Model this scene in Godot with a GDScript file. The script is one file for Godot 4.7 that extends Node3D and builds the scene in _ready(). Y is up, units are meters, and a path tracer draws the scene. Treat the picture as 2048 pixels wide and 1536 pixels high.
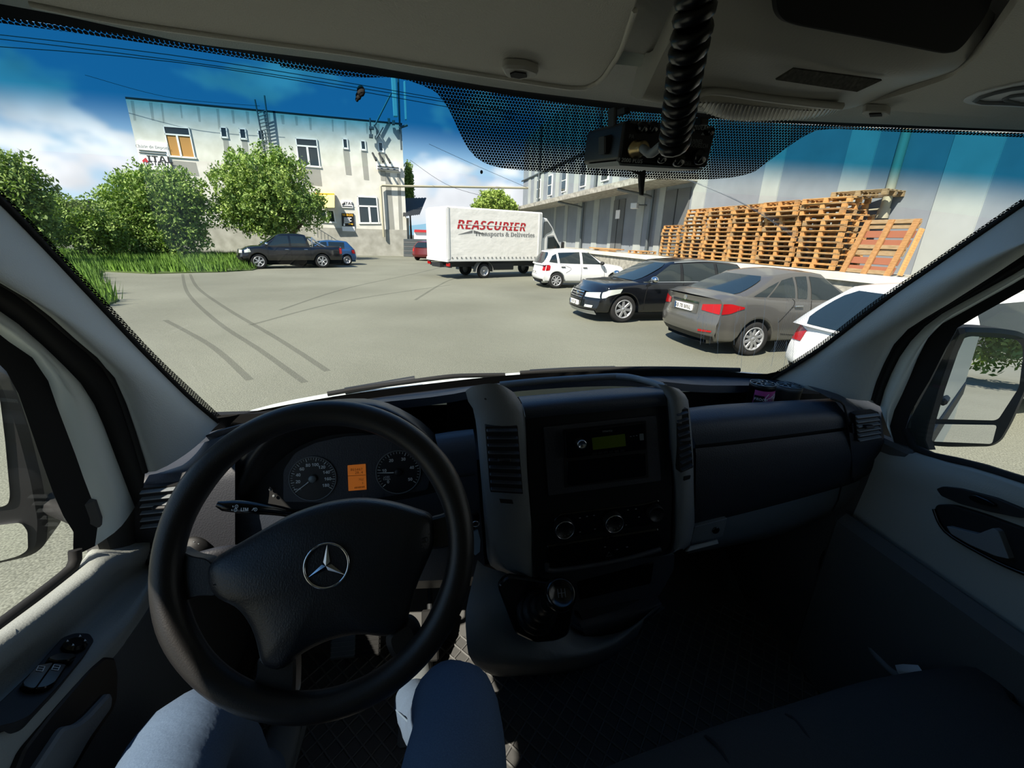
extends Node3D
# A van cab seen from the driver's head; van forward is -z, metres, ground at y = 0.

const FOC := 855.0
const EYE := Vector3(0, 1.95, 0)
var cam_basis := Basis(Vector3(0.98807, 0.02623, 0.15175), Vector3(0.02484, 0.94533, -0.32517), Vector3(-0.15198, 0.32506, 0.9334)).orthonormalized()
var rng := RandomNumberGenerator.new()
var taken := {}
var M := {}

# ---------- mesh collector ----------
class MB:
	var V := PackedVector3Array()
	var N := PackedVector3Array()
	var U := PackedVector2Array()

	func t(a: Vector3, b: Vector3, c: Vector3, na: Vector3, nb: Vector3, nc: Vector3, ua := Vector2.ZERO, ub := Vector2.ZERO, uc := Vector2.ZERO) -> void:
		if (b - a).cross(c - a).dot(na + nb + nc) > 0.0:
			V.append(a); V.append(c); V.append(b)
			N.append(na); N.append(nc); N.append(nb)
			U.append(ua); U.append(uc); U.append(ub)
		else:
			V.append(a); V.append(b); V.append(c)
			N.append(na); N.append(nb); N.append(nc)
			U.append(ua); U.append(ub); U.append(uc)

	func quad(a: Vector3, b: Vector3, c: Vector3, d: Vector3, out := Vector3.ZERO) -> void:
		var n := (c - a).cross(d - b)
		if n.length_squared() < 1e-16:
			return
		n = n.normalized()
		if out != Vector3.ZERO and n.dot(out) < 0.0:
			n = -n
		t(a, b, c, n, n, n, Vector2(0, 0), Vector2(1, 0), Vector2(1, 1))
		t(a, c, d, n, n, n, Vector2(0, 0), Vector2(1, 1), Vector2(0, 1))

	# rows of equally many points; cu closes each row, cv closes the last row on the first
	func grid(rows: Array, cu := false, cv := false, flat := false, flip := false) -> void:
		var h := rows.size()
		var w: int = rows[0].size()
		var hh := h if cv else h - 1
		var ww := w if cu else w - 1
		var acc := []
		for i in h:
			var r := PackedVector3Array()
			r.resize(w)
			acc.append(r)
		var fn := []
		for i in hh:
			var r2 := PackedVector3Array()
			var i2 := (i + 1) % h
			for j in ww:
				var j2 := (j + 1) % w
				var a: Vector3 = rows[i][j]
				var b: Vector3 = rows[i][j2]
				var c: Vector3 = rows[i2][j2]
				var d: Vector3 = rows[i2][j]
				var n := (c - a).cross(d - b)
				if flip:
					n = -n
				r2.append(n)
				var nn := n.normalized()
				acc[i][j] += nn
				acc[i][j2] += nn
				acc[i2][j] += nn
				acc[i2][j2] += nn
			fn.append(r2)
		for i in hh:
			var i2 := (i + 1) % h
			for j in ww:
				var j2 := (j + 1) % w
				var n: Vector3 = fn[i][j]
				if n.length_squared() < 1e-18:
					continue
				n = n.normalized()
				var na := n
				var nb := n
				var nc := n
				var nd := n
				if not flat:
					na = acc[i][j].normalized()
					nb = acc[i][j2].normalized()
					nc = acc[i2][j2].normalized()
					nd = acc[i2][j].normalized()
				var u0 := float(j) / ww
				var u1 := float(j + 1) / ww
				var v0 := float(i) / hh
				var v1 := float(i + 1) / hh
				t(rows[i][j], rows[i][j2], rows[i2][j2], na, nb, nc, Vector2(u0, v0), Vector2(u1, v0), Vector2(u1, v1))
				t(rows[i][j], rows[i2][j2], rows[i2][j], na, nc, nd, Vector2(u0, v0), Vector2(u1, v1), Vector2(u0, v1))

	func box(c: Vector3, s: Vector3, b := Basis(), bev := 0.0) -> void:
		var e := s * 0.5
		bev = minf(bev, minf(e.x, minf(e.y, e.z)) * 0.9)
		for ax in 3:
			for sg: float in [-1.0, 1.0]:
				var u := (ax + 1) % 3
				var v := (ax + 2) % 3
				var p := []
				for q: Array in [[-1, -1], [1, -1], [1, 1], [-1, 1]]:
					var x := Vector3.ZERO
					x[ax] = sg * e[ax]
					x[u] = q[0] * (e[u] - bev)
					x[v] = q[1] * (e[v] - bev)
					p.append(c + b * x)
				var o := Vector3.ZERO
				o[ax] = sg
				quad(p[0], p[1], p[2], p[3], b * o)
		if bev <= 0.0:
			return
		for ax in 3:
			var u := (ax + 1) % 3
			var v := (ax + 2) % 3
			for su: float in [-1.0, 1.0]:
				for sv: float in [-1.0, 1.0]:
					var p := []
					for q: Array in [[-1, 0], [1, 0], [1, 1], [-1, 1]]:
						var x := Vector3.ZERO
						x[ax] = q[0] * (e[ax] - bev)
						x[u] = su * (e[u] - (bev if q[1] == 0 else 0.0))
						x[v] = sv * (e[v] - (0.0 if q[1] == 0 else bev))
						p.append(c + b * x)
					var o := Vector3.ZERO
					o[u] = su
					o[v] = sv
					quad(p[0], p[1], p[2], p[3], b * o)
		for sx: float in [-1.0, 1.0]:
			for sy: float in [-1.0, 1.0]:
				for sz: float in [-1.0, 1.0]:
					var k := Vector3(sx, sy, sz)
					var p := []
					for ax in 3:
						var x := Vector3.ZERO
						for a2 in 3:
							x[a2] = k[a2] * (e[a2] - (0.0 if a2 == ax else bev))
						p.append(c + b * x)
					var n := (b * k).normalized()
					t(p[0], p[1], p[2], n, n, n)

	func tube(pts: PackedVector3Array, r: Variant, n := 8, closed := false, cap := true, squash := 1.0) -> void:
		var m := pts.size()
		var rows := []
		var up := Vector3.ZERO
		for i in m:
			var d: Vector3
			if closed:
				d = pts[(i + 1) % m] - pts[(i + m - 1) % m]
			else:
				d = pts[mini(i + 1, m - 1)] - pts[maxi(i - 1, 0)]
			d = d.normalized()
			if up == Vector3.ZERO:
				up = Vector3.UP if absf(d.y) < 0.9 else Vector3.RIGHT
			up = (up - d * up.dot(d)).normalized()
			var s := d.cross(up)
			var rad: float = r if (r is float or r is int) else r[i]
			var row := PackedVector3Array()
			for k in n:
				var a := TAU * k / n
				row.append(pts[i] + s * (cos(a) * rad) + up * (sin(a) * rad * squash))
			rows.append(row)
		grid(rows, true, closed)
		if cap and not closed:
			for e: int in [0, m - 1]:
				var d2: Vector3 = (pts[0] - pts[1]) if e == 0 else (pts[m - 1] - pts[m - 2])
				d2 = d2.normalized()
				for k in n:
					t(pts[e], rows[e][k], rows[e][(k + 1) % n], d2, d2, d2)

	func rod(a: Vector3, b: Vector3, r: float, n := 8) -> void:
		tube(PackedVector3Array([a, b]), r, n)

	# profile of (radius, height) about the local y axis
	func lathe(prof: PackedVector2Array, xf: Transform3D, n := 24, closed := false, flat := false) -> void:
		var rows := []
		for p in prof:
			var row := PackedVector3Array()
			for k in n:
				var a := TAU * k / n
				row.append(xf * Vector3(cos(a) * p.x, p.y, sin(a) * p.x))
			rows.append(row)
		grid(rows, true, closed, flat)

	func ball(c: Vector3, r: Vector3, n := 12, b := Basis()) -> void:
		var rows := []
		for i in n + 1:
			var la := PI * (float(i) / n - 0.5)
			var row := PackedVector3Array()
			for k in n * 2:
				var a := TAU * k / (n * 2)
				row.append(c + b * Vector3(cos(a) * cos(la) * r.x, sin(la) * r.y, sin(a) * cos(la) * r.z))
			rows.append(row)
		grid(rows, true)

	# polygon in the local xy plane, from z0 to z1 (z1 is the face), with a bevel at the face
	func prism(poly: PackedVector2Array, z0: float, z1: float, xf := Transform3D(), bev := 0.0, back := false, deg := 35.0) -> void:
		if Geometry2D.is_polygon_clockwise(poly):
			poly = poly.duplicate()
			poly.reverse()
		var m := poly.size()
		var en := PackedVector2Array()
		for i in m:
			var d := (poly[(i + 1) % m] - poly[i]).normalized()
			en.append(Vector2(d.y, -d.x))
		var inset := PackedVector2Array()
		var tri := PackedInt32Array()
		for attempt in 4:
			inset = PackedVector2Array()
			for i in m:
				var n1 := en[(i + m - 1) % m]
				var n2 := en[i]
				var s := n1 + n2
				var l := maxf(s.length_squared() * 0.5, 0.3)
				inset.append(poly[i] - s / l * bev)
			var big := PackedVector2Array()
			for q in inset:
				big.append((q - inset[0]) * 1000.0)
			tri = Geometry2D.triangulate_polygon(big)
			if tri.size() > 0:
				break
			bev = bev * 0.4 if attempt < 2 else 0.0
		if tri.is_empty():
			print("EMPTY ", poly.size(), " ", poly[0])
		var fz := xf.basis * Vector3(0, 0, signf(z1 - z0))
		fz = fz.normalized()
		for k in range(0, tri.size(), 3):
			var q := []
			for a in 3:
				q.append(xf * Vector3(inset[tri[k + a]].x, inset[tri[k + a]].y, z1))
			t(q[0], q[1], q[2], fz, fz, fz, inset[tri[k]], inset[tri[k + 1]], inset[tri[k + 2]])
		if back:
			var big2 := PackedVector2Array()
			for q in poly:
				big2.append((q - poly[0]) * 1000.0)
			tri = Geometry2D.triangulate_polygon(big2)
			for k in range(0, tri.size(), 3):
				var q := []
				for a in 3:
					q.append(xf * Vector3(poly[tri[k + a]].x, poly[tri[k + a]].y, z0))
				t(q[0], q[1], q[2], -fz, -fz, -fz)
		var cs := cos(deg_to_rad(deg))
		var zb := z1 - signf(z1 - z0) * bev
		for i in m:
			var j := (i + 1) % m
			var na := en[i]
			var nb := en[i]
			var pv := en[(i + m - 1) % m]
			var nx := en[j]
			if pv.dot(en[i]) > cs:
				na = (pv + en[i]).normalized()
			if nx.dot(en[i]) > cs:
				nb = (nx + en[i]).normalized()
			var a3 := (xf.basis * Vector3(na.x, na.y, 0)).normalized()
			var b3 := (xf.basis * Vector3(nb.x, nb.y, 0)).normalized()
			var p0 := xf * Vector3(poly[i].x, poly[i].y, z0)
			var p1 := xf * Vector3(poly[j].x, poly[j].y, z0)
			var p2 := xf * Vector3(poly[j].x, poly[j].y, zb)
			var p3 := xf * Vector3(poly[i].x, poly[i].y, zb)
			t(p0, p1, p2, a3, b3, b3)
			t(p0, p2, p3, a3, b3, a3)
			if bev > 0.0:
				var p4 := xf * Vector3(inset[j].x, inset[j].y, z1)
				var p5 := xf * Vector3(inset[i].x, inset[i].y, z1)
				var am := (a3 + fz).normalized()
				var bm := (b3 + fz).normalized()
				t(p3, p2, p4, am, bm, bm)
				t(p3, p4, p5, am, bm, am)

	func add(arrs: Array, xf: Transform3D) -> void:
		var v: PackedVector3Array = arrs[Mesh.ARRAY_VERTEX]
		var n: PackedVector3Array = arrs[Mesh.ARRAY_NORMAL]
		var ix = arrs[Mesh.ARRAY_INDEX]
		var cnt: int = ix.size() if ix != null and ix.size() > 0 else v.size()
		for i in range(0, cnt, 3):
			var k := [i, i + 1, i + 2]
			if ix != null and ix.size() > 0:
				k = [ix[i], ix[i + 1], ix[i + 2]]
			t(xf * v[k[0]], xf * v[k[1]], xf * v[k[2]], (xf.basis * n[k[0]]).normalized(), (xf.basis * n[k[1]]).normalized(), (xf.basis * n[k[2]]).normalized())

	func mesh() -> ArrayMesh:
		var a := []
		a.resize(Mesh.ARRAY_MAX)
		a[Mesh.ARRAY_VERTEX] = V
		a[Mesh.ARRAY_NORMAL] = N
		a[Mesh.ARRAY_TEX_UV] = U
		var m := ArrayMesh.new()
		if V.size() > 2:
			m.add_surface_from_arrays(Mesh.PRIMITIVE_TRIANGLES, a)
		return m

# ---------- pixels of the 2048 x 1536 frame to points on real surfaces ----------
func ray(x: float, y: float) -> Vector3:
	return (cam_basis * Vector3((x - 1024.0) / FOC, -(y - 768.0) / FOC, -1.0)).normalized()

func hit(x: float, y: float, n: Vector3, d: float) -> Vector3:
	var r := ray(x, y)
	return EYE + r * ((d - n.dot(EYE)) / n.dot(r))

func zp(x: float, y: float, z: float) -> Vector3:
	return hit(x, y, Vector3(0, 0, 1), z)

func xp(x: float, y: float, xx: float) -> Vector3:
	return hit(x, y, Vector3(1, 0, 0), xx)

func yp(x: float, y: float, yy: float) -> Vector3:
	return hit(x, y, Vector3(0, 1, 0), yy)

func pix(p: Vector3) -> Vector2:
	var v := cam_basis.inverse() * (p - EYE)
	return Vector2(1024.0 - FOC * v.x / v.z, 768.0 + FOC * v.y / v.z)

func pts2(a: Array) -> PackedVector2Array:
	var o := PackedVector2Array()
	for i in range(0, a.size(), 2):
		o.append(Vector2(a[i], a[i + 1]))
	return o

# a frame on the plane n.p = d: z along n
func frame(n: Vector3, o: Vector3) -> Transform3D:
	n = n.normalized()
	var ref := Vector3.UP if absf(n.y) < 0.95 else Vector3(0, 0, -1)
	var xx := ref.cross(n).normalized()
	return Transform3D(Basis(xx, n.cross(xx), n), o)

# pixel polygon onto a plane, then rounded and extruded away from the viewer
func panel(mb: MB, px: Array, n: Vector3, d: float, thick: float, bev := 0.0, rad := 0.0, back := true) -> Transform3D:
	var nn := n.length()
	n = n / nn
	d = d / nn
	var pl := pts2(px)
	var p0 := hit(pl[0].x, pl[0].y, n, d)
	var xf := frame(n, p0)
	var inv := xf.affine_inverse()
	var poly := PackedVector2Array()
	for q in pl:
		var w := inv * hit(q.x, q.y, n, d)
		poly.append(Vector2(w.x, w.y))
	if rad > 0.0:
		poly = rounded(poly, rad)
	mb.prism(poly, -thick, 0.0, xf, bev, back)
	return xf

func rounded(poly: PackedVector2Array, rad: float, seg := 5) -> PackedVector2Array:
	var o := PackedVector2Array()
	var m := poly.size()
	for i in m:
		var p := poly[i]
		var a := poly[(i + m - 1) % m] - p
		var b := poly[(i + 1) % m] - p
		var r := minf(rad, minf(a.length(), b.length()) * 0.48)
		var s := p + a.normalized() * r
		var e := p + b.normalized() * r
		for k in seg + 1:
			var t := float(k) / seg
			o.append(s.lerp(p, t).lerp(p.lerp(e, t), t))
	return o

func rrect(w: float, h: float, r: float, seg := 5) -> PackedVector2Array:
	return rounded(PackedVector2Array([Vector2(-w / 2, -h / 2), Vector2(w / 2, -h / 2), Vector2(w / 2, h / 2), Vector2(-w / 2, h / 2)]), r, seg)

func ngon(r: float, n := 24, ry := 0.0) -> PackedVector2Array:
	var o := PackedVector2Array()
	for i in n:
		o.append(Vector2(cos(TAU * i / n) * r, sin(TAU * i / n) * (ry if ry > 0.0 else r)))
	return o

# smooth resampling of a polyline
func smooth(p: PackedVector3Array, n: int) -> PackedVector3Array:
	var o := PackedVector3Array()
	var m := p.size()
	var L := PackedFloat32Array([0.0])
	for i in range(1, m):
		L.append(L[i - 1] + p[i].distance_to(p[i - 1]))
	for k in n:
		var s := L[m - 1] * k / (n - 1)
		var i := 0
		while i < m - 2 and L[i + 1] < s:
			i += 1
		var t := clampf((s - L[i]) / maxf(L[i + 1] - L[i], 1e-6), 0, 1)
		o.append(p[i].cubic_interpolate(p[i + 1], p[maxi(i - 1, 0)], p[mini(i + 2, m - 1)], t))
	return o

# piecewise linear y(x) in a flat array x0, y0, x1, y1 ...
func pw(a: Array, x: float) -> float:
	if x <= a[0]:
		return a[1]
	for i in range(2, a.size(), 2):
		if x <= a[i]:
			return lerpf(a[i - 1], a[i + 1], (x - a[i - 2]) / (a[i] - a[i - 2]))
	return a[a.size() - 1]

# as pw, eased by a cubic
func pc(a: Array, x: float) -> float:
	var m := a.size() / 2
	if x <= a[0]:
		return a[1]
	for i in range(1, m):
		if x <= a[i * 2]:
			var t: float = (x - a[i * 2 - 2]) / (a[i * 2] - a[i * 2 - 2])
			return cubic_interpolate(a[i * 2 - 1], a[i * 2 + 1], a[maxi(i - 2, 0) * 2 + 1], a[mini(i + 1, m - 1) * 2 + 1], t)
	return a[a.size() - 1]

# ---------- objects ----------
func numbered(n: String) -> String:
	if not taken.has(n):
		taken[n] = 0
		return n
	taken[n] += 1
	return "%s_%03d" % [n, taken[n]]

func tag(o: Node, label: String, category: String, group := "") -> void:
	o.set_meta("label", label)
	o.set_meta("category", category)
	if group:
		o.set_meta("group", group)

func thing(n: String, label: String, category: String, xf := Transform3D(), group := "") -> Node3D:
	var o := Node3D.new()
	o.name = numbered(n)
	o.transform = xf
	add_child(o)
	tag(o, label, category, group)
	return o

func part(parent: Node3D, n: String, mb: MB, m: Material, label := "") -> MeshInstance3D:
	return part_mesh(parent, n, mb.mesh(), m, label)

func part_mesh(parent: Node3D, n: String, me: Mesh, m: Material, label := "") -> MeshInstance3D:
	var o := MeshInstance3D.new()
	var k := n
	var c := 0
	while parent.has_node(NodePath(k)):
		c += 1
		k = "%s_%03d" % [n, c]
	o.name = k
	o.mesh = me
	o.material_override = m
	parent.add_child(o, true)
	if label:
		o.set_meta("label", label)
	return o

func solo(n: String, mb: MB, m: Material, label: String, category: String, group := "") -> MeshInstance3D:
	var o := MeshInstance3D.new()
	o.name = numbered(n)
	o.mesh = mb.mesh()
	o.material_override = m
	add_child(o)
	tag(o, label, category, group)
	return o

func struct(n: String, mb: MB, m: Material, label := "") -> MeshInstance3D:
	var o := MeshInstance3D.new()
	o.name = n
	o.mesh = mb.mesh()
	o.material_override = m
	add_child(o)
	o.set_meta("kind", "structure")
	if label:
		o.set_meta("label", label)
	return o

func dup(src: Node3D, xf: Transform3D, label: String) -> Node3D:
	var c: Node3D = src.duplicate()
	c.name = numbered(str(src.name).rstrip("0123456789").rstrip("_"))
	add_child(c)
	c.transform = xf
	c.set_meta("label", label)
	return c

func text(mb: MB, s: String, size: float, xf: Transform3D, font := "Droid Sans", bold := false, depth := 0.0, stretch := 1.0) -> void:
	var f := SystemFont.new()
	f.font_names = PackedStringArray([font])
	if bold:
		f.font_weight = 700
	var t := TextMesh.new()
	t.font = f
	t.text = s
	t.font_size = 64
	t.pixel_size = size / 64.0
	t.depth = depth
	t.curve_step = 1.0
	mb.add(t.get_mesh_arrays(), xf * Transform3D(Basis.from_scale(Vector3(stretch, 1, 1)), Vector3.ZERO))

# ---------- materials ----------
func mat(c: Color, rough := 0.6, metal := 0.0) -> StandardMaterial3D:
	var m := StandardMaterial3D.new()
	m.albedo_color = c
	m.roughness = rough
	m.metallic = metal
	m.cull_mode = BaseMaterial3D.CULL_DISABLED
	return m

func noise_tex(freq: float, octaves: int, lo: Color, hi: Color, sd: int, size := 512, type := FastNoiseLite.TYPE_SIMPLEX_SMOOTH) -> NoiseTexture2D:
	var n := FastNoiseLite.new()
	n.noise_type = type
	n.frequency = freq
	n.fractal_octaves = octaves
	n.seed = sd
	var t := NoiseTexture2D.new()
	t.width = size
	t.height = size
	t.seamless = true
	t.noise = n
	var g := Gradient.new()
	g.set_color(0, lo)
	g.set_color(1, hi)
	t.color_ramp = g
	return t

func bump_tex(freq: float, octaves: int, sd: int, type := FastNoiseLite.TYPE_SIMPLEX_SMOOTH) -> NoiseTexture2D:
	return noise_tex(freq, octaves, Color.BLACK, Color.WHITE, sd, 512, type)

# world triplanar colour variation and relief; scale = repeats per metre
func tri(m: StandardMaterial3D, albedo: Texture2D, scale: float, height: Texture2D = null, cm := 0.0) -> StandardMaterial3D:
	if albedo:
		m.albedo_texture = albedo
	m.uv1_triplanar = true
	m.uv1_world_triplanar = true
	m.uv1_scale = Vector3.ONE * scale
	if height:
		m.heightmap_enabled = true
		m.heightmap_texture = height
		m.heightmap_scale = cm
	return m

func pane(c: Color, a: float) -> StandardMaterial3D:
	var m := mat(Color(c.r, c.g, c.b, a), 0.0)
	m.transparency = BaseMaterial3D.TRANSPARENCY_ALPHA
	return m

func glow(c: Color, e: float) -> StandardMaterial3D:
	var m := mat(c, 0.4)
	m.emission_enabled = true
	m.emission = c
	m.emission_energy_multiplier = e
	return m

# ---------- camera, sky, sun ----------
func setup() -> void:
	rng.seed = 7
	var cam := Camera3D.new()
	cam.name = "camera"
	cam.fov = rad_to_deg(2.0 * atan(768.0 / FOC))
	cam.near = 0.02
	cam.far = 3000.0
	cam.transform = Transform3D(cam_basis, EYE)
	add_child(cam)
	cam.current = true
	var sun := DirectionalLight3D.new()
	sun.name = "sun"
	sun.light_color = Color(1.0, 0.965, 0.9)
	sun.light_energy = 2.6
	sun.light_angular_distance = 0.53
	sun.shadow_enabled = true
	sun.look_at_from_position(Vector3(-0.475, 0.745, 0.465) * 10.0, Vector3.ZERO)
	add_child(sun)
	var env := Environment.new()
	env.background_mode = Environment.BG_SKY
	var sky := Sky.new()
	var ps := PanoramaSkyMaterial.new()
	ps.panorama = sky_image()
	sky.sky_material = ps
	env.sky = sky
	env.tonemap_mode = Environment.TONE_MAPPER_LINEAR
	env.tonemap_exposure = 1.25
	env.sdfgi_enabled = true
	env.ssao_enabled = true
	env.ssil_enabled = true
	var we := WorldEnvironment.new()
	we.name = "environment"
	we.environment = env
	add_child(we)

func sky_image() -> ImageTexture:
	var w := 1280
	var h := 640
	var im := Image.create(w, h, false, Image.FORMAT_RGBF)
	var n := FastNoiseLite.new()
	n.noise_type = FastNoiseLite.TYPE_SIMPLEX_SMOOTH
	n.fractal_octaves = 5
	n.frequency = 1.0
	n.seed = 11
	var n2 := FastNoiseLite.new()
	n2.fractal_octaves = 4
	n2.frequency = 1.0
	n2.seed = 5
	im.fill(Color(0.16, 0.17, 0.16))
	var hz := Color(0.52, 0.68, 0.80)
	var md := Color(0.20, 0.40, 0.64)
	var tp := Color(0.07, 0.19, 0.44)
	for y in h / 2 + 4:
		var el := (0.5 - (y + 0.5) / h) * PI
		var up := sin(el)
		var c := hz.lerp(md, smoothstep(0.0, 0.22, up)).lerp(tp, smoothstep(0.15, 0.8, up))
		for x in w:
			var az := ((x + 0.5) / w - 0.5) * TAU
			var d := Vector3(sin(az) * cos(el), up, -cos(az) * cos(el))
			var k := 0.0
			if up > 0.008:
				var q := Vector3(d.x, up * 1.9, d.z) * 4.2
				var v := n.get_noise_3dv(q) * 0.75 + n2.get_noise_3dv(q * 3.1) * 0.2
				var th := lerpf(-0.12, 0.5, smoothstep(0.02, 0.60, up))
				k = smoothstep(th, th + 0.26, v) * smoothstep(0.0, 0.05, up)
			var sh := 0.78 + 0.3 * n2.get_noise_3dv(d * 9.0)
			im.set_pixel(x, y, c.lerp(Color(0.93, 0.95, 0.98) * sh, k * 0.92) * 1.05)
	return ImageTexture.create_from_image(im)

# ---------- materials ----------
func materials() -> void:
	var fine := bump_tex(0.05, 3, 3)
	var cell := bump_tex(0.06, 2, 4, FastNoiseLite.TYPE_CELLULAR)
	var rough := bump_tex(0.02, 5, 9)
	var blot := noise_tex(0.008, 5, Color(0.92, 0.92, 0.92), Color(1, 1, 1), 21)
	var asp := noise_tex(0.11, 3, Color(0.55, 0.55, 0.54), Color(1, 1, 1), 22, 1024)
	M.asphalt = tri(mat(Color(0.605, 0.615, 0.55), 0.95), asp, 0.45, rough, 0.6)
	M.asphalt.detail_enabled = true
	M.asphalt.detail_albedo = noise_tex(0.006, 4, Color(0.84, 0.84, 0.83), Color(1, 1, 1), 23)
	M.asphalt.detail_blend_mode = BaseMaterial3D.BLEND_MODE_MUL
	M.asphalt.detail_uv_layer = BaseMaterial3D.DETAIL_UV_2
	M.asphalt.uv2_triplanar = true
	M.asphalt.uv2_world_triplanar = true
	M.asphalt.uv2_scale = Vector3.ONE * 0.05
	M.dark_streak = mat(Color(0.16, 0.16, 0.16, 0.2), 0.9)  # thin dark see-through grey for streaks on the asphalt
	M.dark_streak.transparency = BaseMaterial3D.TRANSPARENCY_ALPHA
	M.plaster = tri(mat(Color(0.865, 0.865, 0.84), 0.9), noise_tex(0.012, 5, Color(0.90, 0.90, 0.88), Color(1, 1, 1), 24), 0.12, rough, 0.5)
	M.plaster_dirty = tri(mat(Color(0.70, 0.70, 0.67), 0.9), noise_tex(0.012, 5, Color(0.78, 0.78, 0.76), Color(1, 1, 1), 25), 0.15, rough, 0.5)
	M.stain = mat(Color(0.55, 0.56, 0.54, 0.5), 0.9)
	M.stain.transparency = BaseMaterial3D.TRANSPARENCY_ALPHA
	M.wall_grey = tri(mat(Color(0.53, 0.56, 0.59), 0.85), blot, 0.2)
	M.wall_light = tri(mat(Color(0.66, 0.685, 0.675), 0.85), blot, 0.2)
	M.wall_dark = tri(mat(Color(0.40, 0.415, 0.42), 0.8), blot, 0.25)
	M.concrete = tri(mat(Color(0.74, 0.73, 0.69), 0.9), noise_tex(0.02, 5, Color(0.66, 0.66, 0.65), Color(1, 1, 1), 26), 0.3, rough, 0.8)
	M.steel = mat(Color(0.42, 0.45, 0.46), 0.5, 0.6)
	M.pipe = mat(Color(0.62, 0.61, 0.53), 0.6)
	M.dark_metal = mat(Color(0.16, 0.17, 0.18), 0.6, 0.3)
	M.frame_white = mat(Color(0.92, 0.93, 0.92), 0.5)
	M.sign_white = mat(Color(0.96, 0.96, 0.96), 0.6)
	M.ink = mat(Color(0.13, 0.13, 0.14), 0.7)
	M.grey_ink = mat(Color(0.45, 0.46, 0.46), 0.7)
	M.red_ink = mat(Color(0.72, 0.13, 0.16), 0.6)
	M.yellow = mat(Color(0.93, 0.70, 0.10), 0.8)
	M.yellow_pale = mat(Color(0.95, 0.86, 0.50), 0.8)
	M.orange_shade = mat(Color(0.70, 0.52, 0.28), 0.8)
	M.win_dark = mat(Color(0.11, 0.15, 0.16), 0.06)
	M.win_dark.metallic_specular = 0.85
	var grain := noise_tex(0.012, 4, Color(0.84, 0.81, 0.75), Color(1, 1, 1), 31)
	M.wood = []
	for c: Color in [Color(0.80, 0.61, 0.38), Color(0.70, 0.53, 0.34), Color(0.64, 0.55, 0.42), Color(0.82, 0.65, 0.42)]:
		var m := mat(c, 0.85)
		m.albedo_texture = grain
		m.uv1_triplanar = true
		m.uv1_scale = Vector3(0.7, 3.0, 6.0)
		M.wood.append(m)
	M.wood_red = mat(Color(0.58, 0.36, 0.26), 0.8)
	M.leaf = mat(Color(0.575, 0.655, 0.37), 0.7)
	M.leaf.vertex_color_use_as_albedo = true
	M.leaf.backlight_enabled = true
	M.leaf.backlight = Color(0.55, 0.62, 0.25)
	M.grass = mat(Color(0.36, 0.50, 0.16), 0.8)
	M.grass.vertex_color_use_as_albedo = true
	M.grass.backlight_enabled = true
	M.grass.backlight = Color(0.36, 0.45, 0.12)
	M.soil = tri(mat(Color(0.27, 0.34, 0.14), 0.95), blot, 0.3)
	M.bark = tri(mat(Color(0.30, 0.25, 0.19), 0.95), blot, 1.2, rough, 1.5)
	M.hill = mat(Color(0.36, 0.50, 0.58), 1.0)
	# vehicles
	M.tire = mat(Color(0.10, 0.10, 0.10), 0.85)
	M.alloy = mat(Color(0.72, 0.73, 0.74), 0.35, 0.7)
	M.hubcap = mat(Color(0.62, 0.63, 0.64), 0.45, 0.4)
	M.well = mat(Color(0.03, 0.03, 0.03), 0.95)
	M.car_black = mat(Color(0.055, 0.06, 0.075), 0.18)
	M.car_grey = mat(Color(0.42, 0.415, 0.40), 0.3, 0.55)
	M.car_white = mat(Color(0.88, 0.89, 0.89), 0.28)
	M.car_blue = mat(Color(0.16, 0.33, 0.52), 0.3, 0.3)
	M.car_red = mat(Color(0.35, 0.08, 0.09), 0.35)
	for k: String in ["car_black", "car_grey", "car_white", "car_blue", "car_red"]:
		M[k].clearcoat_enabled = true
		M[k].clearcoat = 0.7
		M[k].clearcoat_roughness = 0.08
	M.car_glass = pane(Color(0.05, 0.08, 0.09), 0.5)
	M.chrome = mat(Color(0.86, 0.87, 0.88), 0.12, 1.0)
	M.lamp_clear = mat(Color(0.80, 0.83, 0.80), 0.12, 0.2)
	M.lamp_red = mat(Color(0.62, 0.05, 0.06), 0.15)
	M.lamp_amber = mat(Color(0.90, 0.45, 0.08), 0.2)
	M.plate = mat(Color(0.92, 0.92, 0.90), 0.5)
	M.plastic_black = mat(Color(0.06, 0.06, 0.065), 0.6)
	M.tarp = tri(mat(Color(0.97, 0.97, 0.95), 0.6), noise_tex(0.01, 4, Color(0.94, 0.94, 0.93), Color(1, 1, 1), 33), 0.3, rough, 0.8)
	M.white_metal = mat(Color(0.86, 0.87, 0.86), 0.4)
	# cab
	M.dash = tri(mat(Color(0.185, 0.19, 0.21), 0.55), null, 9.0, cell, 0.05)
	M.dash_soft = tri(mat(Color(0.21, 0.23, 0.265), 0.5), null, 9.0, cell, 0.04)
	M.dash_grey = tri(mat(Color(0.44, 0.46, 0.47), 0.55), null, 9.0, fine, 0.03)
	M.dash_black = mat(Color(0.045, 0.047, 0.052), 0.45)
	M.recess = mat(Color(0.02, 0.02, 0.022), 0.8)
	M.gloss_black = mat(Color(0.03, 0.03, 0.033), 0.18)
	M.trim_grey = tri(mat(Color(0.65, 0.675, 0.66), 0.65), null, 9.0, fine, 0.03)
	M.door_grey = tri(mat(Color(0.57, 0.585, 0.565), 0.65), null, 9.0, cell, 0.04)
	M.headliner = tri(mat(Color(0.76, 0.745, 0.70), 0.95), null, 14.0, fine, 0.05)
	M.console_grey = tri(mat(Color(0.66, 0.65, 0.615), 0.6), null, 9.0, fine, 0.02)
	M.rubber = mat(Color(0.045, 0.045, 0.043), 0.8)
	M.body_paint = mat(Color(0.88, 0.91, 0.88), 0.3)
	M.body_paint.clearcoat_enabled = true
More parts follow.
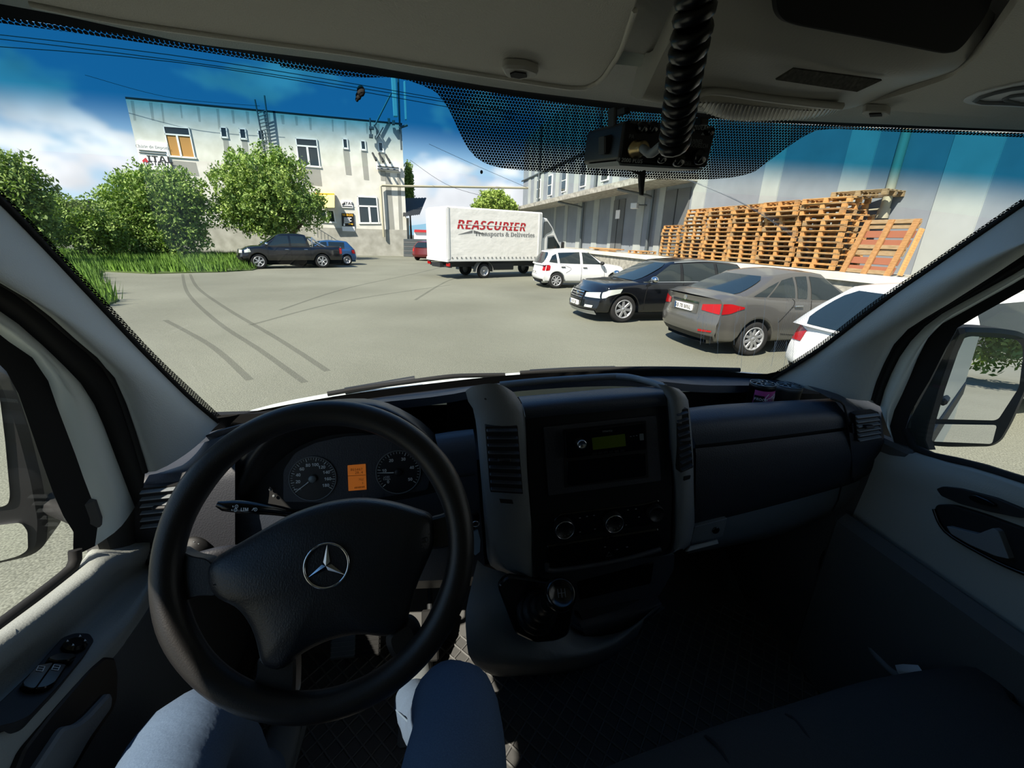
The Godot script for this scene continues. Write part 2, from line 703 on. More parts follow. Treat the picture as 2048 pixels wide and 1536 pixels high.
	M.body_paint.clearcoat = 0.6
	M.wheel_skin = tri(mat(Color(0.11, 0.107, 0.11), 0.42), null, 14.0, fine, 0.015)
	M.hub_skin = tri(mat(Color(0.10, 0.115, 0.14), 0.42), null, 13.0, cell, 0.035)
	M.mark_white = mat(Color(0.85, 0.86, 0.86), 0.6)
	M.mark_dim = mat(Color(0.40, 0.42, 0.43), 0.6)
	M.mark_orange = mat(Color(0.85, 0.35, 0.08), 0.6)
	M.lcd = glow(Color(0.80, 0.44, 0.15), 0.22)
	M.lcd_ink = mat(Color(0.12, 0.05, 0.02), 0.7)
	M.radio_lcd = mat(Color(0.30, 0.36, 0.06), 0.3)
	M.denim = mat(Color(0.38, 0.46, 0.55), 0.95)
	tri(M.denim, noise_tex(0.3, 2, Color(0.74, 0.76, 0.80), Color(1, 1, 1), 41), 2.5, fine, 0.06)
	M.seat_cloth = tri(mat(Color(0.23, 0.23, 0.225), 0.95), noise_tex(0.35, 2, Color(0.70, 0.70, 0.70), Color(1, 1, 1), 42), 3.0, fine, 0.08)
	M.floor_rubber = tri(mat(Color(0.31, 0.31, 0.305), 0.8), blot, 1.0, fine, 0.06)
	M.cord = mat(Color(0.03, 0.03, 0.032), 0.3)
	M.mirror = mat(Color(0.92, 0.93, 0.94), 0.0, 1.0)
	M.paper = mat(Color(0.85, 0.86, 0.86), 0.8)
	M.lens = mat(Color(0.70, 0.68, 0.62), 0.35)
	M.glass_clear = pane(Color(0.55, 0.65, 0.58), 0.045)
	M.sign_black = mat(Color(0.07, 0.07, 0.08), 0.5)
	M.pink = mat(Color(0.72, 0.30, 0.60), 0.5)
	M.label_worn = tri(mat(Color(0.42, 0.41, 0.38), 0.9), noise_tex(0.05, 3, Color(0.5, 0.5, 0.5), Color(1, 1, 1), 51), 6.0)
	M.door_low_shade = tri(mat(Color(0.30, 0.31, 0.31), 0.7), null, 9.0, bump_tex(0.06, 2, 4, FastNoiseLite.TYPE_CELLULAR), 0.04)  # door grey darkened to stand in for shade low in the cab
	M.rib = mat(Color(0.38, 0.38, 0.375), 0.7)
	M.stain_soft = mat(Color(0.45, 0.47, 0.46, 0.22), 0.9)
	M.stain_soft.transparency = BaseMaterial3D.TRANSPARENCY_ALPHA
	M.mark_mid = mat(Color(0.62, 0.64, 0.65), 0.6)
	M.brass = mat(Color(0.70, 0.62, 0.45), 0.3, 1.0)
	M.leather = mat(Color(0.04, 0.04, 0.043), 0.4)
	M.tag_blue = mat(Color(0.45, 0.55, 0.65), 0.4)
	M.denim_seam = mat(Color(0.42, 0.50, 0.58), 0.95)
	# dotted print: black dots in a hexagonal pattern, clear between them
	var im := Image.create(64, 110, false, Image.FORMAT_RGBA8)
	for y in 110:
		for x in 64:
			var best := 99.0
			for c: Vector2 in [Vector2(0, 0), Vector2(64, 0), Vector2(32, 55), Vector2(0, 110), Vector2(64, 110)]:
				best = minf(best, c.distance_to(Vector2(x + 0.5, y + 0.5)))
			im.set_pixel(x, y, Color(0.02, 0.02, 0.02, clampf(0.5 + (29.5 - best) * 0.25, 0, 1)))
	M.frit = mat(Color.WHITE, 0.6)
	M.frit.albedo_texture = ImageTexture.create_from_image(im)
	M.frit.transparency = BaseMaterial3D.TRANSPARENCY_ALPHA_SCISSOR
	M.frit.alpha_scissor_threshold = 0.5
	# sun band: stained glass, deepest along the upper edge
	var g := Image.create(4, 128, false, Image.FORMAT_RGB8)
	for y in 128:
		var k := 1.0 - smoothstep(0.42, 0.97, y / 127.0)
		var tr := Color(0.93, 0.97, 0.95).lerp(Color(0.025, 0.225, 0.39), k)
		g.fill_rect(Rect2i(0, y, 4, 1), Color(tr.r * tr.r, tr.g * tr.g, tr.b * tr.b).linear_to_srgb())
	M.tint = mat(Color(1, 1, 1, 0.0), 0.0)
	M.tint.albedo_texture = ImageTexture.create_from_image(g)
	M.tint.texture_repeat = false
	M.tint.refraction_enabled = true
	M.tint.refraction_scale = 0.0
	M.water_mark = mat(Color(0.85, 0.88, 0.88, 0.30), 0.9)
	M.water_mark.backlight_enabled = true
	M.water_mark.backlight = Color(0.9, 0.9, 0.9)
	M.water_mark.transparency = BaseMaterial3D.TRANSPARENCY_ALPHA

# ---------- outdoors: ground and buildings ----------
func ground() -> void:
	var mb := MB.new()
	var rows := []
	for i in 25:
		var r := PackedVector3Array()
		for j in 25:
			r.append(Vector3(-90 + 180.0 * j / 24, 0, 40 - 170.0 * i / 24))
		rows.append(r)
	mb.grid(rows)
	var g := struct("ground", mb, M.asphalt)
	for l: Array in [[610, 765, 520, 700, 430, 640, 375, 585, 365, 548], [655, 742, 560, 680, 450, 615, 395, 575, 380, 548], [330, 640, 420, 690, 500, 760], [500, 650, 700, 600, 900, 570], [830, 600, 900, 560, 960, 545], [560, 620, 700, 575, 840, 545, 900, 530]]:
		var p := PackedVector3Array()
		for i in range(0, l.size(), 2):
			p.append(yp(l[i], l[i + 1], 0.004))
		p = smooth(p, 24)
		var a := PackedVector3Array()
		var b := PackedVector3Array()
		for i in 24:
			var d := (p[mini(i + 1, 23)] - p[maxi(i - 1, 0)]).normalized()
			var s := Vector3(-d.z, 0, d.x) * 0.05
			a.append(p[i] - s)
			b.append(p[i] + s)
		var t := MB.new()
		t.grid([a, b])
		part(g, "dark_streak", t, M.dark_streak)  # narrow darker streak laid just above the asphalt

var fac_n := Vector3(0.125, 0, 0.992)
var fac_d := -42.97

func fac(x: float, y: float, o := 0.0) -> Vector3:
	return hit(x, y, fac_n, fac_d + o)

# corners tl, tr, br, bl on the facade; mullions as fractions across, transom as a fraction down
func facade_window(b: Node3D, q: Array, split: Array, transom: float, glass: Material, up: Material) -> void:
	var c := []
	for i in 4:
		c.append(Vector2(q[i * 2], q[i * 2 + 1]))
	var at := func(s: float, t: float) -> Vector2:
		return c[0].lerp(c[1], s).lerp(c[3].lerp(c[2], s), t)
	var fr := MB.new()
	var w: float = (c[1] - c[0]).length()
	var h: float = (c[3] - c[0]).length()
	var es := 2.2 / w
	var et := 2.6 / h
	var bar := func(s0: float, t0: float, s1: float, t1: float) -> void:
		var px := []
		for st: Array in [[s0, t0], [s1, t0], [s1, t1], [s0, t1]]:
			var p: Vector2 = at.call(st[0], st[1])
			px.append(p.x)
			px.append(p.y)
		panel(fr, px, fac_n, fac_d + 0.08, 0.08, 0.0, 0.0, false)
	bar.call(0.0, 0.0, es, 1.0)
	bar.call(1.0 - es, 0.0, 1.0, 1.0)
	bar.call(0.0, 0.0, 1.0, et * 0.8)
	bar.call(-0.04, 1.0 - et, 1.04, 1.0 + et * 0.3)
	for s: float in split:
		bar.call(s - es * 0.9, transom, s + es * 0.9, 1.0)
	if transom > 0.0:
		bar.call(0.0, transom - et * 0.6, 1.0, transom + et * 0.6)
	var win := part(b, "window", fr, M.frame_white)
	var xs := [0.0] + split + [1.0]
	for i in xs.size() - 1:
		var px := []
		for st: Array in [[xs[i], transom], [xs[i + 1], transom], [xs[i + 1], 1.0], [xs[i], 1.0]]:
			var p: Vector2 = at.call(st[0], st[1])
			px.append(p.x)
			px.append(p.y)
		var g := MB.new()
		panel(g, px, fac_n, fac_d + 0.03, 0.03, 0.0, 0.0, false)
		part(win, "pane", g, glass)
	if transom > 0.0:
		var px2 := []
		for st: Array in [[0, 0], [1, 0], [1, transom], [0, transom]]:
			var p: Vector2 = at.call(st[0], st[1])
			px2.append(p.x)
			px2.append(p.y)
		var g2 := MB.new()
		panel(g2, px2, fac_n, fac_d + 0.03, 0.03, 0.0, 0.0, false)
		part(win, "pane", g2, up)

func office_building() -> void:
	var b := thing("office_building", "white two-storey flat-roofed building behind the trees and the black pickup", "building")
	var mb := MB.new()
	var tl := fac(251, 198)
	var tr := fac(803, 250)
	var bl := pix(Vector3(tl.x, -0.3, tl.z))
	var br := pix(Vector3(tr.x, -0.3, tr.z))
	panel(mb, [251, 198, 803, 250, br.x, br.y, bl.x, bl.y], fac_n, fac_d, 14.0)
	part(b, "wall", mb, M.plaster)
	var tp := MB.new()
	tp.box((tl + tr) * 0.5 + Vector3(0, 0.08, -0.2) - fac_n * 0.0, Vector3(tl.distance_to(tr) + 0.05, 0.14, 0.4), Basis(Vector3.UP, atan2(0.125, 0.992)))
	part(b, "roof_edge", tp, M.dark_metal)
	var pl := MB.new()
	var p1 := pix(Vector3(tl.x, 2.3, tl.z))
	var p2 := pix(Vector3(tr.x, 2.3, tr.z))
	panel(pl, [p1.x, p1.y, p2.x, p2.y, br.x, br.y, bl.x, bl.y], fac_n, fac_d + 0.05, 0.05, 0.0, 0.0, false)
	part(b, "plinth", pl, M.plaster_dirty)
	for s: Array in [[340, 320, 391, 325, 398, 352, 346, 345], [446, 279, 456, 280, 464, 335, 452, 334], [483, 280, 494, 281, 500, 330, 489, 330], [520, 282, 530, 284, 536, 330, 526, 330], [686, 300, 698, 301, 703, 350, 692, 349], [722, 303, 733, 304, 738, 360, 728, 359], [758, 306, 769, 307, 772, 362, 762, 361], [599, 336, 640, 339, 644, 372, 604, 368], [770, 345, 780, 346, 790, 470, 777, 470], [794, 347, 800, 347, 806, 470, 799, 470]]:
		var st := MB.new()
		panel(st, s, fac_n, fac_d + 0.02, 0.02, 0.0, 0.0, false)
		part(b, "stain_strip", st, M.stain)
	for k in 16:
		var sx := 262.0 + k * 33.0 + rng.randf_range(-8, 8)
		var sy := 200.0 + (sx - 251.0) * 0.0942
		var st := MB.new()
		var w := rng.randf_range(3, 7)
		var hh := rng.randf_range(16, 42)
		panel(st, [sx, sy, sx + w, sy + w * 0.09, sx + w + hh * 0.12 * (800 - sx) / 540, sy + hh, sx + w * 0.3 + hh * 0.12 * (800 - sx) / 540, sy + hh], fac_n, fac_d + 0.015, 0.015, 0.0, 0.0, false)
		part(b, "stain_strip", st, M.stain_soft)
	var rail := thing("stair_railing", "thin steel stair railing in front of the white building by the pickup's cab", "railing")
	for k in 8:
		var ps := MB.new()
		ps.rod(fac(628 + k * 7, 452 + k * 4.4, 1.6), fac(629 + k * 7, 472 + k * 3.4, 1.6), 0.025, 5)
		part(rail, "post", ps, M.steel)
	var hr := MB.new()
	hr.rod(fac(626, 451, 1.6), fac(679, 484, 1.6), 0.03, 5)
	part(rail, "handrail", hr, M.steel)
	facade_window(b, [325, 251, 378, 255, 391, 317, 339, 313], [0.46], 0.27, M.orange_shade, M.win_dark)
	facade_window(b, [590, 275, 634, 278, 641, 335, 597, 331], [0.5], 0.28, M.win_dark, M.win_dark)
	facade_window(b, [714, 392, 754, 394, 759, 447, 719, 447], [0.55], 0.36, M.win_dark, M.win_dark)
	facade_window(b, [636, 418, 668, 420, 672, 446, 640, 444], [0.5], 0.0, M.win_dark, M.win_dark)
	for w: Array in [[439, 253, 453, 254, 456, 276, 442, 275], [477, 256, 491, 257, 494, 279, 480, 278], [514, 259, 528, 260, 531, 282, 517, 281], [684, 276, 695, 277, 697, 298, 686, 297], [720, 280, 731, 281, 733, 301, 722, 300], [755, 283, 766, 284, 768, 304, 757, 303]]:
		facade_window(b, w, [], 0.0, M.win_dark, M.win_dark)
	var aw := MB.new()
	var rows := []
	for t: float in [0.0, 0.5, 1.0]:
		var r := PackedVector3Array()
		for i in 13:
			r.append(fac(lerpf(630, 669, i / 12.0), lerpf(386, 415, t), 0.1 + t * 1.2))
		rows.append(r)
	aw.grid(rows)
	var awn := part(b, "awning", aw, M.yellow_pale, "yellow awning")
	var vl := MB.new()
	panel(vl, [628, 386, 668, 387, 669, 400, 630, 399], fac_n, fac_d + 0.25, 0.2)
	part(awn, "valance", vl, M.yellow)
	# signs
	var s1 := thing("wall_sign", "faded white company sign high on the white wall above the left tree", "sign")
	var m1 := MB.new()
	panel(m1, [273, 282, 334, 288, 338, 312, 277, 308], fac_n, fac_d + 0.1, 0.1)
	part(s1, "board", m1, M.sign_white)
	var t1 := MB.new()
	var rt := frame(fac_n, Vector3.ZERO).basis
	text(t1, "Chirie de Depozit", 0.27, Transform3D(rt, fac(305.5, 294, 0.11)), "Droid Serif")
	for k in 2:
		var a := fac(278, 300 + k * 4.5, 0.11)
		var e := fac(332, 304.5 + k * 4.5, 0.11)
		t1.rod(a, e, 0.05, 4)
	part(s1, "lettering", t1, M.grey_ink)
	var s2 := thing("wall_sign", "white sign with bold black ITAL lettering half hidden by the left tree", "sign")
	var m2 := MB.new()
	panel(m2, [277, 309, 338, 313, 343, 342, 282, 338], fac_n, fac_d + 0.1, 0.1)
	part(s2, "board", m2, M.sign_white)
	var t2 := MB.new()
	text(t2, "ITAL", 0.62, Transform3D(rt, fac(320, 319, 0.11)), "Droid Sans", true, 0.0, 1.3)
	text(t2, "INSTANTE", 0.42, Transform3D(rt, fac(316, 327, 0.11)), "Droid Sans", true)
	part(s2, "lettering", t2, M.ink)
	var em := MB.new()
	panel(em, [284, 321, 291, 315, 297, 324, 292, 325, 290, 322, 287, 326], fac_n, fac_d + 0.12, 0.01)
	part(s2, "emblem", em, M.red_ink)
	var s3 := thing("wall_sign", "small white ITAL sign on the wall above the black poster", "sign")
	var m3 := MB.new()
	panel(m3, [682, 402, 704, 403, 706, 416, 683, 415], fac_n, fac_d + 0.1, 0.1)
	part(s3, "board", m3, M.sign_white)
	var t3 := MB.new()
	text(t3, "ITAL", 0.30, Transform3D(rt, fac(697, 407, 0.11)), "Droid Sans", true, 0.0, 1.3)
	t3.rod(fac(684, 412, 0.11), fac(704, 413, 0.11), 0.03, 4)
	t3.rod(fac(684, 409, 0.11), fac(690, 406, 0.11), 0.05, 4)
	part(s3, "lettering", t3, M.ink)
	var s4 := thing("poster_board", "black poster with yellow and white writing beside the lower window", "sign")
	var m4 := MB.new()
	panel(m4, [683, 426, 707, 427, 709, 453, 684, 452], fac_n, fac_d + 0.1, 0.1)
	part(s4, "board", m4, M.sign_black)
	var m5 := MB.new()
	panel(m5, [684, 453, 709, 453, 710, 463, 685, 462], fac_n, fac_d + 0.09, 0.09)
	part(s4, "footer", m5, M.sign_white)
	var t4 := MB.new()
	text(t4, "10 RON", 0.26, Transform3D(rt, fac(695, 430, 0.11)), "Droid Sans", true)
	part(s4, "lettering", t4, M.yellow)
	t4 = MB.new()
	panel(t4, [697, 447, 706, 447.3, 706, 449.5, 697, 449], fac_n, fac_d + 0.115, 0.01)
	part(s4, "yellow_bar", t4, M.yellow)
	var t5 := MB.new()
	for k in 4:
		t5.rod(fac(688, 436 + k * 3, 0.11), fac(703 - (k % 2) * 3, 436.5 + k * 3, 0.11), 0.045, 4)
	panel(t5, [687, 447, 690, 447, 690, 452, 687, 452], fac_n, fac_d + 0.115, 0.01)
	part(s4, "lettering", t5, M.sign_white)
	var s5 := thing("wall_sign", "narrow white banner under the slanted struts at the roof corner", "sign")
	var m6 := MB.new()
	panel(m6, [752, 327, 800, 331, 801, 343, 753, 339], fac_n, fac_d + 0.25, 0.15)
	part(s5, "board", m6, M.sign_white)
	var t6 := MB.new()
	t6.rod(fac(755, 332, 0.26), fac(797, 335.5, 0.26), 0.06, 4)
	t6.rod(fac(755, 337, 0.26), fac(797, 340, 0.26), 0.06, 4)
	part(s5, "lettering", t6, M.grey_ink)
	for p: Array in [[745, 306, 752, 321], [758, 307, 766, 324], [771, 309, 780, 326]]:
		var st2 := MB.new()
		st2.rod(fac(p[0], p[1], 0.15), fac(p[2], p[3], 0.9), 0.09, 5)
		part(s5, "strut", st2, M.dark_metal)
	# roof ladder
	var la := thing("roof_ladder", "steel ladder climbing the white wall above the right tree", "ladder")
	for o: Array in [[510, 199, 531, 310], [529, 191, 545, 310]]:
		var rl := MB.new()
		rl.rod(fac(o[0], o[1], 0.35), fac(o[2], o[3], 0.35), 0.06, 5)
		part(la, "rail", rl, M.steel)
	for k in 12:
		var t := 0.25 + k * 0.062
		var rg := MB.new()
		rg.rod(fac(lerpf(510, 531, t), lerpf(199, 310, t), 0.35), fac(lerpf(529, 545, t), lerpf(191, 310, t), 0.35), 0.035, 4)
		part(la, "rung", rg, M.steel)
	# gas pipe on the wall and across the gap
	var gp := MB.new()
	gp.tube(PackedVector3Array([fac(768, 474, 0.3), fac(761, 373, 0.3), fac(765, 371, 0.3), fac(805, 372.5, 0.3), fac(905, 373.5, 0.3), fac(1056, 376, 0.3)]), 0.11, 6)
	solo("gas_pipe", gp, M.pipe, "pale pipe running down the white wall and across the gap between buildings", "pipe")
	# mast with aerials
	var an := thing("antenna_mast", "mobile phone mast with tall panels on the white roof corner", "antenna")
	var po := MB.new()
	po.rod(fac(800, 262, 0.2), fac(796, 150, 0.2), 0.09, 6)
	po.rod(fac(815, 250, 0.2), fac(798, 256, 0.2), 0.1, 6)
	po.rod(fac(803, 300, 0.2), fac(800, 250, 0.2), 0.08, 6)
	part(an, "mast", po, M.steel)
	for q: Array in [[782, 150, 792, 151, 796, 233, 787, 233], [807, 162, 811, 162, 814, 239, 810, 239]]:
		var ap := MB.new()
		panel(ap, q, fac_n, fac_d + 0.7, 0.25, 0.05, 0.1)
		part(an, "aerial_panel", ap, M.white_metal)
	for q: Array in [[782, 187, 750, 250], [748, 250, 760, 270], [766, 254, 753, 276], [740, 236, 742, 275]]:
		var stt := MB.new()
		stt.rod(fac(q[0], q[1], 0.4), fac(q[2], q[3], 0.4), 0.07, 5)
		part(an, "strut", stt, M.steel)
	for q: Array in [[738, 252, 748, 253, 748, 259, 738, 258], [738, 268, 746, 268, 746, 276, 738, 275], [775, 236, 780, 236, 781, 246, 776, 246], [784, 240, 790, 240, 790, 249, 784, 249]]:
		var bx := MB.new()
		panel(bx, q, fac_n, fac_d + 0.6, 0.3, 0.03)
		part(an, "equipment_box", bx, M.steel)
	# lean-to roof, steel shed and low fence in the gap
	var sh := thing("lean_to_shed", "grey lean-to with a slanting corrugated roof in the gap beside the white building", "shed")
	var rf := MB.new()
	var rr := []
	for i in 17:
		var t := i / 16.0
		var w := 0.06 if i % 2 else 0.0
		rr.append(PackedVector3Array([fac(lerpf(806, 853, t), lerpf(397, 396, t), -4.0) + Vector3(0, w, 0), fac(lerpf(806, 839, t), lerpf(434, 430, t), 1.0) + Vector3(0, w, 0)]))
	rf.grid(rr)
	part(sh, "roof", rf, M.dark_metal)
	var sw := MB.new()
	panel(sw, [808, 436, 818, 436, 819, 478, 809, 478], fac_n, fac_d - 0.6, 3.0)
	part(sh, "wall", sw, M.plaster_dirty)
	var fe := thing("slab_stack", "low stack of grey slabs closing the gap beside the white building", "stack")
	for k in 9:
		var sl := MB.new()
		var y0 := 478.0 + k * 4.3
		panel(sl, [808, y0, 864 - (k % 2), y0 + 1, 864 - (k % 2), y0 + 4.8, 808, y0 + 4.0], fac_n, fac_d + 1.2, 2.0)
		part(fe, "slab", sl, M.wall_dark if k % 2 else M.steel)
	for q: Array in [[830, 452, 858, 453, 858, 468, 830, 467]]:
		var fb := thing("distant_building", "far low building with a red roof beyond the gap", "building")
		var fm := MB.new()
		panel(fm, [828, 462, 870, 463, 870, 494, 828, 494], Vector3(0, 0, 1), -95.0, 6.0)
		part(fb, "wall", fm, M.sign_white)
		var fr := MB.new()
		panel(fr, [829, 459, 857, 460, 858, 465, 828, 464], Vector3(0, 0, 1), -94.6, 6.0)
		part(fb, "roof", fr, M.red_ink)
	var wb := thing("distant_building", "small white building far off at the left behind the bushes", "building")
	var wm := MB.new()
	panel(wm, [118, 408, 160, 404, 162, 484, 120, 482], Vector3(0, 0, 1), -70.0, 8.0)
	part(wb, "wall", wm, M.plaster)
	var wr := MB.new()
	panel(wr, [116, 404, 162, 400, 162, 405, 116, 409], Vector3(0, 0, 1), -69.6, 8.4)
	part(wb, "roof", wr, M.dark_metal)
	# hills on the horizon
	var hm := MB.new()
	var r0 := PackedVector3Array()
	var r1 := PackedVector3Array()
	for i in 60:
		var a := -1.3 + i * 0.045
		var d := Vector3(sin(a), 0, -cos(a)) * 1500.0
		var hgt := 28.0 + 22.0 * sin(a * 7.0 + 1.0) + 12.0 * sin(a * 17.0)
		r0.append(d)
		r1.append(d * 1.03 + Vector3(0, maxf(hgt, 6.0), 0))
	hm.grid([r0, r1])
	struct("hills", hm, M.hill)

# ---------- warehouse on the right ----------
var wh_n := Vector3(1, 0, -0.075)
var wh_d := 12.95

func wh(z: float, y: float, o := 0.0) -> Vector3:   # point on its wall, o metres out towards the yard
	return Vector3(wh_d - o + 0.075 * z, y, z)

func wh_slab(mb: MB, z0: float, z1: float, y0: float, y1: float, o0: float, o1: float) -> void:
	var c := (wh(z0, y0, o0) + wh(z1, y1, o1)) * 0.5
	mb.box(c, Vector3(absf(o1 - o0), y1 - y0, absf(z1 - z0) * 1.0028), Basis(Vector3.UP, atan2(0.075, 1.0)), 0.0)

func warehouse() -> void:
	var b := thing("warehouse", "long grey warehouse with light vertical stripes behind the pallet stacks", "building")
	var mb := MB.new()
	wh_slab(mb, -52, -20.0, 0, 12, -10, 0)
	wh_slab(mb, -20.0, 14, 0, 12, -10, 0)
	part(b, "wall", mb, M.wall_grey)
	for s: Array in [[-40.0, -39.5], [-37.2, -36.5], [-34.3, -33.5], [-31.2, -30.3], [-28.5, -27.95], [-25.0, -24.2], [-22.75, -22.2], [-19.9, -19.0], [-15.75, -14.95], [-12.6, -11.75], [-9.85, -8.85], [-6.6, -5.6], [-3.2, -2.2], [1.0, 2.0]]:
		var st := MB.new()
		wh_slab(st, s[0], s[1], 1.2, 4.6 if s[0] < -22.3 else 12.0, 0, 0.06)
		part(b, "stripe", st, M.wall_light)
	for s in 12:
		var z := -49.3 + s * 2.3
		var st := MB.new()
		wh_slab(st, z, z + 0.9, 4.9, 12.0, 0, 0.06)
		part(b, "stripe", st, M.wall_light)
	for s: Array in [[-45.6, 0.9], [-42.0, 0.9], [-38.2, 0.9], [-34.0, 0.9], [-30.2, 0.9]]:
		var wn := MB.new()
		wh_slab(wn, s[0] - 0.1, s[0] + s[1] + 0.1, 5.6, 7.35, 0.0, 0.1)
		var w := part(b, "window", wn, M.frame_white)
		for k in 2:
			var g := MB.new()
			wh_slab(g, s[0], s[0] + s[1], 5.7 + k * 0.85, 6.45 + k * 0.8, 0.1, 0.13)
			part(w, "pane", g, M.win_dark)
	for s: Array in [[-28.0, -26.5, 4.3], [-22.1, -20.1, 4.35]]:
		var dm := MB.new()
		wh_slab(dm, s[0], s[1], 1.2, s[2], 0.0, 0.08)
		var d := part(b, "door", dm, M.wall_dark)
		var gap := MB.new()
		wh_slab(gap, (s[0] + s[1]) / 2 - 0.03, (s[0] + s[1]) / 2 + 0.03, 1.2, s[2], 0.08, 0.1)
		part(d, "seam", gap, M.dark_metal)
	var no := MB.new()
	wh_slab(no, -27.5, -26.95, 3.2, 3.7, 0.1, 0.13)
	part(b, "notice", no, M.sign_white)
	var ca := MB.new()
	wh_slab(ca, -52, -19.6, 4.55, 4.85, 0.0, 2.0)
	part(b, "canopy", ca, M.concrete, "concrete canopy")
	var gu := MB.new()
	gu.rod(wh(-52, 7.9, 0.1), wh(-33, 7.9, 0.1), 0.08, 6)
	part(b, "gutter", gu, M.steel)
	for s: Array in [[-32.9, 1.2, 4.5], [-23.2, 1.2, 4.5], [-44.9, 4.9, 12.0], [-31.0, 4.9, 12.0]]:
		var dp := MB.new()
		dp.rod(wh(s[0], s[1], 0.18), wh(s[0], s[2], 0.18), 0.09, 8)
		if s[1] < 2.0:
			dp.tube(PackedVector3Array([wh(s[0], 4.1, 0.18), wh(s[0], 4.2, 0.5), wh(s[0] - 0.5, 4.5, 1.95)]), 0.08, 8)
		part(b, "downpipe", dp, M.steel)
	var big := MB.new()
	big.tube(PackedVector3Array([wh(-10.9, 2.75, 0.2), wh(-10.9, 5.2, 0.2), wh(-10.9, 12.0, 0.2)]), 0.11, 10)
	big.rod(wh(-10.9, 2.7, 0.2), wh(-10.9, 2.95, 0.2), 0.14, 10)
	big.rod(wh(-12.3, 2.9, 0.14), wh(-10.9, 2.95, 0.14), 0.03, 6)
	part(b, "downpipe", big, M.pipe, "weathered downpipe")
	var lf := thing("floodlight", "small floodlight on the warehouse wall left of the pallets", "lamp")
	var l1 := MB.new()
	l1.box(wh(-24.2, 3.75, 0.6), Vector3(0.3, 0.3, 0.4), Basis(Vector3.UP, 0.6), 0.03)
	part(lf, "housing", l1, M.white_metal)
	var l2 := MB.new()
	l2.rod(wh(-24.0, 3.8, 0.0), wh(-24.1, 3.8, 0.5), 0.04, 6)
	part(lf, "bracket", l2, M.steel)
	# loading dock
	var dk := b
	var d1 := MB.new()
	wh_slab(d1, -52, 14, 0, 1.28, 0.0, 1.75)
	part(dk, "loading_dock", d1, M.concrete, "raised concrete loading dock")
	var d2 := MB.new()
	wh_slab(d2, -52, 14, 1.1, 1.3, 1.75, 1.85)
	part(dk, "dock_edge", d2, M.plaster)
	var bd := thing("board_pile", "loose pale boards lying on the dock left of the pallet stacks", "boards", Transform3D(Basis(), wh(-26.5, 1.3, 1.2)))
	for k in 6:
		var bm := MB.new()
		bm.box(Vector3(-0.15 + 0.13 * (k % 3), 0.04 + 0.09 * (k / 3), 0.4 * (k % 2)), Vector3(0.12, 0.06, 3.6), Basis(Vector3.UP, 0.06 * (k - 2)))
		part(bd, "board", bm, M.wood[k % 4])

# ---------- pallets ----------
func pallet(L: float, D: float) -> Node3D:    # long face along local x, towards +z
	var o := Node3D.new()
	var hb := MB.new()
	hb.box(Vector3.ZERO, Vector3(L, 0.022, 0.1), Basis(), 0.003)
	var runner := hb.mesh()
	var cb := MB.new()
	cb.box(Vector3.ZERO, Vector3(0.12, 0.022, D), Basis(), 0.003)
	var cross := cb.mesh()
	var kb := MB.new()
	kb.box(Vector3.ZERO, Vector3(0.13, 0.078, 0.1), Basis(), 0.004)
	var block := kb.mesh()
	for k in 3:
		var z := (k - 1) * (D / 2 - 0.05)
		var p := part_mesh(o, "bottom_board", runner, M.wood[rng.randi() % 4])
		p.position = Vector3(0, 0.011, z)
		for j in 3:
			var q := part_mesh(o, "block", block, M.wood[rng.randi() % 4])
			q.position = Vector3((j - 1) * (L / 2 - 0.065), 0.061, z)
	for j in 3:
		var q := part_mesh(o, "cross_board", cross, M.wood[rng.randi() % 4])
		q.position = Vector3((j - 1) * (L / 2 - 0.065), 0.111, 0)
	for k in 5:
		var p := part_mesh(o, "deck_board", runner, M.wood[rng.randi() % 4])
		p.position = Vector3(0, 0.133, -D / 2 + 0.05 + k * (D - 0.1) / 4)
	return o

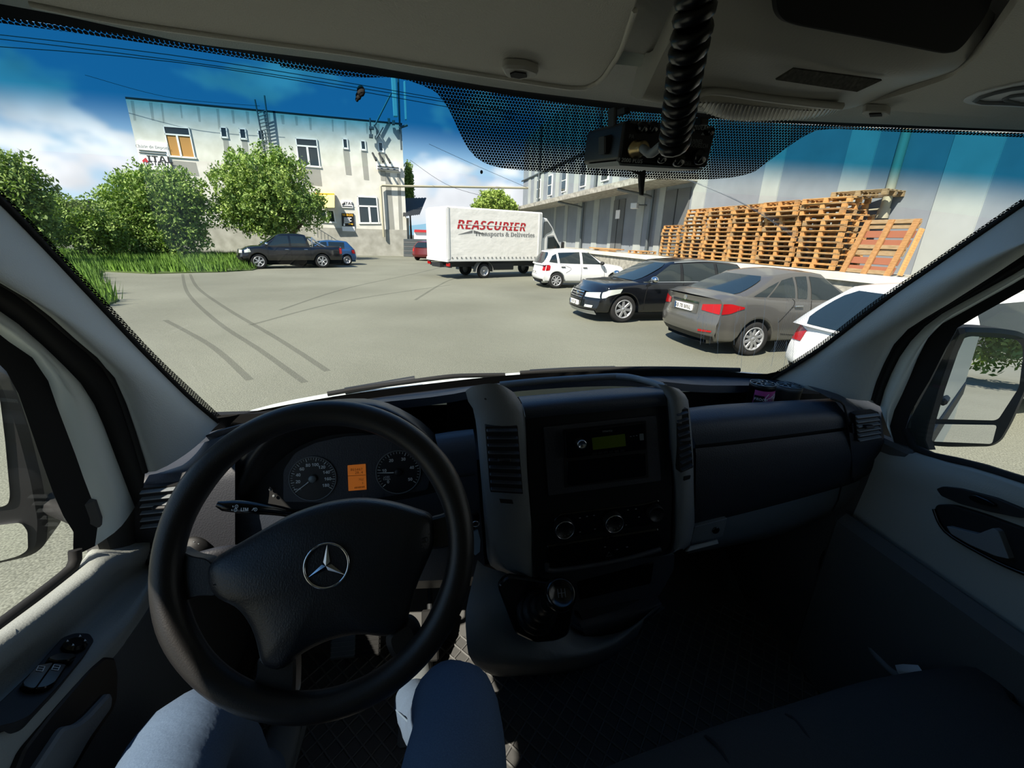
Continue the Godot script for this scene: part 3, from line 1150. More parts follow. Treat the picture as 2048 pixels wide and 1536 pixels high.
func pallets() -> void:
	var protos := []
	for i in 3:
		protos.append(pallet(1.36, 0.9))
	var wall := Basis(Vector3.UP, atan2(0.075, 1.0)) * Basis(Vector3.UP, -PI / 2)
	var ord := ["leftmost", "second", "third", "fourth", "fifth", "sixth"]
	var pos := ["bottom", "second from the bottom", "third from the bottom", "fourth from the bottom", "fifth from the bottom", "sixth from the bottom", "seventh from the bottom", "eighth from the bottom", "ninth from the bottom", "tenth from the bottom", "eleventh from the bottom", "twelfth from the bottom", "topmost"]
	var zc := [-19.2, -17.5, -16.05, -14.6, -13.13, -11.55]
	var cnt := [9, 13, 13, 13, 13, 13]
	for s in 6:
		for k: int in cnt[s]:
			var shift := rng.randf_range(-0.05, 0.05)
			var out := 1.35 + rng.randf_range(-0.03, 0.03)
			var turn := rng.randf_range(-0.02, 0.02)
			if s == 5 and k > 9:
				shift -= 0.18
				turn += 0.05 * (k - 9)
			if s == 4 and k > 9:
				out += 0.12
			var o := wh(zc[s] + shift, 1.3 + k * 0.149, out - 0.45)
			var nm: String = pos[k] if not (s == 0 and k == 8) else "topmost"
			var label := "wooden pallet in the %s stack along the warehouse, %s" % [ord[s] + (" from the left" if s else ""), nm]
			var src: Node3D = protos[(s * 5 + k * 7) % 3]
			var c: Node3D = src.duplicate()
			c.name = numbered("pallet")
			add_child(c)
			tag(c, label, "pallet", "stacked wooden pallets on the dock")
			c.transform = Transform3D(wall * Basis(Vector3.UP, turn), o)
	# a dark old pallet slanting on top of the sixth stack, one alone far left, and the leaning one
	var a: Node3D = protos[1].duplicate()
	a.name = numbered("pallet")
	add_child(a)
	tag(a, "weathered grey pallet hanging over the right edge on top of the sixth stack", "pallet")
	for c in a.get_children():
		c.material_override = M.wood[2]
	a.transform = Transform3D(wall * Basis(Vector3.UP, 0.22), wh(-11.15, 1.3 + 13 * 0.149, 0.6))
	var f: Node3D = protos[2].duplicate()
	f.name = numbered("pallet")
	add_child(f)
	tag(f, "single pallet lying flat on the dock left of the stacks", "pallet")
	f.transform = Transform3D(wall, wh(-22.3, 1.3, 0.9))
	for p in protos:
		p.free()
	var l := thing("leaning_pallet", "large pallet stood on edge against the rightmost stack showing reddish boards", "pallet")
	var bl := wh(-10.5, 1.3, 1.5)
	var z := (wh(-9.2, 1.3, 1.5) - bl)
	var w := z.length()
	var ax := z.normalized()
	var ay := Vector3(0.22, 0.97, 0.06).normalized()
	var az := ax.cross(ay).normalized()
	if az.x > 0:
		az = -az
	l.transform = Transform3D(Basis(ax, ay, az), bl)
	for k in 6:
		var mb := MB.new()
		mb.box(Vector3(w / 2, 0.12 + k * 0.22, -0.07), Vector3(w, 0.17, 0.025), Basis(), 0.003)
		part(l, "deck_board", mb, M.wood_red if k % 3 != 2 else M.wood[2])
	for k in 3:
		var mb := MB.new()
		mb.box(Vector3(0.07 + k * (w - 0.14) / 2, 0.66, 0.0), Vector3(0.14, 1.36, 0.05), Basis(), 0.004)
		part(l, "runner", mb, M.wood[1])
	for k in 3:
		var mb := MB.new()
		mb.box(Vector3(w / 2, 0.06 + k * 0.62, -0.035), Vector3(w, 0.1, 0.03), Basis(), 0.003)
		part(l, "cross_board", mb, M.wood[2])
	var pk := thing("propped_plank", "yellowish plank leaning beside the right edge of the large upright pallet", "plank")
	var pm := MB.new()
	pm.box(Vector3.ZERO, Vector3(0.12, 1.1, 0.05), Basis(), 0.004)
	var p0 := wh(-9.05, 1.3, 1.4)
	pk.transform = Transform3D(Basis(Vector3(0, 0, 1), -0.2), p0 + Vector3(0.1, 0.55, 0))
	part(pk, "board", pm, M.wood[3])

# ---------- trees, grass ----------
func leaf_cluster(n: int, size: float, sd: int) -> ArrayMesh:
	var r := RandomNumberGenerator.new()
	r.seed = sd
	var mb := MB.new()
	for i in n:
		var c := Vector3(r.randf_range(-1, 1), r.randf_range(-1, 1), r.randf_range(-1, 1)) * size * 1.5
		var d := Vector3(r.randf_range(-1, 1), r.randf_range(-0.6, 1), r.randf_range(-1, 1)).normalized()
		var s := d.cross(Vector3(r.randf_range(-1, 1), r.randf_range(-1, 1), r.randf_range(-1, 1))).normalized()
		var nn := d.cross(s).normalized()
		var a := c - d * size
		var b := c + s * size * 0.45 + nn * size * 0.12
		var e := c + d * size
		var f := c - s * size * 0.45 + nn * size * 0.12
		mb.t(a, b, e, nn, nn, nn)
		mb.t(a, e, f, nn, nn, nn)
	return mb.mesh()

func leaves(parent: Node3D, blobs: Array, count: int, leaf: Mesh, lo: Color, hi: Color, m: Material, nm := "crown") -> void:
	var mm := MultiMesh.new()
	mm.transform_format = MultiMesh.TRANSFORM_3D
	mm.use_colors = true
	mm.mesh = leaf
	mm.instance_count = count
	var tot := 0.0
	for b: Array in blobs:
		tot += b[1].x * b[1].y * b[1].z
	for i in count:
		var pick := rng.randf() * tot
		var b: Array = blobs[0]
		for q: Array in blobs:
			pick -= q[1].x * q[1].y * q[1].z
			if pick <= 0.0:
				b = q
				break
		var d := Vector3(rng.randfn(), rng.randfn(), rng.randfn()).normalized()
		var rad := pow(rng.randf(), 0.45)
		var lump := 0.82 + 0.2 * sin(d.x * 7.0 + b[0].x) * sin(d.y * 6.0 + b[0].y * 3.0) + 0.1 * sin(d.z * 11.0)
		var p: Vector3 = b[0] + Vector3(d.x * b[1].x, d.y * b[1].y, d.z * b[1].z) * rad * lump
		var bs := Basis.from_euler(Vector3(rng.randf() * TAU, rng.randf() * TAU, rng.randf() * TAU)) * rng.randf_range(0.7, 1.3)
		mm.set_instance_transform(i, Transform3D(bs, p))
		mm.set_instance_color(i, lo.lerp(hi, rng.randf()))
	var o := MultiMeshInstance3D.new()
	o.name = nm
	o.multimesh = mm
	o.material_override = m
	parent.add_child(o, true)
	o.set_meta("kind", "stuff")

func tree(n: String, label: String, base: Vector3, trunk: Array, blobs: Array, count: int, size: float, lo: Color, hi: Color) -> void:
	var t := thing(n, label, "tree" if n != "bush" else "bush", Transform3D(Basis(), base))
	for w: Array in trunk:
		var mb := MB.new()
		var p := smooth(PackedVector3Array(w), 10)
		var rr := []
		for i in 10:
			rr.append(lerpf(0.16, 0.03, i / 9.0))
		mb.tube(p, rr, 7)
		part(t, "trunk" if w == trunk[0] else "branch", mb, M.bark)
	leaves(t, blobs, count, leaf_cluster(7, size, count), lo, hi, M.leaf)

func blob(base: Vector3, px: float, py: float, z: float, rx: float, ry: float) -> Array:
	var s := absf(z) / FOC * 1.05
	return [zp(px, py, z) - base, Vector3(rx * s, ry * s, rx * s * 0.8)]

func plants() -> void:
	var lo := Color(0.42, 0.58, 0.36)
	var hi := Color(1.0, 1.05, 0.85)
	var z := -33.0
	var b1 := Vector3(zp(310, 400, z).x, 0, z)
	tree("tree", "dense broad green tree at the left in front of the white building", b1, [[Vector3.ZERO, Vector3(0.1, 1.2, 0), Vector3(0, 3.0, 0)], [Vector3(0, 0.6, 0), Vector3(-1.2, 2.2, 0), Vector3(-2.0, 3.6, 0)], [Vector3(0, 0.8, 0), Vector3(1.2, 2.4, 0), Vector3(1.9, 3.8, 0)]], [blob(b1, 315, 400, z, 72, 56), blob(b1, 255, 420, z, 52, 46), blob(b1, 365, 405, z, 50, 60), blob(b1, 270, 475, z, 60, 40), blob(b1, 350, 470, z, 58, 42), blob(b1, 252, 362, z, 24, 22), blob(b1, 300, 356, z, 26, 20), blob(b1, 350, 352, z, 24, 20), blob(b1, 215, 395, z, 18, 16)], 5000, 0.11, lo, hi)
	z = -34.0
	var b2 := Vector3(zp(556, 400, z).x, 0, z)
	tree("tree", "rounded green tree right of centre of the lawn above the black pickup", b2, [[Vector3.ZERO, Vector3(0, 1.5, 0), Vector3(-0.2, 3.2, 0)], [Vector3(0, 1.2, 0), Vector3(-1.6, 2.4, 0), Vector3(-2.4, 4, 0)], [Vector3(0, 1.3, 0), Vector3(1.5, 2.6, 0), Vector3(2.3, 4, 0)]], [blob(b2, 535, 385, z, 85, 65), blob(b2, 475, 420, z, 52, 42), blob(b2, 600, 420, z, 52, 40), blob(b2, 480, 345, z, 36, 40), blob(b2, 560, 330, z, 34, 32), blob(b2, 520, 312, z, 18, 22), blob(b2, 628, 400, z, 26, 20), blob(b2, 430, 350, z, 18, 18), blob(b2, 540, 450, z, 50, 26)], 5600, 0.11, lo, Color(1.1, 1.1, 0.9))
	z = -30.0
	var b3 := Vector3(zp(165, 450, z).x, 0, z)
	tree("bush", "low spreading bush left of the dense tree by the windscreen edge", b3, [[Vector3.ZERO, Vector3(0, 0.6, 0), Vector3(0.2, 1.4, 0)]], [blob(b3, 165, 450, z, 60, 42), blob(b3, 110, 440, z, 50, 50), blob(b3, 210, 470, z, 40, 34)], 3000, 0.1, Color(0.36, 0.48, 0.30), Color(0.9, 0.95, 0.75))
	z = -24.0
	var b4 := Vector3(zp(20, 380, z).x, 0, z)
	tree("tree", "tall dark tree cut by the left edge of the windscreen", b4, [[Vector3.ZERO, Vector3(0, 1.5, 0), Vector3(0.2, 3.0, 0)]], [blob(b4, 15, 370, z, 62, 62), blob(b4, -20, 440, z, 80, 70), blob(b4, 50, 430, z, 50, 50)], 3600, 0.1, Color(0.34, 0.44, 0.28), Color(0.85, 0.9, 0.7))
	z = -46.0
	var b5 := Vector3(zp(988, 400, z).x, 0, z)
	tree("tree", "bright green tree rising behind the white box truck", b5, [[Vector3.ZERO, Vector3(0, 2, 0), Vector3(0, 4.4, 0)]], [blob(b5, 988, 408, z, 38, 24), blob(b5, 968, 420, z, 30, 20), blob(b5, 1008, 418, z, 30, 20), blob(b5, 990, 392, z, 22, 12)], 2600, 0.13, Color(0.6, 0.72, 0.4), Color(1.25, 1.2, 0.9))
	z = -55.0
	var b6 := Vector3(zp(817, 360, z).x, 0, z)
	tree("conifer", "slim conifer showing past the right corner of the white building", b6, [[Vector3.ZERO, Vector3(0, 4, 0), Vector3(0, 7, 0)]], [blob(b6, 817, 376, z, 9, 22), blob(b6, 817, 350, z, 6, 22), blob(b6, 818, 400, z, 10, 20)], 1400, 0.13, Color(0.4, 0.5, 0.3), Color(0.8, 0.85, 0.6))
	z = -60.0
	var b7 := Vector3(zp(872, 460, z).x, 0, z)
	tree("tree", "small far tree beside the left end of the box truck", b7, [[Vector3.ZERO, Vector3(0, 1, 0), Vector3(0, 2, 0)]], [blob(b7, 874, 455, z, 9, 14)], 700, 0.14, Color(0.4, 0.5, 0.3), Color(0.8, 0.85, 0.6))
	var b8 := Vector3(3.2, 0, 17)
	tree("bush", "dark hedge behind the van, seen only in the right door mirror", b8, [[Vector3.ZERO, Vector3(0, 0.8, 0), Vector3(0.2, 1.6, 0)]], [[Vector3(0, 1.3, 0), Vector3(2.6, 1.4, 1.2)], [Vector3(3.5, 1.5, 0.5), Vector3(2.6, 1.7, 1.2)], [Vector3(-3.2, 1.6, 0.3), Vector3(2.4, 1.9, 1.2)]], 2600, 0.1, Color(0.36, 0.48, 0.30), Color(0.9, 0.95, 0.75))
	# the grass strip
	var edge := PackedVector3Array()
	for q: Array in [[60, 700], [150, 640], [238, 602], [205, 565], [195, 543], [300, 548], [430, 545], [505, 541], [560, 525]]:
		edge.append(yp(q[0], q[1], 0.0))
	edge.append(Vector3(-12, 0, -42))
	edge.append(Vector3(-60, 0, -42))
	edge.append(Vector3(-60, 0, -8))
	var poly := PackedVector2Array()
	for p in edge:
		poly.append(Vector2(p.x, -p.z))
	var gm := MB.new()
	gm.prism(poly, -0.02, 0.05, Transform3D(Basis(Vector3(1, 0, 0), Vector3(0, 0, -1), Vector3(0, 1, 0)), Vector3.ZERO), 0.02)
	struct("lawn", gm, M.soil)
	var bl := MB.new()
	for i in 9:
		var a := i * 2.4
		var d := Vector3(cos(a), 0, sin(a))
		var p := d * 0.05 * (i % 4)
		var tip := p + d * 0.09 + Vector3(0, 0.26 + 0.05 * (i % 3), 0)
		var s := Vector3(-d.z, 0, d.x) * 0.02
		var nn := (Vector3.UP * 0.6 + d).normalized()
		bl.t(p - s, p + s, tip, nn, nn, nn)
	var spots := []
	while spots.size() < 9000:
		var far := rng.randf()
		var p := Vector2(rng.randf_range(-34, -5), lerpf(11, 37, far))
		if Geometry2D.is_point_in_polygon(p, poly):
			spots.append(p)
	var mm := MultiMesh.new()
	mm.transform_format = MultiMesh.TRANSFORM_3D
	mm.use_colors = true
	mm.mesh = bl.mesh()
	mm.instance_count = spots.size()
	for i in spots.size():
		var q: Vector2 = spots[i]
		mm.set_instance_transform(i, Transform3D(Basis(Vector3.UP, rng.randf() * TAU) * rng.randf_range(0.6, 1.5), Vector3(q.x, 0.04, -q.y)))
		mm.set_instance_color(i, Color(0.5, 0.6, 0.4).lerp(Color(1.15, 1.15, 0.8), rng.randf()))
	var o := MultiMeshInstance3D.new()
	o.name = "grass"
	o.multimesh = mm
	o.material_override = M.grass
	add_child(o)
	o.set_meta("kind", "stuff")
	tag(o, "tall uncut green grass along the lawn edge under the trees", "grass")

func wires() -> void:
	var far := [[0, 72, 400, 118, 830, 190], [0, 80, 420, 130, 860, 200], [0, 98, 380, 128, 840, 206], [170, 150, 340, 195, 520, 212], [820, 320, 900, 372, 1000, 400], [1056, 376, 950, 330, 858, 288]]
	var lab := ["uppermost overhead wire crossing the blue sky above the white building", "second overhead wire from the top crossing the sky", "third overhead wire from the top crossing the sky", "short overhead wire sagging to the left roof corner of the white building", "thin wire slanting down from the mast towards the truck", "thin curling wire between the mast corner and the warehouse"]
	for i in far.size():
		var l: Array = far[i]
		var p := PackedVector3Array()
		for k in 3:
			p.append(fac(l[k * 2], l[k * 2 + 1], 8.0 if i < 3 else 1.0))
		if i < 3:
			p[0] = p[1] + (p[0] - p[1]) * 1.6
			p[2] = p[1] + (p[2] - p[1]) * 1.5
		var mb := MB.new()
		mb.tube(smooth(p, 16), 0.022 if i < 3 else 0.014, 4)
		solo("overhead_wire", mb, M.dark_metal, lab[i], "wire")

# ---------- vehicles: local +x forward, +z to the vehicle's right, origin under the rear axle ----------
class Car:
	var P: Dictionary
	var host: Node3D

	func top(x: float) -> float:
		return host.pc(P.top, x)

	func hw(x: float, y: float) -> float:
		var t := top(x)
		var k: float = host.pw([P.low, 0.93, 0.45, 0.99, 0.62, 1.0, t - 0.1, 0.985, t, 0.95], y)
		var e: float = minf(x - P.rear, P.front - x)
		return P.w * k * (0.93 + 0.07 * smoothstep(0.0, 0.7, e))

	func arch(x: float) -> float:
		var y: float = P.low
		for wx: float in [0.0, P.wb]:
			var r: float = P.tr + 0.055
			var d := absf(x - wx)
			if d < r:
				y = maxf(y, P.tr + sqrt(r * r - d * d))
		return y

	func X(xs: float, y: float, z: float) -> float:
		var f := smoothstep(P.front - 0.55, P.front, xs)
		var r := 1.0 - smoothstep(P.rear, P.rear + 0.55, xs)
		var q := pow(absf(z) / P.w, 3.0)
		return xs - f * (P.cf * q + host.pw(P.nose, y)) + r * (P.cr * q + host.pw(P.tail, y))

	func side(x: float, y: float, sg: float, off := 0.0) -> Vector3:
		var z := hw(x, y)
		return Vector3(X(x, y, z), y, sg * (z + off))

	func endp(fr: bool, y: float, zf: float, off := 0.0) -> Vector3:
		var xs: float = P.front if fr else P.rear
		var z := zf * hw(xs, y)
		return Vector3(X(xs, y, z) + (off if fr else -off), y, z)

	func body() -> MB:
		var mb := MB.new()
		var rows := []
		var n := int((P.front - P.rear) / 0.055)
		for i in n + 1:
			var xs := lerpf(P.rear, P.front, float(i) / n)
			var yt := top(xs)
			var yl := minf(arch(xs), yt - 0.12)
			var zi: float = P.w - 0.30
			var half := [[0.0, 0.2], [zi, 0.2], [zi, yl], [hw(xs, yl) - 0.015, yl], [hw(xs, yl + 0.02), yl + 0.02]]
			for k in 5:
				var y := lerpf(yl + 0.05, yt - 0.06, k / 4.0)
				half.append([hw(xs, y), y])
			half.append([hw(xs, yt) * 0.985, yt - 0.025])
			half.append([hw(xs, yt) * 0.93, yt])
			half.append([hw(xs, yt) * 0.6, yt + 0.02])
			half.append([0.0, yt + 0.03])
			var row := PackedVector3Array()
			for h: Array in half:
				row.append(Vector3(X(xs, h[1], h[0]), h[1], h[0]))
			for k in range(half.size() - 2, 0, -1):
				var h: Array = half[k]
				row.append(Vector3(X(xs, h[1], h[0]), h[1], -h[0]))
			rows.append(row)
		mb.grid(rows, true)
		for fr: bool in [false, true]:
			var xs: float = P.front if fr else P.rear
			var yt := top(xs)
			var g := []
			for k in 13:
				var y := lerpf(P.low, yt, k / 12.0)
				var r := PackedVector3Array()
				for j in 13:
					r.append(endp(fr, y, (j - 6) / 6.0))
				g.append(r)
			mb.grid(g)
		return mb

	func yr(x: float) -> float:
		return host.pc(P.roof, x)

	func gl(t: float, x: float) -> float:   # height of the greenhouse at fraction t above the belt
		return lerpf(top(x) - 0.02, yr(x), t)

	func gz(t: float) -> float:
		return lerpf(P.zb, P.zr, t) + 0.035 * sin(PI * t)

	func gs(x: float, y: float, sg: float, off := 0.0) -> Vector3:
		var b := top(x) - 0.02
		var t := clampf((y - b) / maxf(yr(x) - b, 0.05), 0.0, 1.0)
		return Vector3(x, y, sg * (gz(t) + off))

	func ge(fr: bool, t: float, zf: float, off := 0.0) -> Vector3:
		var xb: float = P.cab[3] if fr else P.cab[0]
		var xt: float = P.cab[2] if fr else P.cab[1]
		var sg := 1.0 if fr else -1.0
		var x := lerpf(xb, xt, t) + sg * (0.09 * (1.0 - zf * zf) + off)
		var yb := top(xb) - 0.02
		return Vector3(x, lerpf(yb, yr(xt), t) + off * 0.5, zf * gz(t))

	func cabin() -> MB:
		var mb := MB.new()
		var rows := []
		var cx: float = (P.cab[1] + P.cab[2]) / 2
		for i in 12:
			var t := minf(i / 7.0, 1.0)
			var s: float = [1.0, 0.96, 0.8, 0.5, 0.0][maxi(i - 7, 0)]
			var row := PackedVector3Array()
			var x0 := lerpf(P.cab[0], P.cab[1], t)
			var x1 := lerpf(P.cab[3], P.cab[2], t)
			for k in 12:
				var x := lerpf(x0, x1, k / 11.0)
				row.append(Vector3(x, gl(t, x), gz(t)))
			for k in range(1, 8):
				row.append(ge(true, t, 1.0 - k / 4.0))
			for k in range(11, -1, -1):
				var x := lerpf(x0, x1, k / 11.0)
				row.append(Vector3(x, gl(t, x), -gz(t)))
			for k in range(1, 8):
				row.append(ge(false, t, -1.0 + k / 4.0))
			if i >= 7:
				for k in row.size():
					var p := row[k]
					row[k] = Vector3(lerpf(cx, p.x, s), p.y + 0.045 * (1.0 - s * s) + (yr(lerpf(cx, p.x, s)) - p.y), p.z * s)
			rows.append(row)
		mb.grid(rows, true)
		return mb

	# a patch between a bottom and a top polyline given in side view
	func patch(mb: MB, bot: Array, topl: Array, sg: float, glass := true, off := 0.008) -> void:
		var n := 9
		var a := []
		for l: Array in [bot, topl]:
			var v := PackedVector3Array()
			for i in range(0, l.size(), 2):
				v.append(Vector3(l[i], l[i + 1], 0))
			if v.size() == 2:
				v.insert(1, (v[0] + v[1]) * 0.5)
			a.append(host.smooth(v, n))
		var rows := []
		for k in 6:
			var r := PackedVector3Array()
			for j in n:
				var p: Vector3 = a[0][j].lerp(a[1][j], k / 5.0)
				r.append(gs(p.x, p.y, sg, off) if glass else side(p.x, p.y, sg, off))
			rows.append(r)
		mb.grid(rows)

	# a patch on the front or rear end: z fractions and heights
	func face(mb: MB, fr: bool, z0: float, z1: float, yb0: float, yb1: float, yt0: float, yt1: float, off := 0.01) -> void:
		var rows := []
		for k in 5:
			var r := PackedVector3Array()
			for j in 9:
				var u := j / 8.0
				r.append(endp(fr, lerpf(lerpf(yb0, yb1, u), lerpf(yt0, yt1, u), k / 4.0), lerpf(z0, z1, u), off))
			rows.append(r)
		mb.grid(rows)

	func screen(mb: MB, fr: bool, t0: float, t1: float, zf: float, off := 0.01) -> void:
		var rows := []
		for k in 7:
			var r := PackedVector3Array()
			for j in 11:
				r.append(ge(fr, lerpf(t0, t1, k / 6.0), lerpf(-zf, zf, j / 10.0) * (1.0 - 0.16 * pow(absf(k / 3.0 - 1.0), 5.0)), off))
			rows.append(r)
		mb.grid(rows)

func wheel_for(v: Node3D, x: float, z: float, r: float, spokes: int, rim_m: Material, tw := 0.2) -> void:
	var sg := signf(z)
	var xf := Transform3D(Basis(Vector3(1, 0, 0), Vector3(0, 0, sg), Vector3(0, -sg, 0)), Vector3(x, r, z))
	var t := MB.new()
	var k := r / 0.31
	t.lathe(PackedVector2Array([Vector2(0.205 * k, -tw), Vector2(0.29 * k, -tw), Vector2(r, -tw * 0.85), Vector2(r, -tw * 0.15), Vector2(0.295 * k, 0.0), Vector2(0.25 * k, 0.005), Vector2(0.205 * k, -0.005)]), xf, 28)
	var w := part(v, "wheel", t, M.tire)
	var rm := MB.new()
	rm.lathe(PackedVector2Array([Vector2(0.208 * k, -0.02), Vector2(0.215 * k, 0.004), Vector2(0.19 * k, 0.0), Vector2(0.185 * k, -0.05), Vector2(0.0, -0.06)]), xf, 28)
	part(w, "rim", rm, rim_m if spokes == 0 else M.hubcap)
	var hb := MB.new()
	hb.lathe(PackedVector2Array([Vector2(0.055 * k, -0.06), Vector2(0.05 * k, -0.012), Vector2(0.0, -0.006)]), xf, 14)
	part(w, "hub", hb, rim_m)
	if spokes == 0:
		return
	var dk := MB.new()
	dk.lathe(PackedVector2Array([Vector2(0.18 * k, -0.045), Vector2(0.0, -0.045)]), xf, 20)
	part(w, "brake", dk, M.plastic_black)
	for i in spokes:
		var a := TAU * i / spokes + 0.3
		var b := xf.basis * Basis(Vector3.UP, a)
		var s := MB.new()
		var pf := PackedVector2Array([Vector2(0.04 * k, -0.028 * k), Vector2(0.195 * k, -0.042 * k * 5.0 / spokes), Vector2(0.195 * k, 0.042 * k * 5.0 / spokes), Vector2(0.04 * k, 0.028 * k)])
		s.prism(pf, -0.04, -0.008, Transform3D(b * Basis(Vector3(1, 0, 0), Vector3(0, 0, -1), Vector3(0, 1, 0)), xf.origin), 0.006)
		part(w, "spoke", s, rim_m)

func line_on(c: Car, v: Node3D, l: Array, sg: float) -> void:
	var p := PackedVector3Array()
	for i in range(0, l.size(), 2):
		p.append(Vector3(l[i], l[i + 1], 0))
	p = smooth(p, maxi(p.size() * 4, 8))
	for i in p.size():
		p[i] = c.side(p[i].x, p[i].y, sg, 0.001)
	var mb := MB.new()
	mb.tube(p, 0.006, 4)
	part(v, "door_gap", mb, M.well)

func car(n: String, label: String, rear_axle: Vector3, h: Vector3, P: Dictionary) -> Node3D:
	h = h.normalized()
	var v := thing(n, label, P.get("cat", "car"), Transform3D(Basis(h, Vector3.UP, h.cross(Vector3.UP)), rear_axle))
	var c := Car.new()
	c.P = P
	c.host = self
	var paint: Material = M[P.paint]
	part(v, "body", c.body(), paint)
	part(v, "cabin", c.cabin(), paint)
	for e: Array in [["windscreen", true], ["rear_window", false]]:
		var mb := MB.new()
		c.screen(mb, e[1], P.get("rt0", 0.1) if not e[1] else 0.1, 0.92, 0.86)
		part(v, e[0], mb, M.win_dark)
	for sg: float in [-1.0, 1.0]:
		for w: Array in P.win:
			var mb := MB.new()
			c.patch(mb, w[0], w[1], sg)
			part(v, "side_window", mb, M.win_dark)
		for l: Array in P.get("gaps", []):
			line_on(c, v, l, sg)
		for hd: Array in P.get("handles", []):
			var mb := MB.new()
			mb.box(c.side(hd[0], hd[1], sg, 0.02), Vector3(0.19, 0.03, 0.035), Basis(), 0.012)
			part(v, "door_handle", mb, M[hd[2]])
		for l: Array in P.get("tail_lamp", []):
			var mb := MB.new()
			c.patch(mb, l[0], l[1], sg, false, 0.012)
			c.face(mb, false, sg * l[2], sg * 0.99, l[3], l[4], l[5], l[6], 0.012)
			part(v, "tail_lamp", mb, M.lamp_red)
		for l: Array in P.get("head_lamp", []):
			var mb := MB.new()
			c.patch(mb, l[0], l[1], sg, false, 0.012)
			c.face(mb, true, sg * l[2], sg * 0.99, l[3], l[4], l[5], l[6], 0.012)
			part(v, "headlamp", mb, M.lamp_clear)
		if P.has("mirror"):
			var mb := MB.new()
			var q: Array = P.mirror
			mb.ball(Vector3(q[0], q[1], sg * (P.zb + 0.17)), Vector3(0.09, 0.075, 0.12), 8)
			mb.rod(Vector3(q[0], q[1] - 0.04, sg * P.zb * 0.97), Vector3(q[0], q[1] - 0.02, sg * (P.zb + 0.12)), 0.025, 6)
			part(v, "wing_mirror", mb, M[q[2]])
		for x: float in [0.0, P.wb]:
			wheel_for(v, x, sg * (P.w - 0.035), P.tr, P.spokes, M[P.rim])
	for e: Array in P.get("faces", []):   # name, front?, z0, z1, yb0, yb1, yt0, yt1, material, offset
		var mb := MB.new()
		c.face(mb, e[1], e[2], e[3], e[4], e[5], e[6], e[7], e[9])
		part(v, e[0], mb, M[e[8]])
	for e: Array in P.get("strips", []):  # name, bottom line, top line, material, offset
		for sg: float in [-1.0, 1.0]:
			var mb := MB.new()
			c.patch(mb, e[1], e[2], sg, e[5], e[4])
			part(v, e[0], mb, M[e[3]])
	if P.has("plate"):
		var q: Array = P.plate   # front?, height, text, z
		var o := c.endp(q[0], q[1], q[3], 0.03)
		var b := Basis(Vector3(0, 0, -1), Vector3.UP, Vector3(1, 0, 0)) if q[0] else Basis(Vector3(0, 0, 1), Vector3.UP, Vector3(-1, 0, 0))
		var pm := MB.new()
		pm.prism(rrect(0.52, 0.115, 0.015), -0.03, 0.0, Transform3D(b, o), 0.003)
		var pl := part(v, "number_plate", pm, M.plate)
		var tm := MB.new()
		text(tm, q[2], 0.1, Transform3D(b, o + b.z * 0.002), "Droid Sans", true, 0.0, 0.95)
		part(pl, "lettering", tm, M.ink)
		var em := MB.new()
		em.prism(rrect(0.045, 0.11, 0.005), -0.002, 0.0015, Transform3D(b, o + b.x * -0.235), 0.0)
		part(pl, "blue_band", em, M.car_blue)
	if P.has("badge"):
		var q: Array = P.badge
		var o := c.endp(q[0], q[1], 0.0, 0.015)
		var b := Basis(Vector3(0, 0, -1), Vector3.UP, Vector3(1, 0, 0)) if q[0] else Basis(Vector3(0, 0, 1), Vector3.UP, Vector3(-1, 0, 0))
		var mb := MB.new()
		mb.prism(ngon(q[2]), -0.02, 0.005, Transform3D(b, o), 0.004)
		part(v, "badge", mb, M.chrome)
	return v

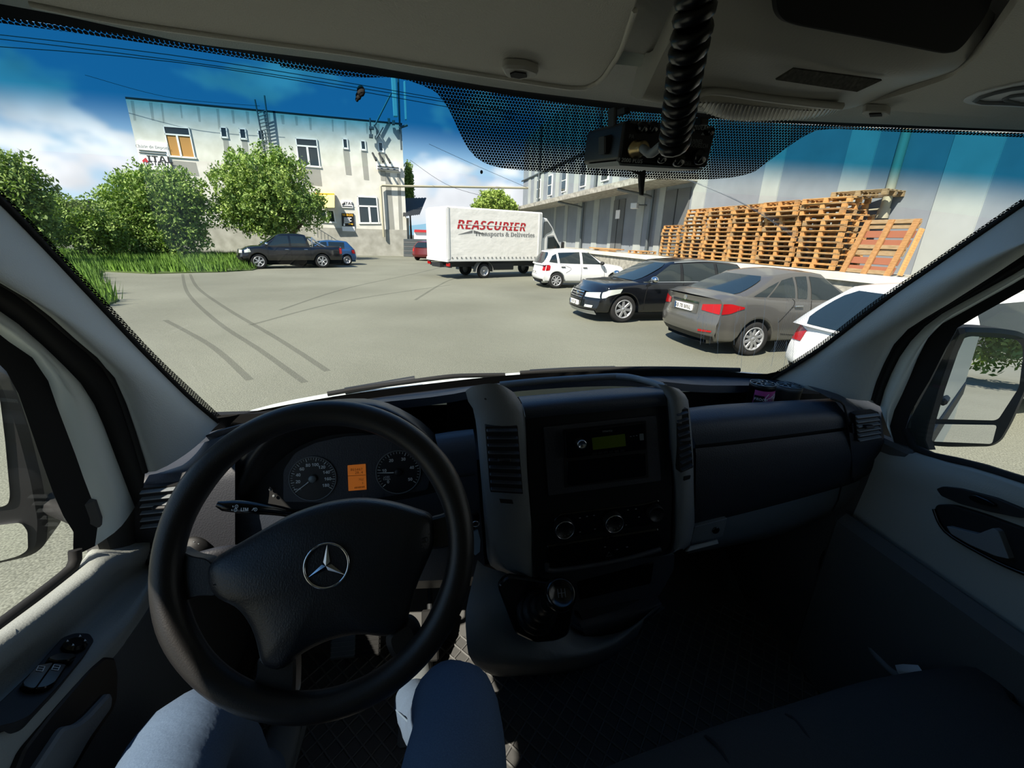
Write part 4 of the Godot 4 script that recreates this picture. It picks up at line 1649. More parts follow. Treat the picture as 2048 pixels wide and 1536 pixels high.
func vehicles() -> void:
	var east := Vector3(0.9956, 0, -0.094)
	# grey saloon
	car("car", "grey saloon with red tail lamps parked nose to the dock beside the black estate", Vector3(5.44, 0, -7.68), east, {
		"paint": "car_grey", "rear": -0.98, "front": 3.52, "wb": 2.64, "w": 0.895, "tr": 0.315, "low": 0.27, "cf": 0.22, "cr": 0.20,
		"top": [-0.98, 1.02, -0.55, 1.08, 0.2, 1.03, 1.0, 0.98, 2.2, 0.96, 2.9, 0.86, 3.52, 0.62], "nose": [0.25, 0.1, 0.4, 0.0, 0.75, 0.05, 0.9, 0.15], "tail": [0.25, 0.14, 0.40, 0.02, 0.60, 0.0, 0.68, 0.04, 0.95, 0.07, 1.05, 0.03],
		"cab": [-0.42, 0.38, 1.45, 2.22], "zb": 0.80, "zr": 0.60, "roof": [0.2, 1.40, 0.9, 1.475, 1.4, 1.45, 1.7, 1.40], "rt0": 0.02,
		"win": [[[0.20, 1.06, 0.78, 1.04], [0.52, 1.34, 0.76, 1.395]], [[0.84, 1.03, 1.05, 1.02], [0.82, 1.40, 1.07, 1.41]], [[1.15, 1.01, 2.02, 0.99], [1.14, 1.41, 1.50, 1.375]], [[-0.13, 1.07, 0.15, 1.06], [0.22, 1.23, 0.46, 1.32]]],
		"gaps": [[0.42, 0.62, 0.52, 0.72, 0.72, 0.95, 0.66, 1.03], [1.1, 0.30, 1.1, 0.7, 1.1, 1.0], [0.55, 0.40, 1.1, 0.36, 2.1, 0.36], [2.12, 0.40, 2.1, 0.7, 2.05, 0.97]],
		"handles": [[0.80, 0.90, "chrome"], [1.78, 0.88, "chrome"]],
		"tail_lamp": [[[-0.97, 0.765, -0.68, 0.79, -0.36, 0.87], [-0.97, 0.945, -0.68, 0.945, -0.36, 0.90], 0.58, 0.80, 0.765, 0.90, 0.945]],
		"spokes": 10, "rim": "alloy", "plate": [false, 0.80, "SB 78 MNL", 0.0], "badge": [false, 0.965, 0.045], "mirror": [1.98, 1.02, "car_grey"],
		"faces": [["bumper_insert", false, -0.95, 0.95, 0.27, 0.27, 0.36, 0.36, "plastic_black", 0.008], ["reflector", false, 0.62, 0.93, 0.42, 0.44, 0.46, 0.47, "lamp_red", 0.014], ["plate_recess", false, -0.46, 0.46, 0.71, 0.71, 0.90, 0.90, "car_grey", 0.006], ["chrome_strip", false, -0.48, 0.48, 0.90, 0.90, 0.925, 0.925, "chrome", 0.02]]})
	# black estate facing us
	car("car", "black estate car facing left with chrome grille towards the yard", Vector3(7.02, 0, -11.17), -east, {
		"paint": "car_black", "rear": -1.05, "front": 3.69, "wb": 2.74, "w": 0.925, "tr": 0.335, "low": 0.25, "cf": 0.34, "cr": 0.2,
		"top": [-1.05, 0.95, 0.2, 1.0, 1.4, 0.98, 2.5, 0.97, 3.0, 0.93, 3.4, 0.84, 3.69, 0.70], "nose": [0.2, 0.1, 0.32, 0.0, 0.55, 0.03, 0.78, 0.14, 0.9, 0.25], "tail": [0.25, 0.1, 0.5, 0.0, 1.0, 0.1],
		"cab": [-0.95, -0.55, 1.35, 2.45], "zb": 0.82, "zr": 0.62, "roof": [-0.6, 1.42, 0.4, 1.51, 1.3, 1.47, 1.8, 1.40],
		"win": [[[1.22, 1.01, 2.15, 0.99], [1.2, 1.42, 1.45, 1.40]], [[0.2, 1.03, 1.12, 1.01], [0.22, 1.44, 1.12, 1.43]], [[-0.75, 1.04, 0.1, 1.03], [-0.55, 1.38, 0.12, 1.44]]],
		"strips": [["window_trim", [-0.78, 1.0, 1.0, 0.985, 2.25, 0.975], [-0.78, 1.025, 1.0, 1.005, 2.25, 0.99], "chrome", 0.012, true], ["roof_rail", [-0.5, 1.445, 0.4, 1.485, 1.35, 1.44], [-0.5, 1.47, 0.4, 1.51, 1.35, 1.462], "chrome", 0.02, true]],
		"gaps": [[2.2, 0.32, 2.22, 0.6, 2.15, 0.97], [1.16, 0.3, 1.16, 0.97]], "handles": [[1.32, 0.87, "car_black"]],
		"head_lamp": [[[2.90, 0.73, 3.3, 0.64, 3.67, 0.60], [2.84, 0.83, 3.3, 0.79, 3.67, 0.74], 0.52, 0.60, 0.60, 0.70, 0.74]],
		"spokes": 7, "rim": "alloy", "plate": [true, 0.42, "B 87 JJF", 0.0], "badge": [true, 0.63, 0.06], "mirror": [2.05, 1.06, "chrome"],
		"faces": [["grille", true, -0.44, 0.44, 0.50, 0.50, 0.70, 0.70, "plastic_black", 0.01], ["grille_bar", true, -0.44, 0.44, 0.69, 0.69, 0.72, 0.72, "chrome", 0.03], ["grille_bar", true, -0.40, 0.40, 0.57, 0.57, 0.585, 0.585, "chrome", 0.02], ["grille_bar", true, -0.42, 0.42, 0.63, 0.63, 0.645, 0.645, "chrome", 0.02], ["grille_bar", true, -0.40, 0.40, 0.515, 0.515, 0.53, 0.53, "chrome", 0.02], ["spoiler_lip", true, -0.97, 0.97, 0.19, 0.19, 0.29, 0.29, "alloy", 0.03], ["fog_lamp", true, -0.88, -0.62, 0.36, 0.36, 0.42, 0.42, "lamp_clear", 0.015], ["fog_lamp", true, 0.62, 0.88, 0.36, 0.36, 0.42, 0.42, "lamp_clear", 0.015]]})
	# white hatchback by the truck
	car("car", "small white hatchback parked nose in between the box truck and the black estate", Vector3(4.47, 0, -18.2), east, {
		"paint": "car_white", "rear": -0.70, "front": 3.38, "wb": 2.59, "w": 0.865, "tr": 0.31, "low": 0.28, "cf": 0.2, "cr": 0.2,
		"top": [-0.70, 0.94, 0.3, 0.97, 1.2, 0.95, 2.1, 0.96, 2.8, 0.90, 3.38, 0.70], "nose": [0.25, 0.1, 0.4, 0.0, 0.9, 0.15], "tail": [0.25, 0.1, 0.45, 0.0, 0.6, 0.03, 0.95, 0.12],
		"cab": [-0.56, -0.22, 1.30, 2.16], "zb": 0.79, "zr": 0.60, "roof": [-0.3, 1.44, 0.5, 1.52, 1.2, 1.50, 1.7, 1.42],
		"win": [[[1.12, 0.98, 1.95, 0.97], [1.08, 1.43, 1.38, 1.42]], [[0.12, 1.0, 1.0, 0.98], [0.05, 1.40, 0.98, 1.44]], [[-0.34, 1.04, 0.02, 1.0], [-0.20, 1.28, -0.03, 1.36]]],
		"gaps": [[1.06, 0.30, 1.06, 0.95], [0.38, 0.62, 0.6, 0.8, 0.1, 0.97], [2.1, 0.35, 2.05, 0.95]], "handles": [[0.25, 0.86, "plastic_black"], [1.2, 0.84, "plastic_black"]],
		"tail_lamp": [[[-0.69, 0.70, -0.42, 0.72], [-0.69, 0.92, -0.38, 0.90], 0.80, 0.70, 0.70, 0.92, 0.92]],
		"spokes": 8, "rim": "hubcap", "mirror": [1.9, 1.02, "plastic_black"], "plate": [false, 0.62, "SB 11 XAN", 0.0],
		"faces": [["bumper_insert", false, -0.9, 0.9, 0.28, 0.28, 0.36, 0.36, "plastic_black", 0.008]]})
	# white hatchback nearest on the right
	car("car", "dusty white hatchback right of the grey saloon, half hidden by the windscreen pillar", Vector3(5.5, 0, -4.5), east, {
		"paint": "car_white", "rear": -0.80, "front": 3.55, "wb": 2.65, "w": 0.91, "tr": 0.315, "low": 0.28, "cf": 0.2, "cr": 0.26,
		"top": [-0.80, 0.94, 0.3, 1.0, 1.2, 0.98, 2.1, 0.97, 2.9, 0.88, 3.55, 0.65], "nose": [0.25, 0.1, 0.4, 0.0, 0.9, 0.15], "tail": [0.25, 0.12, 0.45, 0.0, 0.62, 0.02, 0.95, 0.16],
		"cab": [-0.62, 0.05, 1.35, 2.2], "zb": 0.82, "zr": 0.62, "roof": [-0.2, 1.42, 0.5, 1.48, 1.2, 1.47, 1.7, 1.40], "rt0": 0.05,
		"win": [[[1.15, 1.0, 2.0, 0.99], [1.12, 1.41, 1.42, 1.40]], [[0.15, 1.03, 1.05, 1.01], [0.12, 1.38, 1.02, 1.42]]],
		"gaps": [[1.1, 0.30, 1.1, 0.97]], "handles": [[0.3, 0.88, "car_white"]],
		"tail_lamp": [[[-0.79, 0.70, -0.5, 0.74, -0.34, 0.84], [-0.79, 0.90, -0.5, 0.95, -0.40, 0.96], 0.70, 0.72, 0.70, 0.86, 0.90]],
		"spokes": 8, "rim": "alloy", "mirror": [1.95, 1.04, "car_white"], "plate": [false, 0.60, "SB 09 KLM", 0.0],
		"faces": [["bumper_insert", false, -0.9, 0.9, 0.28, 0.28, 0.40, 0.40, "plastic_black", 0.008]]})
	# pickup
	var hp := Vector3(-0.897, 0, 0.442)
	var pv := car("pickup_truck", "black double-cab pickup with a chrome roll bar parked by the lawn", Vector3(-7.14, 0, -27.3), hp, {
		"cat": "pickup", "paint": "car_black", "rear": -1.15, "front": 4.05, "wb": 3.15, "w": 0.92, "tr": 0.38, "low": 0.42, "cf": 0.22, "cr": 0.05,
		"top": [-1.15, 1.12, 0.5, 1.12, 1.2, 1.12, 2.4, 1.12, 3.0, 1.15, 3.6, 1.08, 4.05, 0.90], "nose": [0.4, 0.1, 0.6, 0.0, 1.1, 0.12], "tail": [0.4, 0.05, 0.6, 0.0],
		"cab": [0.55, 0.75, 2.0, 2.95], "zb": 0.83, "zr": 0.66, "roof": [0.6, 1.74, 1.2, 1.80, 1.9, 1.78, 2.4, 1.70],
		"win": [[[1.6, 1.16, 2.62, 1.16], [1.6, 1.70, 2.1, 1.68]], [[0.72, 1.18, 1.5, 1.16], [0.82, 1.68, 1.5, 1.70]]],
		"gaps": [[1.55, 0.5, 1.55, 1.1], [0.58, 0.5, 0.58, 1.1], [2.7, 0.5, 2.65, 1.1]], "handles": [[0.8, 1.0, "chrome"], [1.75, 1.0, "chrome"]],
		"tail_lamp": [[[-1.14, 0.78, -1.0, 0.78], [-1.14, 1.08, -1.0, 1.08], 0.84, 0.78, 0.78, 1.08, 1.08]],
		"head_lamp": [[[3.45, 0.86, 3.95, 0.82], [3.5, 1.02, 3.95, 0.96], 0.6, 0.80, 0.82, 0.96, 0.96]],
		"spokes": 6, "rim": "alloy", "mirror": [2.7, 1.28, "chrome"],
		"faces": [["bumper", false, -0.95, 0.95, 0.45, 0.45, 0.62, 0.62, "chrome", 0.08], ["bumper", true, -0.95, 0.95, 0.45, 0.45, 0.62, 0.62, "plastic_black", 0.02]]})
	var rb := MB.new()
	for z: float in [-0.7, 0.7]:
		rb.tube(smooth(PackedVector3Array([Vector3(-0.3, 1.12, z), Vector3(0.1, 1.35, z), Vector3(0.4, 1.62, z * 0.95)]), 10), 0.04, 8)
		rb.tube(smooth(PackedVector3Array([Vector3(0.42, 1.12, z), Vector3(0.42, 1.4, z), Vector3(0.4, 1.62, z * 0.95)]), 8), 0.04, 8)
	rb.rod(Vector3(0.4, 1.62, -0.66), Vector3(0.4, 1.62, 0.66), 0.04)
	part(pv, "roll_bar", rb, M.chrome)
	var bed := MB.new()
	bed.box(Vector3(-0.33, 1.125, 0), Vector3(1.4, 0.05, 1.5))
	part(pv, "bed_cover", bed, M.well)
	for q: Array in [["car", "blue car half hidden behind the tail of the black pickup", "car_blue", Vector3(-6.3, 0, -29.8), hp], ["car", "dark red car parked in the gap behind the box truck", "car_red", Vector3(-1.4, 0, -36.0), Vector3(0.5, 0, -0.86)]]:
		car(q[0], q[1], q[3], q[4], {
			"paint": q[2], "rear": -0.75, "front": 3.4, "wb": 2.55, "w": 0.86, "tr": 0.31, "low": 0.28, "cf": 0.2, "cr": 0.2,
			"top": [-0.75, 0.95, 0.3, 0.98, 2.1, 0.95, 2.8, 0.88, 3.4, 0.68], "nose": [0.25, 0.1, 0.4, 0.0, 0.9, 0.15], "tail": [0.25, 0.1, 0.45, 0.0, 0.95, 0.12],
			"cab": [-0.5, -0.1, 1.30, 2.16], "zb": 0.79, "zr": 0.60, "roof": [-0.3, 1.40, 0.5, 1.46, 1.2, 1.44, 1.7, 1.38],
			"win": [[[1.12, 0.98, 1.95, 0.97], [1.08, 1.38, 1.38, 1.37]], [[0.1, 1.0, 1.0, 0.98], [0.05, 1.36, 0.98, 1.39]]],
			"tail_lamp": [[[-0.74, 0.70, -0.42, 0.72], [-0.74, 0.92, -0.38, 0.90], 0.75, 0.70, 0.70, 0.92, 0.92]], "spokes": 0, "rim": "hubcap", "mirror": [1.9, 1.02, q[2]]})

func box_truck() -> void:
	var R := Vector3(0.23, 0, -20.5)
	var Fp := Vector3(5.1, 0, -22.9)
	var h := (Fp - R).normalized()
	var L := R.distance_to(Fp)
	var xf := Transform3D(Basis(h, Vector3.UP, h.cross(Vector3.UP)), R)
	var v := thing("box_truck", "white box truck with a tarpaulin body and red company lettering", "truck", xf)
	# local: x forward from the box rear, z to the right (towards us at 0), box spans z -2.2 .. 0
	var bx := MB.new()
	bx.box(Vector3(L / 2, 2.02, -1.1), Vector3(L, 2.3, 2.2), Basis(), 0.06)
	part(v, "tarpaulin", bx, M.tarp)
	for x: float in [0.03, L * 0.96]:
		var pm := MB.new()
		pm.box(Vector3(x, 2.02, 0.012), Vector3(0.1, 2.24, 0.02), Basis(), 0.004)
		part(v, "corner_post", pm, M.white_metal)
	var st := MB.new()
	for i in 22:
		st.box(Vector3(0.2 + i * (L - 0.4) / 21, 0.98, 0.01), Vector3(0.05, 0.07, 0.02))
	for i in 9:
		st.box(Vector3(L - 0.24, 1.1 + i * 0.24, 0.01), Vector3(0.04, 0.07, 0.02))
	part(v, "strap_eyelets", st, M.grey_ink)
	var rl := MB.new()
	rl.box(Vector3(L / 2, 0.86, -0.04), Vector3(L + 0.04, 0.1, 0.1), Basis(), 0.01)
	rl.box(Vector3(-0.02, 0.86, -1.1), Vector3(0.1, 0.14, 2.24), Basis(), 0.01)
	part(v, "side_rail", rl, M.white_metal)
	var rr := MB.new()
	rr.box(Vector3(-0.03, 2.0, -1.1), Vector3(0.05, 2.2, 2.1), Basis(), 0.01)
	part(v, "rear_doors", rr, M.white_metal)
	var tb := Basis(Vector3(1, 0, 0), Vector3.UP, Vector3(0, 0, 1))
	var inv := xf.affine_inverse()
	var on := func(px: float, py: float) -> Vector3:
		var p: Vector3 = inv * hit(px, py, xf.basis.z, xf.basis.z.dot(R))
		p.z = 0.006
		return p
	var a: Vector3 = on.call(917, 447.5)
	var e: Vector3 = on.call(1049, 456)
	var t1 := MB.new()
	text(t1, "REASCURIER", 0.53, Transform3D(tb * Basis(Vector3(1, 0, 0), Vector3(0.25, 1, 0), Vector3(0, 0, 1)), (a + e) / 2 + Vector3(0, 0, 0)), "Droid Sans", true, 0.0, 1.24)
	part(v, "lettering", t1, M.red_ink, "red lettering")
	var w1 := MB.new()
	w1.box((a + e) / 2 + Vector3(0, 0.02, 0.003), Vector3(a.distance_to(e) * 1.02, 0.028, 0.004))
	part(v, "lettering_gap", w1, M.tarp)
	var t2 := MB.new()
	text(t2, "Transports & Deliveries", 0.27, Transform3D(tb, on.call(1012, 469)), "Droid Serif", true, 0.0, 1.08)
	var wing: Array = [[916, 469, 945, 460.5, 945, 466], [947, 460.5, 975, 469.5, 947, 466.5]]
	for q: Array in wing:
		var pl := PackedVector2Array()
		for i in 3:
			var p: Vector3 = on.call(q[i * 2], q[i * 2 + 1])
			pl.append(Vector2(p.x, p.y))
		t2.prism(pl, 0.0, 0.006)
	part(v, "slogan", t2, M.grey_ink, "grey slogan and winged mark")
	# chassis, wheels, guards
	var ch := MB.new()
	ch.box(Vector3(L / 2 + 0.6, 0.62, -1.1), Vector3(L + 1.4, 0.2, 0.9))
	ch.box(Vector3(3.0, 0.55, -0.35), Vector3(1.5, 0.35, 0.5), Basis(), 0.03)
	ch.box(Vector3(0.15, 0.6, -1.1), Vector3(0.12, 0.14, 2.1))
	part(v, "chassis", ch, M.dark_metal)
	for z: float in [-0.03, -2.17]:
		var tl := MB.new()
		tl.box(Vector3(0.06, 0.66, z * 0.96 - 0.1), Vector3(0.08, 0.16, 0.3), Basis(), 0.02)
		part(v, "tail_lamp", tl, M.lamp_red)
		var g := MB.new()
		var rows := []
		for i in 11:
			var t := PI * (i / 10.0) * 1.05 - 0.08
			rows.append(PackedVector3Array([Vector3(2.0 + cos(t) * 0.48, 0.34 + sin(t) * 0.48, z), Vector3(2.0 + cos(t) * 0.48, 0.34 + sin(t) * 0.48, z + (-0.35 if z > -1 else 0.35))]))
		g.grid(rows)
		part(v, "mudguard", g, M.grey_ink)
	for q: Array in [[2.0, -0.1], [2.0, -2.1], [5.75, -0.12], [5.75, -2.08]]:
		var hub := Node3D.new()
		hub.name = "axle" if not v.has_node("axle") else "axle_%03d" % v.get_child_count()
		v.add_child(hub)
		hub.position = Vector3(q[0], 0, -1.1)
		wheel_for(hub, 0.0, q[1] + 1.1, 0.34, 0, M.hubcap)
	# cab with a tall wind deflector
	var cb := MB.new()
	var prof := pts2([0.02, 0.45, 0.02, 2.95, 0.35, 2.9, 0.75, 2.5, 0.95, 2.2, 1.35, 1.62, 1.95, 1.30, 2.15, 1.05, 2.18, 0.5, 1.75, 0.42, 1.6, 0.75, 1.1, 0.78, 0.95, 0.45])
	var cx := Transform3D(Basis(), Vector3(L + 0.02, 0, 0))
	cb.prism(prof, -2.1, -0.1, cx, 0.05, true)
	part(v, "cab", cb, M.white_metal)
	for z: float in [-0.085, -2.115]:
		var wn := MB.new()
		wn.prism(pts2([0.45, 1.42, 0.45, 1.98, 0.85, 2.02, 1.28, 1.55, 1.28, 1.42]), z - 0.006, z + 0.006, cx)
		part(v, "side_window", wn, M.win_dark)
		var df := MB.new()
		df.prism(rounded(pts2([0.10, 1.9, 0.10, 2.72, 0.32, 2.78, 0.72, 2.4, 0.6, 2.25, 0.3, 2.15]), 0.08), z - 0.006, z + 0.006, cx)
		part(v, "deflector_panel", df, M.steel)
		var mi := MB.new()
		mi.box(Vector3(L + 1.35, 1.6, z + (0.18 if z > -1 else -0.18)), Vector3(0.1, 0.36, 0.2), Basis(), 0.03)
		part(v, "wing_mirror", mi, M.plastic_black)
		var gp := MB.new()
		gp.tube(PackedVector3Array([Vector3(L + 0.4, 0.6, z), Vector3(L + 0.4, 2.05, z), Vector3(L + 0.85, 2.08, z)]), 0.012, 4)
		part(v, "door_gap", gp, M.grey_ink)
	var ws := MB.new()
	ws.grid([PackedVector3Array([Vector3(L + 0.99, 2.18, -1.95), Vector3(L + 0.99, 2.18, -0.25)]), PackedVector3Array([Vector3(L + 1.38, 1.64, -2.0), Vector3(L + 1.38, 1.64, -0.2)])])
	part(v, "windscreen", ws, M.win_dark)

# ---------- the cab shell ----------
func wsz(x: float, y: float) -> float:
	var k := (x - 0.22) / 0.78
	return -1.22 + 0.15 * k * k + (y - 1.55) * 0.62

func ws(px: float, py: float, o := 0.0) -> Vector3:   # on the windscreen, o metres into the cab
	var z := -1.0
	for i in 40:
		var p := zp(px, py, z)
		z = lerpf(z, wsz(p.x, p.y) + o, 0.5)
	return zp(px, py, z)

func wl(a: Array, o := 0.0) -> PackedVector3Array:
	var r := PackedVector3Array()
	for i in range(0, a.size(), 2):
		r.append(ws(a[i], a[i + 1], o))
	return r

func zl(a: Array, z: float) -> PackedVector3Array:
	var r := PackedVector3Array()
	for i in range(0, a.size(), 2):
		r.append(zp(a[i], a[i + 1], z))
	return r

func xl(a: Array, x: float) -> PackedVector3Array:
	var r := PackedVector3Array()
	for i in range(0, a.size(), 2):
		r.append(xp(a[i], a[i + 1], x))
	return r

func yl(a: Array, y: float) -> PackedVector3Array:
	var r := PackedVector3Array()
	for i in range(0, a.size(), 2):
		r.append(yp(a[i], a[i + 1], y))
	return r

func pll(a: Array, n: Vector3, d: float) -> PackedVector3Array:
	var r := PackedVector3Array()
	for i in range(0, a.size(), 2):
		r.append(hit(a[i], a[i + 1], n, d))
	return r

func loft(mb: MB, lines: Array, n := 24, sub := 1) -> void:
	var rows := []
	for l in lines:
		rows.append(smooth(l, n))
	if sub > 1:
		var cols := []
		for j in n:
			var c := PackedVector3Array()
			for r in rows:
				c.append(r[j])
			cols.append(smooth(c, (rows.size() - 1) * sub + 1))
		mb.grid(cols)
		return
	mb.grid(rows)

func structure(n: String) -> Node3D:
	var o := Node3D.new()
	o.name = n
	add_child(o)
	o.set_meta("kind", "structure")
	return o

var glass_top := [-110, 20, 0, 35, 200, 62, 450, 100, 700, 142, 900, 172, 1100, 203, 1300, 226, 1500, 243, 1750, 256, 2048, 268, 2100, 270]
var glass_low := [440, 846, 560, 814, 700, 788, 870, 768, 1024, 752, 1200, 744, 1400, 742, 1545, 756]
var tint_low := [-150, 290, 0, 296, 300, 316, 560, 330, 800, 335, 1000, 355, 1300, 378, 1600, 396, 1850, 420, 2048, 446, 2140, 460]

func windscreen() -> void:
	var w := structure("window_1")
	var mb := MB.new()
	loft(mb, [wl(tint_low), wl([-80, 345, 100, 420, 600, 450, 1000, 470, 1500, 480, 1900, 500, 2030, 430]), wl([120, 520, 300, 600, 700, 640, 1024, 650, 1400, 640, 1700, 640, 1850, 555]), wl([400, 830, 560, 822, 700, 796, 870, 776, 1024, 760, 1200, 752, 1400, 750, 1580, 770])], 28, 4)
	part(w, "pane", mb, M.glass_clear)
	var tb := MB.new()
	var cols := []
	var t := smooth(wl(glass_top), 40)
	var l := smooth(wl(tint_low), 40)
	for i in 13:
		var r := PackedVector3Array()
		for j in 40:
			var p := t[j].lerp(l[j], i / 12.0)
			p.z = wsz(p.x, p.y)
			r.append(p)
		cols.append(r)
	tb.grid(cols)
	part(w, "tint_band", tb, M.tint, "blue tinted sun band")
	# dotted black print round the mirror foot and along the edges
	var f := MB.new()
	loft(f, [wl([560, 116, 690, 138, 900, 170, 1100, 200, 1300, 224, 1500, 240, 1720, 252], 0.003), wl([560, 132, 690, 152, 839, 160, 1000, 230, 1300, 270, 1560, 262, 1720, 256], 0.003), wl([560, 134, 700, 154, 800, 157, 873, 185, 897, 216, 914, 254, 935, 295, 962, 322, 1010, 337, 1113, 345, 1215, 352, 1300, 358, 1430, 358, 1500, 347, 1531, 327, 1562, 304, 1601, 277, 1640, 259, 1720, 257], 0.003)], 60)
	for i in f.V.size():
		f.U[i] = Vector2(f.V[i].x / 0.0052, f.V[i].y * 1.18 / 0.0090)
	part(w, "dotted_print", f, M.frit)
	for e: Array in [[[-110, 18, 0, 33, 200, 60, 450, 98, 600, 122], [-110, 32, 0, 46, 200, 73, 450, 111, 600, 135]], [[1680, 250, 1800, 256, 2048, 266], [1680, 258, 1800, 264, 2048, 275]], [[-80, 324, 0, 394, 100, 498, 200, 606, 300, 714, 380, 791, 430, 834], [-70, 318, 10, 388, 110, 492, 210, 600, 310, 708, 390, 784, 442, 832]], [[1550, 758, 1640, 698, 1750, 614, 1850, 544, 1950, 474, 2048, 406], [1538, 752, 1628, 694, 1740, 608, 1842, 538, 1942, 468, 2042, 398]]]:
		var g := MB.new()
		loft(g, [wl(e[0], 0.003), wl(e[1], 0.003)], 40)
		for i in g.V.size():
			g.U[i] = Vector2(g.V[i].x / 0.0052, g.V[i].y * 1.18 / 0.0090)
		part(w, "dotted_print", g, M.frit)
	# rubber seals
	var s := MB.new()
	loft(s, [wl([-140, -20, 0, 4, 200, 40, 345, 76, 697, 122, 1000, 172, 1290, 208, 1500, 232, 1750, 244, 2048, 256, 2140, 260], 0.012), wl([-140, 20, 0, 34, 200, 62, 450, 100, 700, 143, 900, 172, 1100, 203, 1300, 226, 1500, 242, 1750, 254, 2048, 265, 2140, 269], 0.004)], 40)
	part(w, "seal", s, M.rubber)
	var s2 := MB.new()
	loft(s2, [wl([425, 838, 470, 831, 560, 812, 700, 788, 870, 766, 1024, 750, 1200, 742, 1400, 740, 1520, 748, 1560, 742], 0.004), wl([400, 866, 470, 852, 560, 832, 700, 806, 870, 784, 1024, 768, 1200, 758, 1400, 756, 1540, 762, 1600, 770], 0.012)], 40)
	part(w, "seal", s2, M.rubber)
	for q: Array in [[ [-90, 326, 0, 400, 100, 505, 200, 612, 300, 718, 380, 797, 436, 843], 1], [[1545, 757, 1640, 698, 1750, 614, 1850, 544, 1950, 474, 2048, 406, 2130, 350], 1]]:
		var g := MB.new()
		g.tube(smooth(wl(q[0], 0.006), 30), 0.006, 6)
		part(w, "seal", g, M.rubber)
	# dried drips and wiper scratches on the right half of the glass
	var dm := MB.new()
	for i in 26:
		var x0 := rng.randf_range(1400, 1640)
		var y0 := rng.randf_range(590, 690)
		var ln := rng.randf_range(20, 90)
		dm.tube(smooth(wl([x0, y0, x0 - 3 + rng.randf_range(-4, 4), y0 + ln * 0.5, x0 - 8, y0 + ln], 0.002), 6), rng.randf_range(0.0003, 0.0008), 3, false, false)
	for i in 14:
		var o := i * 3.2
		dm.tube(smooth(wl([1610 - o, 560, 1618 - o * 1.1, 620, 1600 - o * 1.2, 690, 1555 - o * 1.2, 750], 0.002), 10), 0.0003, 3, false, false)
	for i in 12:
		var o := rng.randf_range(-40, 40)
		dm.tube(smooth(wl([1380 + o, 360 + o * 0.3, 1480 + o, 405 + o * 0.5, 1590 + o, 470 + o], 0.002), 8), 0.00025, 3, false, false)
	var dmo := part(w, "water_marks", dm, M.water_mark)
	dmo.set_meta("kind", "stuff")
	# small chips of dried mud on the glass
	for q: Array in [[722, 182, 7], [717, 192, 5], [714, 199, 3], [963, 344, 3], [1245, 352, 0]]:
		if q[2] > 0:
			var c := MB.new()
			c.ball(ws(q[0], q[1], 0.002), Vector3(q[2], q[2] * 1.3, 2) * 0.0009, 5)
			part(w, "mud_speck", c, M.rubber)

func hood() -> void:
	var h := thing("bonnet", "strip of the van's white bonnet just outside the bottom of the windscreen", "bonnet")
	var mb := MB.new()
	var a := wl([462, 834, 480, 822, 560, 801, 640, 786, 700, 777, 870, 759, 1024, 743, 1200, 736, 1400, 734, 1540, 744], -0.06)
	var b := PackedVector3Array()
	var c := PackedVector3Array()
	var d := PackedVector3Array()
	for p in a:
		b.append(p + Vector3(0, -0.035, -0.06))
		c.append(p + Vector3(0, -0.22, -0.4))
		d.append(p + Vector3(0, -0.75, -0.65))
	var a0 := wl([452, 850, 480, 838, 560, 817, 640, 802, 700, 793, 870, 774, 1024, 758, 1200, 751, 1400, 749, 1545, 757], -0.012)
	loft(mb, [a0, a, b, c, d], 30, 3)
	part(h, "panel", mb, M.body_paint)
	var lab := ["left windscreen wiper lying along the bottom of the glass", "right windscreen wiper lying along the bottom of the glass"]
	var ls := [[655, 788, 720, 777, 830, 762, 900, 753, 950, 751, 1010, 750], [1040, 746, 1120, 741, 1200, 738, 1330, 737, 1480, 740]]
	var ar := [[690, 782, 760, 770, 830, 758], [1060, 745, 1150, 740, 1230, 738]]
	for i in 2:
		var w := thing("wiper", lab[i], "wiper", Transform3D(), "wipers")
		var m1 := MB.new()
		m1.tube(smooth(wl(ls[i], -0.03), 20), 0.007, 6)
		part(w, "blade", m1, M.rubber)
		var m2 := MB.new()
		m2.tube(smooth(wl(ar[i], -0.045), 12), 0.010, 6)
		part(w, "arm", m2, M.dark_metal)

